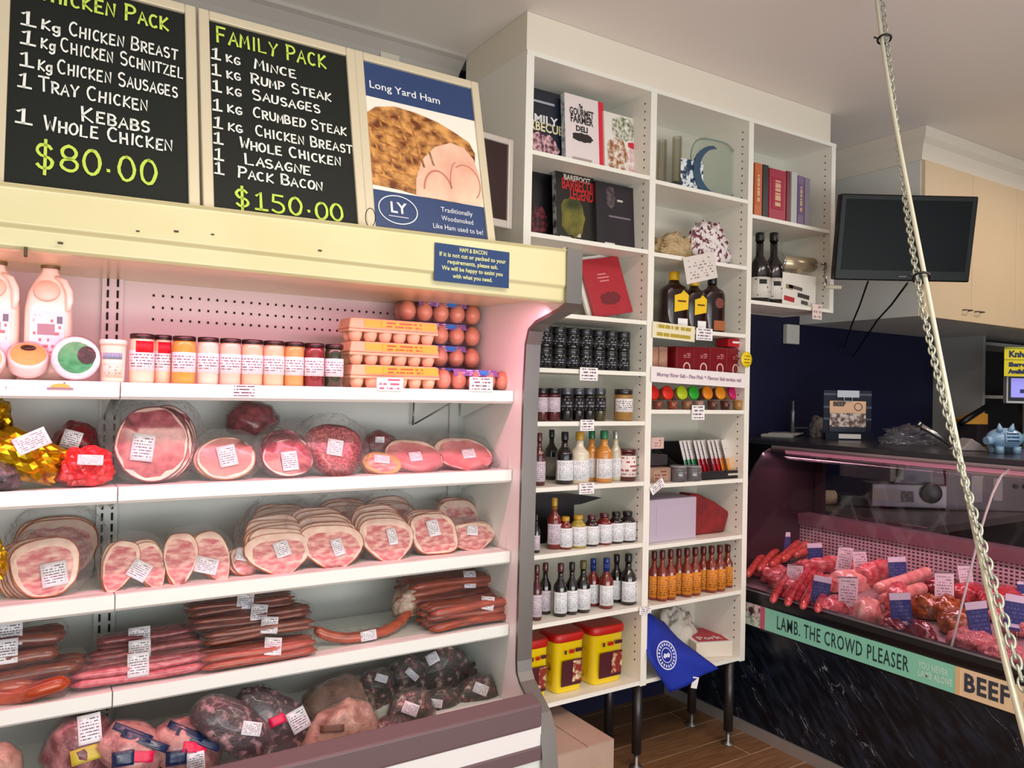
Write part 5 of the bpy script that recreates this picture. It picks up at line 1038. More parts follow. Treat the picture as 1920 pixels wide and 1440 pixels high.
for k, (a, b, y, d) in enumerate(((975, 1031, 1192, 'leftmost and half hidden by the refrigerator trim'), (1031, 1098, 1178, 'middle of the three'), (1098, 1172, 1164, 'rightmost of the three'))):
    Y = 2.33; xa, xb = xz(a, 1240, Y).x, xz(b, 1240, Y).x; W = (xb-xa)*.84; H = xz((a+b)/2, y+6, Y).z-zI
    t = thing('yellow_bucket', ((xa+xb)/2-.005, Y+W*.28, zI+.0005), f'yellow square bucket with red lid, {d}', 'bucket', 'yellow buckets on the bottom shelf')
    def sq(w_, z): return [(math.copysign(abs(math.cos(2*PI*i/28))**.4, math.cos(2*PI*i/28))*w_/2, math.copysign(abs(math.sin(2*PI*i/28))**.4, math.sin(2*PI*i/28))*w_/2*.9, z) for i in range(28)]
    def loft(secs):
        mb = MB(); R_ = [[mb.bm.verts.new(p) for p in sq(w_, z)] for w_, z in secs]
        for j in range(len(R_)-1):
            for i in range(28): f = mb.bm.faces.new((R_[j][i], R_[j][(i+1) % 28], R_[j+1][(i+1) % 28], R_[j+1][i])); f.smooth = True
        mb.bm.faces.new(R_[0][::-1]); mb.bm.faces.new(R_[-1]); return mb
    loft([(W*.86, 0), (W*.9, .004), (W*.97, H*.84), (W*1.0, H*.85), (W*1.0, H*.88)]).build('tub', yb, t)
    loft([(W*1.02, H*.86), (W*1.04, H*.88), (W*1.04, H*.96), (W*.98, H)]).build('lid', rl, t)
    y_ = -W*.435
    def fq(nm, mm, u, v, w_, h_, d_=0): return quad(nm, mm, t, (u*W, y_-d_-(v-.1)*W*.055, v*H), (1, 0, 0), (0, -.06, 1), w_*W, h_*H)
    fq('front_print', brn, .02, .34, .66, .44, .004); fq('food_picture', picb, .19, .36, .3, .36, .006); fq('red_badge', rl, .0, .70, .16, .06, .004); fq('brown_badge', brn, .23, .71, .22, .06, .004); fq('side_badge', brn, -.2, .70, .06, .07, .004)
    mb = MB(); mb.face([(-W*.468, .25*W, .1*H), (-W*.468, -.22*W, .1*H), (-W*.492, -.22*W, .6*H), (-W*.492, .25*W, .6*H)]); mb.build('side_label', mat('bucket_side_print', '#e0bd10', rough=.4, col2='#7a3a18', nscale=30, ramp=(.55, .7)), t)
# column two
yA, yB_, yC, yD, yE, yF, yG, yH, yI = COLS[1][2]
vg = clear('vase_glass', gloss=.35, rough=.03, tint='#f6f4ee', alpha=.04, film='#e8e4d4')
for k, (a, b, y) in enumerate(((1234, 1248, 262), (1262, 1276, 256))):
    r = (xz(b, 300, 2.42).x-xz(a, 300, 2.42).x)/2; H = xz(a, y, 2.42).z-yA
    t = thing('glass_tube_vase', (xz((a+b)/2, 300, 2.42).x, 2.42, yA+.0005), 'tall thin clear glass vase, %s of the pair beside the award' % ['left', 'right'][k], 'vase', 'glass vases'); mb = MB(); mb.lathe([(r, 0), (r, H), (r*.86, H), (r*.86, .008), (.001, .008)], 18, cap=False); mb.build('glass', vg, t)
aw = thing('glass_award', (xz(1325, 340, 2.36).x, 2.36, yA+.0005), 'clear acrylic award with a blue crescent on the upper middle shelf', 'award', rot=(0, 0, -.1)); s_ = abs(xz(1385, 340, 2.36).x-xz(1282, 340, 2.36).x)
mb = MB(); mb.prism([(s_*(.12+.38*math.copysign(abs(math.cos(2*PI*i/32))**.6, math.cos(2*PI*i/32))), s_*(.40+.38*math.copysign(abs(math.sin(2*PI*i/32))**.6, math.sin(2*PI*i/32)))) for i in range(32)], -.004, .008, 1); mb.build('clear_plaque', clear('award_acrylic', gloss=.15, tint='#f6faf8', alpha=.02, film='#dfe8e6'), aw)
mb = MB(); mb.tube([(s_*(.12+.38*math.copysign(abs(math.cos(2*PI*i/32))**.6, math.cos(2*PI*i/32))), .002, s_*(.40+.38*math.copysign(abs(math.sin(2*PI*i/32))**.6, math.sin(2*PI*i/32)))) for i in range(32)], .0035, 6, closed=True); mb.build('plaque_edge', mat('award_edge', '#8a948c', rough=.15, coat=.5), aw)
mb = MB(); ou = [(s_*(.08+.34*math.cos(math.radians(x))), s_*(.34+.34*math.sin(math.radians(x)))) for x in range(95, 290, 12)]; inn = [(s_*(.14+.30*math.cos(math.radians(x))), s_*(.36+.29*math.sin(math.radians(x)))) for x in range(95, 290, 12)]
R1 = [mb.bm.verts.new((x, -.02, z)) for x, z in ou]; R2 = [mb.bm.verts.new((x, -.02, z)) for x, z in inn]; R3 = [mb.bm.verts.new((x, -.008, z)) for x, z in ou]; R4 = [mb.bm.verts.new((x, -.008, z)) for x, z in inn]
for i in range(len(ou)-1):
    for P_, Q_ in ((R1, R2), (R3, R4), (R1, R3), (R2, R4)): mb.bm.faces.new((P_[i], P_[i+1], Q_[i+1], Q_[i]))
mb.build('blue_crescent', mat('crescent_blue', '#33506b', rough=.25, coat=.5), aw)
quad('photo_card', mat('award_picture', '#243a56', rough=.4, col2='#dfe6ea', nscale=45, ramp=(.48, .56)), aw, (-s_*.27, -.012, s_*.24), (1, 0, 0), (0, 0, 1), s_*.36, s_*.42)
mb = MB(); mb.box(-s_*.5, s_*.45, -.03, .03, 0, .008); mb.prism([(-s_*.72, 0), (-s_*.45, 0), (-s_*.45, .045), (-s_*.55, .05)], -.02, .02, 1); mb.build('base', mat('award_base', '#23262a', rough=.4), aw)
def heap(name, box, Y, dep, label, cat, m, zs=None, amp=.25, lump=.2, seed=1, sub=4, part='mass'):
    A, B = xz(box[0], (box[2]+box[3])/2, Y), xz(box[1], (box[2]+box[3])/2, Y); T = xz((box[0]+box[1])/2, box[2], Y); t = thing(name, ((A.x+B.x)/2, Y, zs+.0005), label, cat)
    mb = MB(); mb.blob((B.x-A.x, dep, T.z-zs), seed, sub, amp, 2.5, .4, lump=lump); mb.build(part, m, t); return t
sw_ = heap('straw_bundle', (1226, 1300, 440, 480), 2.40, .14, 'loose tan straw bundle on the middle column shelf', 'straw', mat('straw_tan', '#ead2a8', rough=.8, col2='#d0ab78', nscale=60, stretch=(1, 1, 5), bump=1, bscale=90), yB_, .35, .35, 3)
rnd = random.Random(4); mb = MB(); w_ = xz(1302, 450, 2.4).x-xz(1222, 450, 2.4).x
for q in range(170):
    x = rnd.uniform(-.48, .48)*w_; y = rnd.uniform(-.07, .07); z = rnd.uniform(.01, .09)*(1-abs(x/w_)*.6); an = rnd.uniform(0, PI); L_ = rnd.uniform(.02, .045); d = Vector((math.cos(an)*L_, math.sin(an)*L_*.5, rnd.uniform(-.012, .03))); p = Vector((x, y, z))
    mb.tube([p-d, p+Vector((0, 0, rnd.uniform(-.01, .015))), p+d], .0011, 4)
for v in mb.bm.verts: v.co.z = max(.001, v.co.z); v.co.x = max(-w_*.5, min(w_*.5, v.co.x))
mb.build('straw_strands', mat('straw_pale', '#ecd2a6', rough=.8, col2='#c99f6c', nscale=30), sw_)['kind'] = 'stuff'
heap('patterned_bag', (1292, 1362, 418, 488), 2.36, .12, 'crumpled white bag with maroon spots right of the straw', 'bag', mat('bag_spotted', '#e6dcdc', rough=.6, col2='#6a2a3a', nscale=55, ramp=(.52, .58), bump=.6, bscale=50), yB_, .25, .2, 8)
t = price_tag(1283, 1343, 482, 523, 2.255, 'white printed sheet hanging tilted from the shelf above the rum', print_mat('sheet_small_print', '#dcd2cc', '#8d7f80', 9, .45, us=14), roll=.25, name='hanging_sheet', cat='notice')
rum = mat('rum_glass', '#260a07', rough=.2, coat=.4); yl = mat('rum_yellow_label', '#f0c419', rough=.4); ycap = mat('rum_yellow_cap', '#e8b90c', rough=.35)
for k, (a, b, y, cp, d) in enumerate(((1252, 1293, 508, ycap, 'yellow cap, left of the pair'), (1293, 1328, 520, ycap, 'yellow cap, right of the pair'), (1327, 1362, 516, cap_b, 'dark cap and bronze label'))):
    Y = 2.33; A, B = xz(a, 570, Y).x, xz(b, 570, Y).x; W = B-A; H = xz((a+b)/2, y, Y).z-yC
    t = thing('rum_bottle', ((A+B)/2, Y+.03, yC+.0005), f'flat-shouldered dark spirit bottle with {d}', 'bottle', 'dark spirit bottles', rot=(0, 0, -.12)); mb = MB(); R_ = []
    for z, wx in ((0, .92), (.012, 1), (.60, 1), (.68, .96), (.74, .75), (.78, .42), (.82, .30), (.86, .28)):
        R_.append([mb.bm.verts.new((math.copysign(abs(math.cos(2*PI*i/24))**.6, math.cos(2*PI*i/24))*W/2*wx, math.copysign(abs(math.sin(2*PI*i/24))**.6, math.sin(2*PI*i/24))*W/2*min(wx, .62), z*H)) for i in range(24)])
    for j in range(len(R_)-1):
        for i in range(24): f = mb.bm.faces.new((R_[j][i], R_[j][(i+1) % 24], R_[j+1][(i+1) % 24], R_[j+1][i])); f.smooth = True
    mb.bm.faces.new(R_[0][::-1]); mb.bm.faces.new(R_[-1]); mb.build('glass', rum, t)
    mb = MB(); mb.lathe([(W*.17, H*.85), (W*.18, H*.855), (W*.17, H*.99), (W*.15, H)], 16); mb.build('cap', cp, t)
    def lq(nm, mm, pts): mb = MB(); mb.face([(u*W, -W*.315, v*H) for u, v in pts]); mb.face([(u*W, -W*.312, v*H) for u, v in pts[::-1]]); return mb.build(nm, mm, t)
    if k < 2:
        l = lq('yellow_label', yl, [(-.2, .30), (.36, .36), (.38, .60), (.16, .68), (.06, .62), (-.2, .58)]); l2 = quad('label_print', mat('rum_print', '#6a3a10', rough=.5), l, (.1*W, -W*.318, .49*H), (1, 0, 0), (0, 0, 1), W*.34, H*.03); lq('white_label', paperw, [(-.05, .06), (.35, .06), (.35, .2), (-.05, .2)])
    else:
        lq('bronze_label', mat('bronze_label', '#a8603a', rough=.4), [(-.15, .05), (.38, .05), (.38, .22), (-.15, .22)]); mb = MB(); mb.lathe([(W*.2, 0), (.001, .001)], 20, M=Matrix.Translation((.1*W, -W*.316, H*.52)) @ Matrix.Rotation(PI/2, 4, 'X'), cap=False); mb.build('round_label', mat('bronze_round', '#7a4038', rough=.4), t)
price_tag(1223, 1303, 611, 634, 2.2545, 'long yellow lettered strip on the shelf edge under the rum', print_mat('yellow_strip_print', '#e8dfc0', '#b39a2a', 2, .62, us=26, lo=0, hi=1), roll=-.03, name='shelf_strip', cat='price strip')
price_tag(1305, 1336, 617, 637, 2.2535, 'small white tag right of the yellow lettered strip', pl_tag)
rb = mat('dark_red_box', '#7a0c18', rough=.35, coat=.3)
for k, (a, b) in enumerate(((1268, 1300), (1300, 1331), (1331, 1362), (1362, 1390))):
    Y = 2.30; A, B = xz(a, 670, Y).x, xz(b, 670, Y).x; H = xz(a, 649+k*1, Y).z-yD; t = thing('red_gift_box', ((A+B)/2, Y, yD+.0005), f'upright dark red box with pale oval motif, {ORD[k]} from left', 'box', 'dark red boxes'); w_ = B-A-.002
    mb = MB(); mb.box(-w_/2, w_/2, 0, .09, 0, H); mb.build('carton', rb, t, bevel=.0015)
    mb = MB(); kx = w_*.12
    for i in range(24):
        c0, s0, c1, s1 = math.cos(2*PI*i/24), math.sin(2*PI*i/24), math.cos(2*PI*(i+1)/24), math.sin(2*PI*(i+1)/24); mb.face([(kx+c0*w_*.22, -.0006, H*.24+s0*H*.2), (kx+c1*w_*.22, -.0006, H*.24+s1*H*.2), (kx+c1*w_*.15, -.0006, H*.24+s1*H*.15), (kx+c0*w_*.15, -.0006, H*.24+s0*H*.15)])
    mb.build('oval_motif', mat('motif_pale', '#d8b4b0', rough=.5), t); quad('print', print_mat('red_box_print', '#7a0c18', '#d08a86', 3, .5, us=6), t, (kx, -.0008, H*.68), (1, 0, 0), (0, 0, 1), w_*.5, H*.2)
t = thing('small_red_box', (xz(1366, 642, 2.34).x, 2.40, yD+.0005+xz(1375, 652, 2.30).z-yD), 'small bright red box lying on top of the dark red boxes', 'box'); mb = MB(); mb.box(-.05, .045, -.04, .03, 0, .035); mb.build('carton', mat('bright_red_box', '#b8121f', rough=.35), t, bevel=.0015); quad('print', paperw, t, (.0, -.0406, .02), (1, 0, 0), (0, 0, 1), .05, .008)
t.location.z = xz(1376, 651, 2.30).z+.001; t.location.y = 2.335
for k, (a, b) in enumerate(((1219, 1235), (1236, 1252))):
    A, B = xz(a, 670, 2.33).x, xz(b, 670, 2.33).x; t = thing('beige_box', ((A+B)/2, 2.33, yD+.0005), 'slim beige box left of the dark red boxes, %s of the pair' % ['left', 'right'][k], 'box', 'slim beige boxes'); mb = MB(); mb.box(-(B-A)/2, (B-A)/2-.001, 0, .06, 0, xz(a, 650, 2.33).z-yD); mb.build('carton', mat('beige_box_card', '#b98d76', rough=.5, col2='#a0705e', nscale=25), t, bevel=.0015)
t = thing('round_yellow_tag', xz(1400, 674, 2.252), 'round yellow price sticker on the edge of the right upright', 'price tag'); mb = MB(); mb.lathe([(.034, -.001), (.034, 0), (.001, .0005)], 28, M=Matrix.Rotation(PI/2, 4, 'X')); mb.build('card', mat('tag_yellow', '#f2d51c', rough=.45), t)
quad('tag_print', print_mat('yellow_tag_print', '#f2d51c', '#8a6a10', 3, .6, us=6, lo=0, hi=1), t, (0, -.0016, 0), (1, 0, 0), (0, 0, 1), .042, .042)
t = price_tag(1220, 1399, 698, 719, 2.2545, 'long white strip with mauve lettering under the dark red boxes', mat('strip_white', '#ece4e4', rough=.6), roll=-.026, name='shelf_strip', cat='price strip'); lettering(t, 'Murray River Salt - Fine Pink & Flavour Salt tasting salt', .02, mat('ink_b093a8', '#b093a8', rough=.5), (0, -.0012, 0), (1, 0, -.026), (.026, 0, 1), bold=.0012, fit=.49)
lidc = [('red', '#d6241c'), ('scarlet', '#e02c1e'), ('lime yellow', '#b9cc1e'), ('green', '#2fa82e'), ('orange', '#ee8a1c'), ('light orange', '#f0941e'), ('magenta', '#cc1a66')]
lx = [1223, 1250, 1277, 1299, 1325, 1349, 1373]; cupm = [mat('rub_brown_%d' % i, c, rough=.3, coat=.4) for i, c in enumerate(('#7a3a2a', '#8a4028', '#8a5a40', '#9a7a70', '#5a2a24', '#4e1a18', '#a8743a'))]
cclear = clear('tub_clear', gloss=.25, rough=.05, alpha=.05)
for k, ((cn, cc), px) in enumerate(zip(lidc, lx)):
    Y = 2.32; p = xz(px, 737, Y); t = thing('spice_tub', (p.x, Y, yE+.0005), f'small clear spice tub with a {cn} lid facing forward', 'tub', 'spice tubs with coloured lids'); r = .0285; zc = p.z-yE
    M0 = Matrix.Translation((0, 0, zc)) @ Matrix.Rotation(math.radians(78), 4, 'X')
    mb = MB(); mb.lathe([(r, 0), (r*1.05, .002), (r*1.05, .007), (r*.9, .010), (.001, .010)], 24, M=M0); mb.build('lid', mat('lid_'+cc.strip('#'), cc, rough=.35), t)
    mb = MB(); mb.lathe([(r*.78, -.052), (r*.95, -.001)], 20, M=M0); mb.build('contents', cupm[k], t)
    w2 = .022; mb = MB(); mb.lathe([(w2*.85, .001), (w2, max(.02, zc-r-.004))], 18, M=Matrix.Translation((0.004, -.03, 0))); mb.build('lower_cup', cupm[k], t)
t = thing('clear_tray_front', ((2.083+2.622)/2-.02, 2.272, yE+.0005), 'clear acrylic rail in front of the coloured spice tubs', 'rail'); mb = MB(); mb.box(-.24, .24, 0, .003, 0, .034); mb.build('acrylic', clear('clear_acrylic'), t)
price_tag(1297, 1321, 760, 787, 2.2545, 'white tag under the coloured spice tubs', pl_tag)
# sachets in the black display box
A, B = xz(1318, 880, 2.29).x, xz(1393, 880, 2.29).x; Hb = xz(1350, 872, 2.29).z-yF
t = thing('black_display_box', ((A+B)/2-.04, 2.29, yF+.0005), 'black cardboard display box holding colourful spice sachets', 'display box'); w_ = B-A+.10; mb = MB()
mb.prism([(0, 0), (.21, 0), (.21, .13), (.0, .034)], w_/2-.003, w_/2, 0); mb.prism([(0, 0), (.21, 0), (.21, .13), (.0, .034)], -w_/2, -w_/2+.003, 0); mb.box(-w_/2, w_/2, 0, .003, 0, .034); mb.box(-w_/2, w_/2, .207, .21, 0, .15); mb.box(-w_/2, w_/2, 0, .21, 0, .003); bx_ = mb.build('box', mat('display_black', '#101013', rough=.4), t)
quad('print', mat('ink_c8c2b4'), t, (w_*.3, -.001, .017), (1, 0, 0), (0, 0, 1), w_*.2, .008)
cols9 = ['#1d8a55', '#1d8a55', '#1f9a5f', '#c01a30', '#b8162c', '#8a1020', '#c81f4a', '#d0252a', '#e88a1e', '#eea024']
for k in range(10):
    pc = xz(1283+k*8.6, 845, 2.36); s = thing('spice_sachet', (pc.x, 2.33+.004*(k % 3), yF+.03), f'thin spice sachet with {["green","green","bright green","red","red","deep red","pink","red","orange","amber"][k]} lower band, {ORD[k]} from left in the black box', 'sachet', 'spice sachets', rot=(-.25, 0, .55)); c_ = mat('sachet_'+cols9[k].strip('#'), cols9[k], rough=.35)
    quad('top_print', print_mat('sachet_print', '#e6e0e0', '#9a8a90', 9, .45, us=14), s, (0, 0, .085), (1, 0, 0), (0, 0, 1), .075, .105, .004); quad('colour_band', c_, s, (0, 0, .028), (1, 0, 0), (0, 0, 1), .075, .056, .0042)
def smallbox(name, box, Y, dep, zs, label, m, dz=0, pr=None):
    A, B = xz(box[0], box[3], Y), xz(box[1], box[2], Y); t = thing(name, ((A.x+B.x)/2, Y, zs+dz+.0005), label, 'box'); w_, h_ = B.x-A.x, B.z-A.z; mb = MB(); mb.box(-w_/2, w_/2, 0, dep, 0, h_); mb.build('carton', m, t, bevel=.001)
    if pr: quad('print', pr, t, (0, -.0007, h_/2), (1, 0, 0), (0, 0, 1), w_*.7, h_*.7)
    return t
smallbox('beige_carton', (1219, 1258, 870, 899), 2.30, .1, yF, 'small brown and beige carton at the left of the sachet shelf', mat('carton_brown', '#9a7a68', rough=.5), 0, print_mat('carton_brown_print', '#a88874', '#7a3a30', 3, .5, us=6)); hz1 = xz(1230, 870, 2.30).z-xz(1230, 899, 2.30).z
smallbox('dark_carton', (1219, 1252, 849, 870), 2.34, .08, yF, 'dark carton stacked on the brown carton', mat('carton_dark', '#2a2428', rough=.4), hz1+.0005); smallbox('pink_carton', (1221, 1245, 826, 848), 2.36, .05, yF, 'pale pink carton topmost at the left of the sachets', mat('carton_pink', '#d2b3ac', rough=.5), hz1+.068, print_mat('pink_carton_print', '#d8bab2', '#b8605a', 3, .5, us=5))
for k, (a, b) in enumerate(((1262, 1286), (1288, 1313))): jar(a, b, 873, yF, 2.29, 'small clear plastic cup beside the black box, %s of two' % ['left', 'right'][k], 'clear cups', mat('cup_smoke', '#5d585c', rough=.15, coat=.6), mat('cup_lid_clear', '#8d898c', rough=.2), None, cat='cup', name='plastic_cup', lidh=.12)
price_tag(1219, 1246, 903, 921, 2.2535, 'white tag tilted upward at the left under the sachets', pl_tag, roll=.55)
t = smallbox('lilac_paper_block', (1217, 1306, 919, 1006), 2.30, .15, yG, 'pale lilac block of printed paper bags on the middle column shelf', mat('lilac_paper', '#b6a8ba', rough=.6), 0, print_mat('lilac_print', '#b9abbd', '#a293a8', 12, .3, us=20, lo=0, hi=1))
t = thing('red_cloth_bag', (xz(1335, 975, 2.34).x, 2.36, yG+.0005), 'dark red folded cloth standing against the lilac paper block', 'cloth', rot=(0, 0, 0)); w_ = xz(1372, 975, 2.34).x-xz(1305, 975, 2.34).x; mb = MB(); mb.prism([(-w_*.6, 0), (w_*.35, 0), (w_*.5, .085), (w_*.1, .135), (-w_*.35, .175), (-w_*.6, .18)], -.02, .05, 1); mb.build('cloth', mat('cloth_red', '#8a1418', rough=.6, col2='#6e0e14', nscale=25, bump=.3, bscale=60), t, bevel=.006)
for k in range(10):
    a = 1219+k*15.4; y = 1038-k*1.4; bottle(a, a+16.6, y-4, yH, 2.30 if k % 3 else 2.33, f'amber-labelled chilli sauce bottle, {ORD[k]} from left in its row', 'chilli sauce bottles', mat('chilli_glass', '#7a2410', rough=.14, coat=.7), mat('chilli_cap', '#5a1410', rough=.3), amber_lab, labz=(.06, .50), neck=.42, sh=.54, name='chilli_sauce_bottle')
# bottom of the middle column: tote bag, brochures
P = [[(1217, 1152, .36+.036, 2.5), (1217, 1205, 0, 2.262), (1219, 1238, 0, 2.255)]]
tb = thing('blue_tote_bag', (2.2, 2.3, yI), 'royal blue cloth bag with white seal draped over the bottom shelf edge', 'bag'); mb = MB()
def q3(px, py, Y): return xz(px, py, Y)-tb.location
L_ = [q3(1218, 1150, 2.33), q3(1212, 1190, 2.29), q3(1214, 1230, 2.25), q3(1232, 1262, 2.235), q3(1258, 1300, 2.225)]; R_ = [q3(1243, 1165, 2.42), q3(1272, 1196, 2.34), q3(1307, 1222, 2.262), q3(1330, 1240, 2.24), q3(1346, 1253, 2.23)]
n_ = 10; Gd = []
for a, b in zip(spline(L_, 4), spline(R_, 4)): Gd.append([mb.bm.verts.new(a.lerp(b, i/n_)+Vector((0, -.006*math.sin(i/n_*9+a.z*20), 0))) for i in range(n_+1)])
for j in range(len(Gd)-1):
    for i in range(n_): f = mb.bm.faces.new((Gd[j][i], Gd[j][i+1], Gd[j+1][i+1], Gd[j+1][i])); f.smooth = True
bo = mb.build('cloth', mat('tote_blue', '#0a2aa0', rough=.7, bump=.15, bscale=300), tb); so = bo.modifiers.new('thickness', 'SOLIDIFY'); so.thickness = .003
pc = q3(1246, 1229, 2.235); nx_ = (R_[2]-L_[2]).normalized(); ny_ = (L_[0]-L_[4]).normalized(); ny_ = (ny_-nx_*ny_.dot(nx_)).normalized(); nn = nx_.cross(ny_)
if nn.y > 0: nn = -nn
mb = MB()
for r0, r1, st in ((.050, .055, 1), (.036, .046, 2), (.026, .029, 1)):
    for i in range(0, 40, st):
        a0_, a1_ = 2*PI*i/40, 2*PI*(i+1)/40; mb.face([pc+nn*.012+(nx_*math.cos(x)+ny_*math.sin(x))*r for x, r in ((a0_, r1), (a1_, r1), (a1_, r0), (a0_, r0))])
mb.face([pc+nn*.012+nx_*u+ny_*v for u, v in ((-.02, -.006), (-.012, .008), (.0, .004), (.012, .01), (.02, .0), (.012, -.01), (.0, -.006), (-.01, -.012))]); mb.build('white_seal', mat('seal_white', '#cfd4ea', rough=.7), tb)
e = q3(1303, 1280, 2.232); quad('care_tag', paperw, tb, e, (1, 0, -.3), (.3, 0, 1), .035, .045)
br = thing('brochure_stack', (xz(1322, 1205, 2.40).x, 2.41, yI+.0005), 'stack of pork brochures with red cover on the bottom shelf', 'brochures', rot=(0, 0, -.35)); mb = MB(); mb.box(-.085, .085, -.105, .105, 0, .062); mb.build('pages', print_mat('brochure_edges', '#ded2c2', '#b09a88', 14, .4), br, bevel=.002)
mb = MB(); mb.box(-.086, .086, -.106, .106, .0622, .064); cv = mb.build('white_cover', paperw, br); mb = MB(); mb.box(-.07, .076, -.09, .095, .0641, .0646); rd = mb.build('red_cover_panel', mat('brochure_red', '#c01e36', rough=.4), br); lettering(br, 'Pork', .06, paperw, (0, -.05, .0652), (1, 0, 0), (0, 1, 0), bold=.001, fit=.11)
heap('paper_bag', (1232, 1300, 1142, 1200), 2.46, .1, 'crumpled pale paper bag behind the pork brochures', 'bag', mat('paper_bag_pale', '#cfc7bb', rough=.7, bump=.5, bscale=30), yI, .3, .25, 5)
# column three
zq = COLS[2][2]
sp = [(1415, 1429, 306, '#c2663c', 'orange spine, leftmost in the row'), (1430, 1441, 309, '#23262b', 'black spine beside the orange one'), (1442, 1474, 318, '#a3203f', 'thick crimson spine with gold marks'), (1475, 1482, 321, '#6e1c30', 'thin dark red spine'), (1484, 1495, 322, '#b9bcbc', 'pale grey spine'), (1496, 1508, 330, '#6f5a86', 'violet spine'), (1509, 1519, 334, '#7d7388', 'grey violet spine, rightmost in the row')]
for k, (a, b, y, c, d) in enumerate(sp):
    Y = 2.31; A, B = xz(a, 360, Y).x, xz(b, 360, Y).x; H = xz((a+b)/2, y, Y).z-zq[0]; t = thing('spine_out_book', ((A+B)/2, Y, zq[0]+.0005), f'hardback book standing spine out with {d}', 'book', 'books standing spine out', rot=(0, 0, 0)); w_ = (B-A)*.97
    mb = MB(); mb.box(-w_/2, w_/2, 0, .004, 0, H); mb.box(-w_/2, -w_/2+.002, .004, .15, 0, H); mb.box(w_/2-.002, w_/2, .004, .15, 0, H); mb.build('cover', mat('spine_'+c.strip('#'), c, rough=.4), t, bevel=.001); mb = MB(); mb.box(-w_/2+.0025, w_/2-.0025, .005, .147, .004, H-.004); mb.build('pages', paperw, t)
    if k in (0, 2, 5):
        quad('spine_print', print_mat('spine_print_%d' % k, c, '#d8b08a', 1, .55, us=14, lo=0, hi=1), t, (0, -.001, H*.55), (0, 0, -1), (1, 0, 0), H*.6, w_*.7)
for k, (a, b) in enumerate(((1413, 1441), (1440, 1467))):
    t = bottle(a, b, 436, zq[1], 2.33, 'dark wine bottle with white label, %s of the pair' % ['left', 'right'][k], 'wine bottles', wine, cap_b, print_mat('wine_label', '#ddd8cf', '#4a4648', 5, .35, us=6), labz=(.07, .36), neck=.36, sh=.5, name='wine_bottle', capz=.88)
    arc_label('black_emblem', mat('emblem_black', '#2b2a2c', rough=.5), t, (xz(b, 500, 2.33).x-xz(a, 500, 2.33).x)/2*.97*1.03, .085, .105, -118, 40)
t = thing('sausage_filler', (xz(1493, 560, 2.36).x, 2.36, zq[1]+.0005), 'hand-cranked cream metal sausage filler beside the wine bottles', 'sausage filler'); c0 = xz(1462, 492, 2.36)-t.location; c1 = xz(1524, 497, 2.36)-t.location
crm = mat('filler_cream_metal', '#c9b79a', rough=.3, metal=.5)
mb = MB(); mb.tube([c0, c1], .034, 20); mb.build('cylinder', crm, t); mb = MB(); mb.tube([c1, c1+Vector((.02, 0, 0)), c1+Vector((.024, 0, 0))], [.036, .036, .02], 20); mb.tube([c0-Vector((.01, 0, 0)), c0], .037, 20); mb.build('end_cap', chrome, t)
k0 = xz(1530, 496, 2.30)-t.location; k1_ = xz(1548, 494, 2.28)-t.location; k2_ = xz(1547, 538, 2.22)-t.location; k3_ = xz(1556, 538, 2.20)-t.location; k4_ = xz(1577, 539, 2.17)-t.location
mb = MB(); mb.tube([c1+Vector((.02, 0, 0)), k0, k1_], .006, 8); mb.tube([k1_, k2_], .0065, 8); mb.build('crank', chrome, t); mb = MB(); mb.tube([k2_, k3_, k4_], [.006, .010, .009], 10); mb.build('crank_grip', mat('grip_cream', '#ded3bd', rough=.45), t)
mb = MB(); mb.box(-.02, .02, -.02, .02, 0, c0.z); mb.box(-.07, .07, -.05, .06, 0, .01); mb.build('stand', crm, t)
sb = smallbox('filler_box', (1467, 1530, 514, 566), 2.29, .05, zq[1], 'white carton printed with machine parts in front of the filler', mat('carton_white', '#e3ddd3', rough=.5)); w_ = xz(1530, 540, 2.29).x-xz(1467, 540, 2.29).x
for (u, v, a, b, c) in ((-.12, .085, .4, .016, '#5a5048'), (.12, .05, .35, .02, '#3a3634'), (-.3, .03, .3, .022, '#b02a34'), (.15, .02, .2, .018, '#4a4644'), (-.3, .085, .2, .02, '#8a7a50')): quad('printed_part', mat('print_'+c.strip('#'), c, rough=.5), sb, (u*w_, -.001, v), (1, 0, -.1), (.1, 0, 1), a*w_, b)
price_tag(1523, 1541, 572, 598, 2.2545, 'white tag hanging below the sausage filler shelf', print_mat('tag_pinkish', '#e8d8cf', '#b8888a', 3, .5, us=5))
price_tag(1087, 1121, 690, 713, 2.2535, 'white tag under the stacked black jars', pl_tag); price_tag(1088, 1114, 787, 808, 2.2535, 'white tag on the shelf edge under the slim black jars', pl_tag); price_tag(1086, 1114, 905, 927, 2.2535, 'white tag on the shelf edge under the dressing bottles', pl_tag); price_tag(1199, 1221, 1135, 1153, 2.2535, 'white tag on the divider by the chilli sauces', pl_tag)
# cardboard box on the floor
bx = thing('cardboard_box', (1.6075, 2.25, 0), 'pinkish brown cardboard box on the floor under the shelving unit', 'box'); cbm = mat('cardboard', '#b59a8c', rough=.75, col2='#a88d7d', nscale=4)
mb = MB(); mb.box(-.1375, .1375, -.2, .2, 0, .298); mb.build('carton', cbm, bx); mb = MB(); mb.box(-.137, .02, -.2, .2, .2985, .302); mb.build('flap', cbm, bx); mb = MB(); mb.box(.024, .137, -.2, .2, .2985, .302); mb.build('flap', cbm, bx)
quad('faded_print', mat('cardboard_print', '#b8946a', rough=.8, col2='#b59a8c', nscale=30), bx, (.02, -.2008, .2), (1, 0, 0), (0, 0, 1), .16, .05)
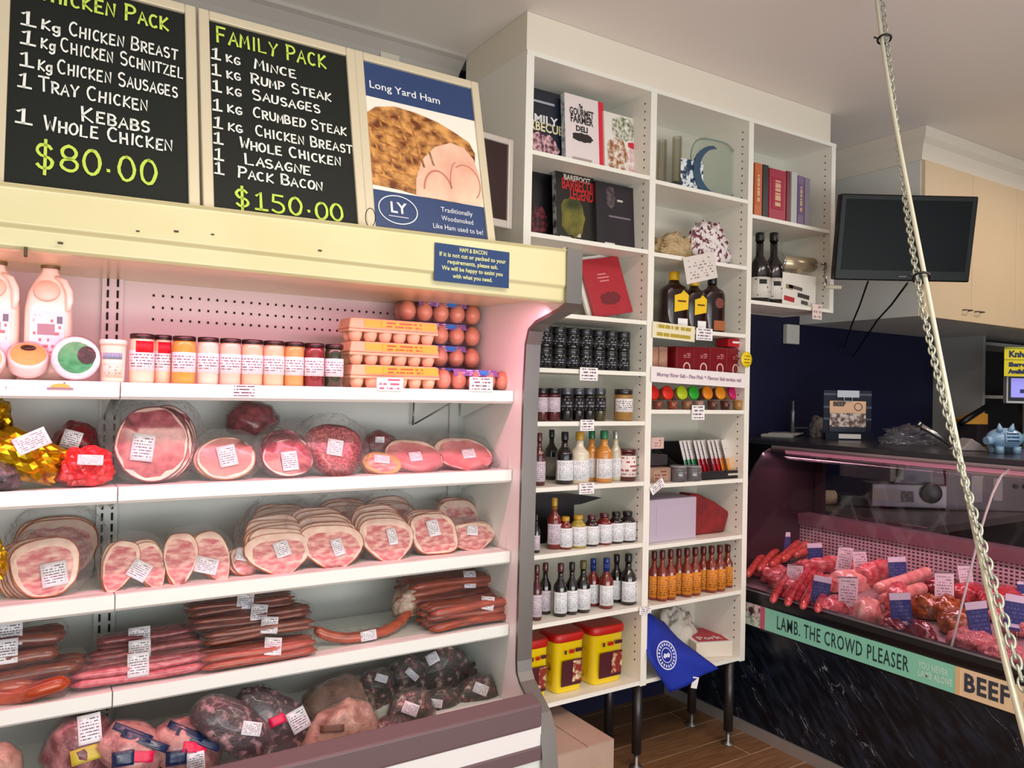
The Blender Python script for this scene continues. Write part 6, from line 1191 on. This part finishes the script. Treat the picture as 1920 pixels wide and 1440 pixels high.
# ------------------------------------------------------------------ printed strips on the counter front
def strip_at(name, y0, y1, label, m):
    t = thing(name, (2.6965, (y0+y1)/2, .5475), label, 'printed strip'); mb = MB(); h_ = abs(y1-y0)/2; mb.box(-.0015, .0015, -h_, h_, -.0475, .0475); mb.build('strip', m, t); return t
def pY(px, py): return at(px, py, 0, 2.6965).y
mint = mat('strip_mint', '#8ed9be', rough=.4); inkd = mat('strip_ink_dark', '#1d3a3c', rough=.5)
s1 = strip_at('lamb_promo_strip', 1.394, 2.192, 'mint green strip lettered LAMB. THE CROWD PLEASER on the counter front', mint)
def put(t, s, ya, yb, z, size, m, bold=0): 
    lettering(t, s, size, m, (-.0025, (ya+yb)/2-t.location.y, z-.5475), (0, -1, 0), (0, 0, 1), bold=bold, fit=abs(yb-ya), spacing=1.12)
put(s1, 'LAMB. THE CROWD PLEASER', pY(1457, 1168), pY(1704, 1240), .5455, .079, inkd, .0006)
lw2 = mat('strip_pale_letters', '#d5f2e6', rough=.5); put(s1, 'YOU NEVER', pY(1722, 1250), pY(1778, 1266), .561, .033, lw2, .0006); put(s1, 'LAMB ALONE', pY(1722, 1262), pY(1786, 1282), .532, .033, lw2, .0006)
s0 = strip_at('picture_promo_strip', 2.192, 2.55, 'printed strip with food picture left of the lamb strip', mat('strip_picture', '#d9c9c9', rough=.45, col2='#4a2a30', nscale=32, ramp=(.48, .6)))
mb = MB(); mb.box(-.0022, -.0014, -.179, -.155, -.0475, .0475); mb.build('pink_edge', mat('strip_pink', '#c85a78', rough=.45), s0)
mb = MB(); mb.box(-.0022, -.0014, -.155, .1, -.0475, -.005); mb.build('white_panel', mat('strip_white_green', '#d8ddd0', rough=.5, col2='#8a9a80', nscale=50, ramp=(.5, .62)), s0)
s2 = strip_at('beef_promo_strip', .35, 1.394, 'cream and peach strip lettered BEEF on the counter front', mat('strip_peach', '#f2d2ac', rough=.4))
mb = MB(); mb.box(-.0022, -.0014, .505, .522, -.0475, .0475); mb.build('edge_band', mat('strip_peach_dark', '#e8c08e', rough=.45), s2)
put(s2, 'BEEF', pY(1808, 1268), pY(1893, 1312), .5475, .082, mat('strip_ink_grey', '#3a3f4c', rough=.5), .003)

# ------------------------------------------------------------------ fresh meat in the deli case
def case_pt(px, py, dz=0):
    z = .65
    for _ in range(8): p = at(px, py, 2, z+dz); z = .60+max(0, min(.6, p.x-2.76))*.1795
    return Vector((p.x, p.y, z))
raw_p = mat('raw_pink', '#c4474f', rough=.22, coat=.6, col2='#e39494', nscale=40, detail=5, ramp=(.4, .68)); raw_r = mat('raw_red', '#8e1420', rough=.22, coat=.6, col2='#b83a42', nscale=35, detail=4); raw_o = mat('raw_sausage', '#b93a30', rough=.22, coat=.6, col2='#d8675a', nscale=45, detail=4); raw_d = mat('raw_dark', '#4a0d14', rough=.22, coat=.6, col2='#8a2630', nscale=35, detail=4); pork = mat('pork_pale', '#d98480', rough=.22, coat=.6, col2='#edb4a8', nscale=30); marin = mat('marinated_brown', '#6a3216', rough=.18, coat=.7, col2='#b5622a', nscale=30, detail=4, ramp=(.4, .65)); mince = mat('pink_mince', '#c05058', rough=.3, coat=.4, col2='#e8a09e', nscale=110, detail=3, bump=.9, bscale=140)
def raw(name, box, label, cat, m, group=None, dep=None, seed=1, rot=0, hh=.07, lump=.07, amp=.15, yawc=0, dz=0):
    """a piece of meat lying on the sloping case deck, seen in the given photo box"""
    px0, px1, pyt, pyb = box; c = case_pt((px0+px1)/2, pyb-(pyb-pyt)*.35, dz); a = at(px0, (pyt+pyb)/2, 1, c.y); k = (c-CAM).dot(FV)/FPX; w_ = (px1-px0)*k*1.15
    t = thing(name, (c.x, c.y, c.z+dz), label, cat, group, rot=(0, 0, -YAW+yawc)); mb = MB(); mb.blob((w_, dep or w_*.6, hh), seed, 4 if w_ > .1 else 3, amp, 2.2, .4, M=Matrix.Rotation(rot, 4, 'Z'), lump=lump); mb.build('meat', m, t); return t
def link(p0, p1, r, seed, label, group, m, lift=0, name='raw_sausage', cat='sausage'):
    a, b = case_pt(*p0, lift), case_pt(*p1, lift); t = thing(name, ((a+b)/2)+Vector((0, 0, lift)), label, cat, group); d = (b-a)/2; n = Vector((-d.y, d.x, 0)).normalized(); rnd = random.Random(seed); bd = rnd.uniform(-.012, .012)
    T_ = (-1, -.97, -.9, -.78, -.5, -.2, .2, .5, .78, .9, .97, 1); P = [d*u+n*bd*(1-u*u)+Vector((0, 0, r*1.02)) for u in T_]; mb = MB(); mb.tube(P, [r*k_ for k_ in (.25, .62, .88, 1, 1.02, 1, 1, 1.02, 1, .88, .62, .25)], 12); mb.build('sausage', m, t)
k = 0
for j in range(9):
    link((1400+j*11, 1088-j*5), (1462+j*9, 1012+j*2), .0175, j, 'raw red sausage in the back left heap of the meat case', 'raw sausages at the back left', raw_o, .02 if j % 2 else .045)
for j in range(7):
    link((1448+j*14, 1136+j*3), (1492+j*12, 1066+j*4), .0175, 20+j, 'raw red sausage in the front left heap of the meat case', 'raw sausages at the front left', mat('raw_sausage_deep', '#a3242a', rough=.2, coat=.7, col2='#d4545a', nscale=40), .012 if j % 2 else .036)
for j in range(5): raw('raw_cutlet', (1400+j*14, 1462+j*14, 1040+j*10, 1085+j*10), 'raw pink cutlet in the row at the left end of the meat case', 'meat', raw_p, 'raw cutlets at the left end', .09, 30+j, .3, .06)
big = [((1500, 1600, 1030, 1088), 'raw pink steak behind the twin white tickets', raw_p), ((1545, 1640, 1060, 1130), 'raw pink steak at the centre left under the white ticket', pork), ((1600, 1690, 1050, 1112), 'shiny raw pork piece in the centre of the meat case', raw_p), ((1520, 1610, 1120, 1165), 'raw pink chop at the front rail by the navy ticket', raw_p), ((1585, 1665, 1128, 1180), 'raw pink chop at the front rail in the centre', pork), ((1640, 1725, 1105, 1160), 'raw pink steak right of the centre chops', raw_p), ((1620, 1725, 1150, 1200), 'dark red raw steak at the front rail', raw_d), ((1690, 1760, 1185, 1222), 'dark red raw piece at the front behind the rail', raw_d)]
for i, (b, l, m_) in enumerate(big): raw('raw_steak', b, l, 'meat', m_, None, .1, 40+i, .2*i, .07+.018*(i % 3))
for i, (p0, p1, d) in enumerate((((1640, 1118), (1752, 1080), 'back'), ((1652, 1140), (1735, 1112), 'front'))): link(p0, p1, .027, 60+i, f'long pale rolled pork loin, {d} of the pair in the meat case', 'rolled pork loins', pork, .02, 'rolled_pork', 'meat')
for i, (b, l) in enumerate((((1735, 1800, 1085, 1128), 'dark red raw beef left of the glass joint'), ((1785, 1850, 1095, 1140), 'bright dark red raw beef behind the glass joint'), ((1838, 1920, 1100, 1150), 'dark red raw beef at the right under the chain'))): raw('raw_beef', b, l, 'meat', raw_r if i else raw_d, None, .13, 70+i, .1, .075)
for i, (b, l) in enumerate((((1712, 1765, 1112, 1178), 'glossy brown marinated piece right of the centre navy ticket'), ((1745, 1805, 1108, 1185), 'glossy brown marinated piece, largest of the three'), ((1765, 1830, 1150, 1200), 'glossy brown marinated piece nearest the glass joint'))): raw('marinated_meat', b, l, 'meat', marin, 'marinated pieces', .12, 80+i, .3, .085, .14)
for i, (b, l) in enumerate((((1785, 1860, 1178, 1232), 'raw mince patty at the right front of the meat case'), ((1845, 1930, 1200, 1268), 'raw mince patty under the chain at the right'), ((1885, 1960, 1150, 1205), 'raw mince patty at the right edge of the view'))): raw('mince_patty', b, l, 'meat', mince, None, .14, 90+i, 0, .07, .09)
for i, (b, l) in enumerate((((1850, 1910, 1128, 1175), 'raw pink steak behind the right navy tickets'), ((1560, 1640, 1018, 1050), 'raw pink piece at the back by the perforated panel'), ((1640, 1720, 1036, 1078), 'raw red piece at the back by the perforated panel'))): raw('raw_steak', b, l, 'meat', (raw_p, raw_p, raw_r)[i], None, .09, 100+i, .2, .04)
navy_t = mat('ticket_navy', '#1d2f72', rough=.4); tick_p = print_mat('ticket_navy_print', '#1f3074', '#5868a8', 9, .45, us=16, head=('#dcdae8', .80)); tick_w = print_mat('ticket_white_print', '#e4dfe4', '#8a7a8c', 10, .52, us=18)
tk = [(1470, 990, 1032, 27, 'n', 0, 'at the back left corner'), (1530, 1012, 1055, 28, 'n', .05, 'second from left at the back'), (1491, 1055, 1090, 30, 'w', -.12, 'over the left sausages'), (1541, 1076, 1130, 34, 'n', -.18, 'in front of the twin white tickets'), (1585, 1018, 1064, 28, 'w', -.2, 'left of the twin pair'), (1615, 1026, 1072, 26, 'w', .08, 'right of the twin pair'), (1592, 1078, 1132, 36, 'w', -.08, 'in the centre at the front'), (1685, 1037, 1085, 34, 'n', .05, 'by the rolled pork'), (1692, 1108, 1172, 40, 'n', .05, 'by the marinated meat'), (1773, 1068, 1122, 36, 'w', -.05, 'over the dark red beef'), (1814, 1052, 1102, 26, 'w', .1, 'beside the glass joint at the back'), (1838, 1125, 1195, 42, 'n', .12, 'just right of the glass joint'), (1908, 1112, 1178, 44, 'n', -.15, 'right of the chain at the front'), (1921, 1084, 1112, 22, 'n', 0, 'cut off by the right edge')]
for i, (px, pyt, pyb, w_, kd, rl_, d) in enumerate(tk):
    g = case_pt(px, pyb+6, .035); k_ = (g-CAM).dot(FV)/FPX; W_, H_ = w_*k_, (pyb-pyt)*k_; c = Vector((g.x, g.y, g.z+.035+H_/2))
    t = thing('price_ticket', (g.x, g.y, g.z), ('navy ticket with white heading ' if kd == 'n' else 'white ticket ') + d + ' of the meat case', 'price ticket', 'price tickets in the meat case', rot=(-.12, 0, -YAW+.0)); X = (math.cos(rl_), 0, math.sin(rl_)); Y_ = (-math.sin(rl_), 0, math.cos(rl_))
    quad('card', tick_p if kd == 'n' else tick_w, t, (0, 0, .035+H_/2), X, Y_, W_, H_, .002)
    if kd == 'n': quad('price_box', mat('ticket_price_white', '#cfcfe0', rough=.5), t, Vector((0, -.0016, .035+H_/2))-Vector(Y_)*H_*.36, X, Y_, W_*.45, H_*.1)
    else: mb = MB(); mb.box(-W_/2, W_/2, -.002, .002, .035+H_*.97, .035+H_*1.01, M=None); mb.build('clip_bar', mat('clip_grey', '#6a6268', rough=.4), t)
    mb = MB(); mb.tube([(0, .002, 0), (0, .002, .04)], .0015, 6); mb.build('pin', chrome, t)

# ------------------------------------------------------------------ things on the counter top
ZT = 1.2855
bh = thing('beef_card_holder', (3.62, at(1588, 820, 0, 3.62).y, ZT), 'dark acrylic leaflet holder with a BEEF card standing on the counter', 'leaflet holder', rot=(0, 0, -YAW-.1)); kq = (Vector(bh.location)-CAM).dot(FV)/FPX; W_, H_ = 86*kq, 92*kq
hm = mat('holder_smoky', '#12152a', rough=.4, spec=.2)
mb = MB(); mb.box(-W_/2, W_/2, 0, .006, .0, H_); mb.box(-W_/2, W_/2, -.04, 0, 0, .005); mb.box(-W_/2, W_/2, -.042, -.039, 0, H_*.14); mb.build('back_plate', hm, bh)
for z in (.92, .66, .42): mb = MB(); mb.box(-W_/2-.001, W_/2+.001, -.0035, 0, H_*(z-.022), H_*(z+.02)); mb.build('clear_band', mat('band_grey_blue', '#4d5468', rough=.3, spec=.2), bh)
mb = MB(); mb.box(-.055*1.0, .055, -.012, -.004, H_*.86, H_*1.0); mb.tube([(-.02, -.008, H_*.86), (-.02, -.008, H_*.78), (.02, -.008, H_*.78), (.02, -.008, H_*.86)], .003, 6); mb.build('hanger_clip', mat('clip_clear_grey', '#b5b7c0', rough=.2, coat=.5), bh)
quad('card', mat('beef_card_peach', '#f0bd94', rough=.4), bh, (.0, -.0055, H_*.66), (1, 0, 0), (0, 0, 1), W_*.76, H_*.25); quad('picture', mat('beef_card_picture', '#5d3a34', rough=.4, col2='#e8d6cc', nscale=48, ramp=(.44, .6)), bh, (0, -.0055, H_*.4), (1, 0, 0), (0, 0, 1), W_*.76, H_*.28); quad('dark_panel', mat('beef_card_navy', '#151832', rough=.4), bh, (0, -.0055, H_*.21), (1, 0, 0), (0, 0, 1), W_*.76, H_*.1); quad('white_tag', paperw, bh, (0, -.0435, H_*.075), (1, 0, 0), (0, 0, 1), W_*.46, H_*.09)
lettering(bh, 'BEEF', H_*.12, mat('ink_2c2426', '#2c2426', rough=.5), (-W_*.18, -.0065, H_*.72), (1, 0, 0), (0, 0, 1), bold=.002); mb = MB(); mb.tube([(W_*.22+W_*.08*math.cos(a*PI/8), -.0065, H_*.67+W_*.08*math.sin(a*PI/8)) for a in range(16)], .002, 6, closed=True); mb.build('rosette', mat('rosette_navy', '#2f3550', rough=.5), bh)
def on_top(px, X=3.6): p = at(px, 818, 0, X); return Vector((X, p.y, ZT))
for i, (px, pt, lean_, d) in enumerate(((1441, 732, -.16, 'tall steel sharpening rod leaning at the left end of the counter'), (1483, 752, .0, 'shorter steel rod standing beside the tall one'))):
    p = on_top(px+ (9 if i == 0 else 3)); kq = (p-CAM).dot(FV)/FPX; L_ = (818-pt)*kq; t = thing('steel_rod', p, d, 'sharpening steel', 'sharpening steels', rot=(0, lean_, -YAW)); mb = MB(); mb.lathe([(.011, 0), (.011, L_*.72), (.007, L_*.74), (.007, L_)], 10); mb.build('rod', mat('steel_grey', '#8d9099', rough=.3, metal=.7), t); mb = MB(); mb.lathe([(.03, 0), (.028, .008), (.012, .01)], 14); mb.build('base', black, t)
t = thing('paper_pile', on_top(1462, 3.5), 'loose white papers lying at the left end of the counter', 'papers', rot=(0, 0, .5)); mb = MB(); mb.box(-.1, .12, -.08, .08, 0, .012); mb.box(-.06, .16, -.1, .05, .012, .018); mb.build('papers', mat('paper_dimmed', '#b9b5b4', rough=.7), t)  # white paper, dimmed by shade put into its colour
t = thing('wire_rack', on_top(1505, 3.7), 'small dark wire rack between the steel rods and the ornament', 'rack', rot=(0, 0, -YAW)); mb = MB(); 
for q in range(4): mb.tube([(-.05, q*.02-.03, 0), (-.05, q*.02-.03, .045), (.06, q*.02-.03, .045), (.06, q*.02-.03, 0)], .003, 6)
mb.build('rack', mat('rack_grey', '#6d7078', rough=.35, metal=.6), t)
t = thing('glove_holder', on_top(1533, 3.66), 'pale mottled bag beside the BEEF leaflet holder', 'bag', rot=(0, 0, -YAW)); mb = MB(); mb.blob((.085, .07, .115), 5, 4, .25, 2.2, .5, lump=.15); mb.build('bag', mat('mottled_bag', '#a39a94', rough=.5, col2='#5d5560', nscale=45), t)
t = thing('clear_bag_heap', on_top(1705, 3.6), 'crumpled clear plastic bag lying on the counter beside the chain', 'plastic bag', rot=(0, 0, -YAW)); mb = MB(); mb.blob((.24, .14, .085), 9, 4, .35, 2.0, .3, lump=.35); mb.build('bag', clear('crumpled_bag', gloss=.3, rough=.15, bump=1.0, bscale=25, alpha=.16, film='#9a98a8'), t)
p = on_top(1772, 3.6); t = thing('steel_tongs', p, 'chrome tongs leaning up to the left behind the chain', 'tongs', rot=(0, 0, -YAW)); kq = (p-CAM).dot(FV)/FPX; mb = MB(); mb.tube([(.03, 0, .012), (-44*kq, .02, 40*kq)], .012, 10); mb.tube([(-44*kq, .02, 40*kq), (-48*kq, .02, 43*kq)], [.016, .012], 10); mb.build('arm', chrome, t); mb = MB(); mb.tube([(.05, .03, .01), (-30*kq, .05, 32*kq)], .006, 8); mb.build('second_arm', chrome, t)
t = thing('folded_tissue', on_top(1812, 3.45), 'grey paper tissue folded up on the counter left of the piggy bank', 'tissue', rot=(0, 0, -YAW)); mb = MB(); mb.prism([(-.06, 0), (.07, 0), (.04, .03), (.0, .055), (-.03, .02)], -.04, .04, 1); mb.build('tissue', mat('tissue_grey', '#a29a9e', rough=.7), t, bevel=.006)
# piggy bank
pg = on_top(1884, 3.45); pg.z = ZT; t = thing('piggy_bank', pg, 'light blue piggy bank with dark lettering on the counter', 'piggy bank', rot=(0, 0, -YAW)); kq = (pg-CAM).dot(FV)/FPX; W_, H_ = 66*kq, 46*kq; pigm = mat('piggy_blue', '#8fb4d6', rough=.25, coat=.6)
mb = MB(); M0 = Matrix.Translation((0, 0, H_*.18)); mb.blob((W_, W_*.7, H_*.85), 1, 4, .0, 1, 1.0, M=M0); body = mb.build('body', pigm, t)
mb = MB(); mb.tube([(-W_*.42, -.01, H_*.52), (-W_*.60, -.015, H_*.50)], [H_*.2, H_*.16], 16); mb.build('snout', pigm, t)
for x in (-.24, .24):
    for y in (-.16, .16): mb = MB(); mb.lathe([(H_*.15, 0), (H_*.16, H_*.3)], 12, M=Matrix.Translation((x*W_, y*W_, 0))); mb.build('leg', pigm, t)
for x, dx in ((.02, .03), (-.28, -.02)): mb = MB(); mb.tube([(x*W_, -.03, H_*.92), (x*W_+dx*W_, -.035, H_*1.05), (x*W_+dx*2*W_, -.035, H_*1.22)], [H_*.12, H_*.1, H_*.02], 8); mb.build('ear', pigm, t)
mb = MB(); mb.tube([(W_*.48, 0, H_*.6), (W_*.56, .01, H_*.66), (W_*.55, .0, H_*.76), (W_*.52, -.01, H_*.7)], .006, 8); mb.build('tail', pigm, t)
stick(t, [body], (0, -1, .1), (0, 0, 1), W_*.42, H_*.42, print_mat('piggy_print', '#8fb4d6', '#1c3560', 3, .68, us=9, lo=0, hi=1, rough=.25), c=(0, 0, H_*.62), lift=.007, name='lettering')
# behind the counter
kb = thing('knife_block', (5.0, at(1822, 782, 0, 5.0).y, .905), 'yellow block with a black handled knife behind the counter', 'knife block'); z0 = at(1822, 795, 0, 5.0).z-.905
mb = MB(); mb.box(-.06, .07, -.06, .06, 0, z0); mb.build('stand', mat('bench_base'), kb); mb = MB(); mb.prism([(-.075, z0+.001), (.07, z0+.001), (.07, z0+.065), (.03, z0+.075), (-.075, z0+.03)], -.05, .05, 1); 
mb.build('block', mat('block_yellow', '#d9961e', rough=.4), kb).rotation_euler = (0, 0, -YAW); mb = MB(); mb.tube([(-.11, -.06, z0+.0), (-.07, -.06, z0+.03), (.06, -.06, z0+.115)], [.016, .02, .017], 10); mb.build('knife_handle', black, kb).rotation_euler = (0, 0, -YAW)
def facing(name, px0, px1, pyt, pyb, X, label, cat):
    c = at((px0+px1)/2, (pyt+pyb)/2, 0, X); t = thing(name, c, label, cat, rot=(0, 0, -YAW-.08)); k_ = (c-CAM).dot(FV)/FPX; return t, (px1-px0)*k_, (pyb-pyt)*k_
t, W_, H_ = facing('yellow_knife_sign', 1885, 1985, 652, 706, 4.95, 'bright yellow sign about knife sharpening at the right edge', 'sign'); ym = mat('sign_yellow', '#f2e018', rough=.45)
mb = MB(); mb.box(-W_/2, W_/2, -.002, .002, -H_/2, H_/2); mb.build('card', ym, t)
for s, z, sz in (('Knives', .26, .30), ('Sharpened', -.1, .2), ('Available', -.34, .2)): lettering(t, s, H_*sz, mat('sign_ink', '#1d2a5a', rough=.5), (-W_*.42, -.003, z*H_), (1, 0, 0), (0, 0, 1), bold=.0025, align='LEFT')
mb = MB(); mb.box(-W_/2, W_/2, -.0026, -.002, H_*.055, H_*.085); mb.box(-W_/2, W_/2, -.0026, -.002, H_*.44, H_*.48); mb.build('sign_rule', mat('sign_rule_olive', '#8a9a20', rough=.5), t)
t, W_, H_ = facing('till_monitor', 1890, 1990, 706, 757, 5.0, 'small white-framed monitor with lilac screen under the yellow sign', 'monitor')
mb = MB(); mb.box(-W_/2, W_/2, 0, .04, -H_/2, H_/2); mb.build('case', mat('monitor_white', '#d2d2d4', rough=.4), t, bevel=.004); mb = MB(); mb.box(-W_/2+.008, W_/2-.008, -.003, 0, -H_/2+.014, H_/2-.004); mb.build('bezel', black, t); mb = MB(); mb.box(-W_/2+.022, W_/2-.02, -.0045, -.003, -H_/2+.035, H_/2-.012); mb.build('screen', mat('lilac_screen', '#8d8ad0', rough=.3, emit='#8480d8', es=.7), t)
quad('screen_box', mat('screen_navy', '#2a2a6a', rough=.4), t, (-W_*.22, -.0052, -H_*.05), (1, 0, 0), (0, 0, 1), W_*.1, H_*.14); mb = MB(); mb.box(-.04, .04, .045, .09, -(t.location.z-.905), .0); mb.build('stand', black, t)
sc = thing('deli_scale', (4.12, at(1698, 935, 0, 4.12).y, .9005), 'grey metal slicer scale with round dial seen through the deli glass', 'scale', rot=(0, 0, -YAW-.1)); k_ = (Vector(sc.location)-CAM).dot(FV)/FPX; gm = mat('scale_grey', '#8a868c', rough=.3, metal=.4)
mb = MB(); mb.box(-68*k_, 66*k_, -.06, .1, .01, 46*k_); mb.build('body', gm, sc, bevel=.006); mb = MB(); mb.prism([(-28*k_, 46*k_), (66*k_, 46*k_), (60*k_, 78*k_), (-5*k_, 84*k_)], -.04, .09, 1); mb.build('upper_body', mat('scale_dark', '#57545c', rough=.35, metal=.4), sc, bevel=.004)
mb = MB(); mb.lathe([(19*k_, 0), (19*k_, .012), (15*k_, .016), (.001, .016)], 24, M=Matrix.Translation((36*k_, -.06, 32*k_)) @ Matrix.Rotation(PI/2, 4, 'X')); mb.build('dial', mat('dial_dark', '#2a282e', rough=.3), sc)
quad('display', mat('display_pale', '#a8a2a4', rough=.4), sc, (-40*k_, -.0615, 26*k_), (1, 0, 0), (0, 0, 1), 46*k_, 22*k_); quad('buttons', mat('buttons_print', '#3a3438', rough=.4, col2='#7a7278', nscale=90), sc, (-5*k_, -.062, 24*k_), (1, 0, 0), (0, 0, 1), 22*k_, 20*k_)
t = thing('paper_roll', (3.8, at(1541, 960, 0, 3.8).y, .9005), 'cream paper roll on the bench seen through the deli glass', 'paper roll', rot=(0, 0, -YAW)); mb = MB(); mb.tube([(-.07, 0, .04), (.07, 0, .04)], .04, 18); mb.build('roll', mat('roll_cream', '#cfc09a', rough=.7), t)
t = thing('white_cloth', (3.69, at(1508, 915, 0, 3.69).y, .9005), 'small white cloth bundle on the bench at the left behind the deli glass', 'cloth', rot=(0, 0, -YAW)); mb = MB(); mb.blob((.1, .08, .14), 12, 4, .3, 2.2, .5, lump=.2); mb.build('cloth', mat('cloth_white', '#cfc4c8', rough=.8), t)
t = thing('square_tub', (4.0, at(1620, 975, 0, 4.0).y, .9005), 'dark green tub on the bench behind the deli glass', 'tub', rot=(0, 0, -YAW)); mb = MB(); mb.box(-.16, .16, -.06, .06, 0, .06); mb.build('tub', mat('tub_green_dark', '#2a3a34', rough=.4), t, bevel=.004)
t = thing('steel_rack', (4.5, at(1845, 930, 0, 4.5).y, .9005), 'steel equipment with switches at the right behind the deli glass', 'equipment', rot=(0, 0, -YAW)); mb = MB(); mb.box(-.26, .3, -.08, .15, 0, .22); mb.build('body', mat('equip_steel', '#6a6065', rough=.35, metal=.5), t, bevel=.006); mb = MB(); mb.box(-.12, -.06, -.082, -.08, .05, .19); mb.box(.0, .05, -.082, -.08, .06, .18); mb.build('switch_panel', mat('panel_grey', '#a59da0', rough=.4), t)
for q in range(3): mb = MB(); mb.lathe([(.014, 0), (.012, .012)], 12, M=Matrix.Translation((.12+q*.05, -.08, .14)) @ Matrix.Rotation(PI/2, 4, 'X')); mb.build('knob', black, t)
# television and its cables
tvc = CAM + (FV + RV*((1699-960)/FPX) - UV*((447-720)/FPX))*3.36
tv = thing('television', tvc, 'black flat television mounted tilted in front of the wall cupboards', 'television', rot=(math.radians(10), math.radians(-.2), -YAW+.02)); W_, H_ = .605, .372
mb = MB(); mb.box(-W_/2, W_/2, 0, .045, -H_/2, H_/2); mb.build('case', mat('tv_black', '#0a0809', rough=.35, spec=.25), tv, bevel=.006)
mb = MB(); mb.box(-W_/2+.025, W_/2-.025, -.0015, 0, -H_/2+.045, H_/2-.022); mb.build('screen', mat('tv_screen', '#020203', rough=.3, spec=.12), tv); quad('badge', mat('tv_badge', '#5a5660', rough=.4), tv, (0, -.002, -H_/2+.02), (1, 0, 0), (0, 0, 1), .035, .005)
mb = MB(); mb.box(-.05, .05, .045, .06, -.06, .08); mb.tube([(0, .06, .02), (.06, .13, .03), (.16, .22, .06)], .014, 8); mb.build('wall_arm', dsteel, tv)
for i, (a, b, c_) in enumerate((((1628, 526), (1598, 606), (1583, 650)), ((1702, 530), (1645, 600), (1600, 668)))):
    t = thing('black_cable', at(*b, 1, 2.82), 'black cable hanging from the television down the blue wall, %s of the two' % ['left', 'right'][i], 'cable', 'television cables'); p0 = tvc + (at(*a, 1, 2.82)-tvc)*0; q0 = CAM+(FV + RV*((a[0]-960)/FPX) - UV*((a[1]-720)/FPX))*3.38; q1 = at(b[0], b[1], 0, 3.735); q2 = at(*c_, 1, 2.832); L0 = Vector(t.location)
    mb = MB(); mb.tube([q0-L0, (q0+q1)/2-L0+Vector((0, 0, -.01)), q1-L0, q2-L0], .0045, 6); mb.build('cable', black, t)
# hanging chain and rod
def camp(px, py, d): return CAM+(FV + RV*((px-960)/FPX) - UV*((py-720)/FPX))*d
TOP, MID, BOT = at(1644, -45, 2, 2.849), camp(1763, 700, 1.72), camp(1957, 1460, 1.08)
ch = thing('hanging_chain', TOP, 'silver chain twisted with a pale rod hanging slanting from the ceiling', 'chain'); chm = mat('chain_zinc', '#b4b9ac', rough=.35, metal=.5)
UM = (MID-TOP).length/((MID-TOP).length+(BOT-MID).length)
def cpt(u): return TOP*((u-UM)*(u-1)/UM) + MID*(u*(u-1)/(UM*(UM-1))) + BOT*(u*(u-UM)/(1-UM))
def cfr(u):
    d = (cpt(u+.004)-cpt(u-.004)).normalized(); s_ = d.cross(FV).normalized(); return d, s_, s_.cross(d).normalized()
def off(u): d, s_, f_ = cfr(u); ph = u*6.0+2.6; return (s_*math.cos(ph)+f_*math.sin(ph))*.0085
mb = MB(); mb.tube([cpt(u/80)+off(u/80)-TOP for u in range(81)], .0058, 8); mb.build('rod', mat('rod_pale', '#c9c8b6', rough=.35, metal=.2), ch)
NL = 122; Ln = (MID-TOP).length+(BOT-MID).length; pitch = Ln/NL; lk = MB()
for i in range(NL):
    u = (i+.5)/NL; d, sd, f_ = cfr(u); c = cpt(u)-off(u)-TOP; s_ = (sd*.8+f_*.6) if i % 2 else (f_*.8-sd*.6)
    lk.tube([c+d*(pitch*.72)*math.cos(2*PI*k/14)+s_*.0066*math.sin(2*PI*k/14) for k in range(14)], .0022, 6, closed=True)
lk.build('chain_links', chm, ch)['kind'] = 'stuff'
for u in (.105, .49):
    d, sd, f_ = cfr(u); c = cpt(u)-TOP; mb = MB(); mb.tube([c+sd*.019*math.cos(a*PI/7)+f_*.019*math.sin(a*PI/7) for a in range(14)], .0035, 6, closed=True); mb.tube([c-sd*.018, c-sd*.032-d*.004], .003, 6); mb.build('cable_tie', black, ch)
mb = MB(); mb.lathe([(.025, -.006), (.022, -.001)], 14); mb.build('ceiling_plate', chrome, ch)
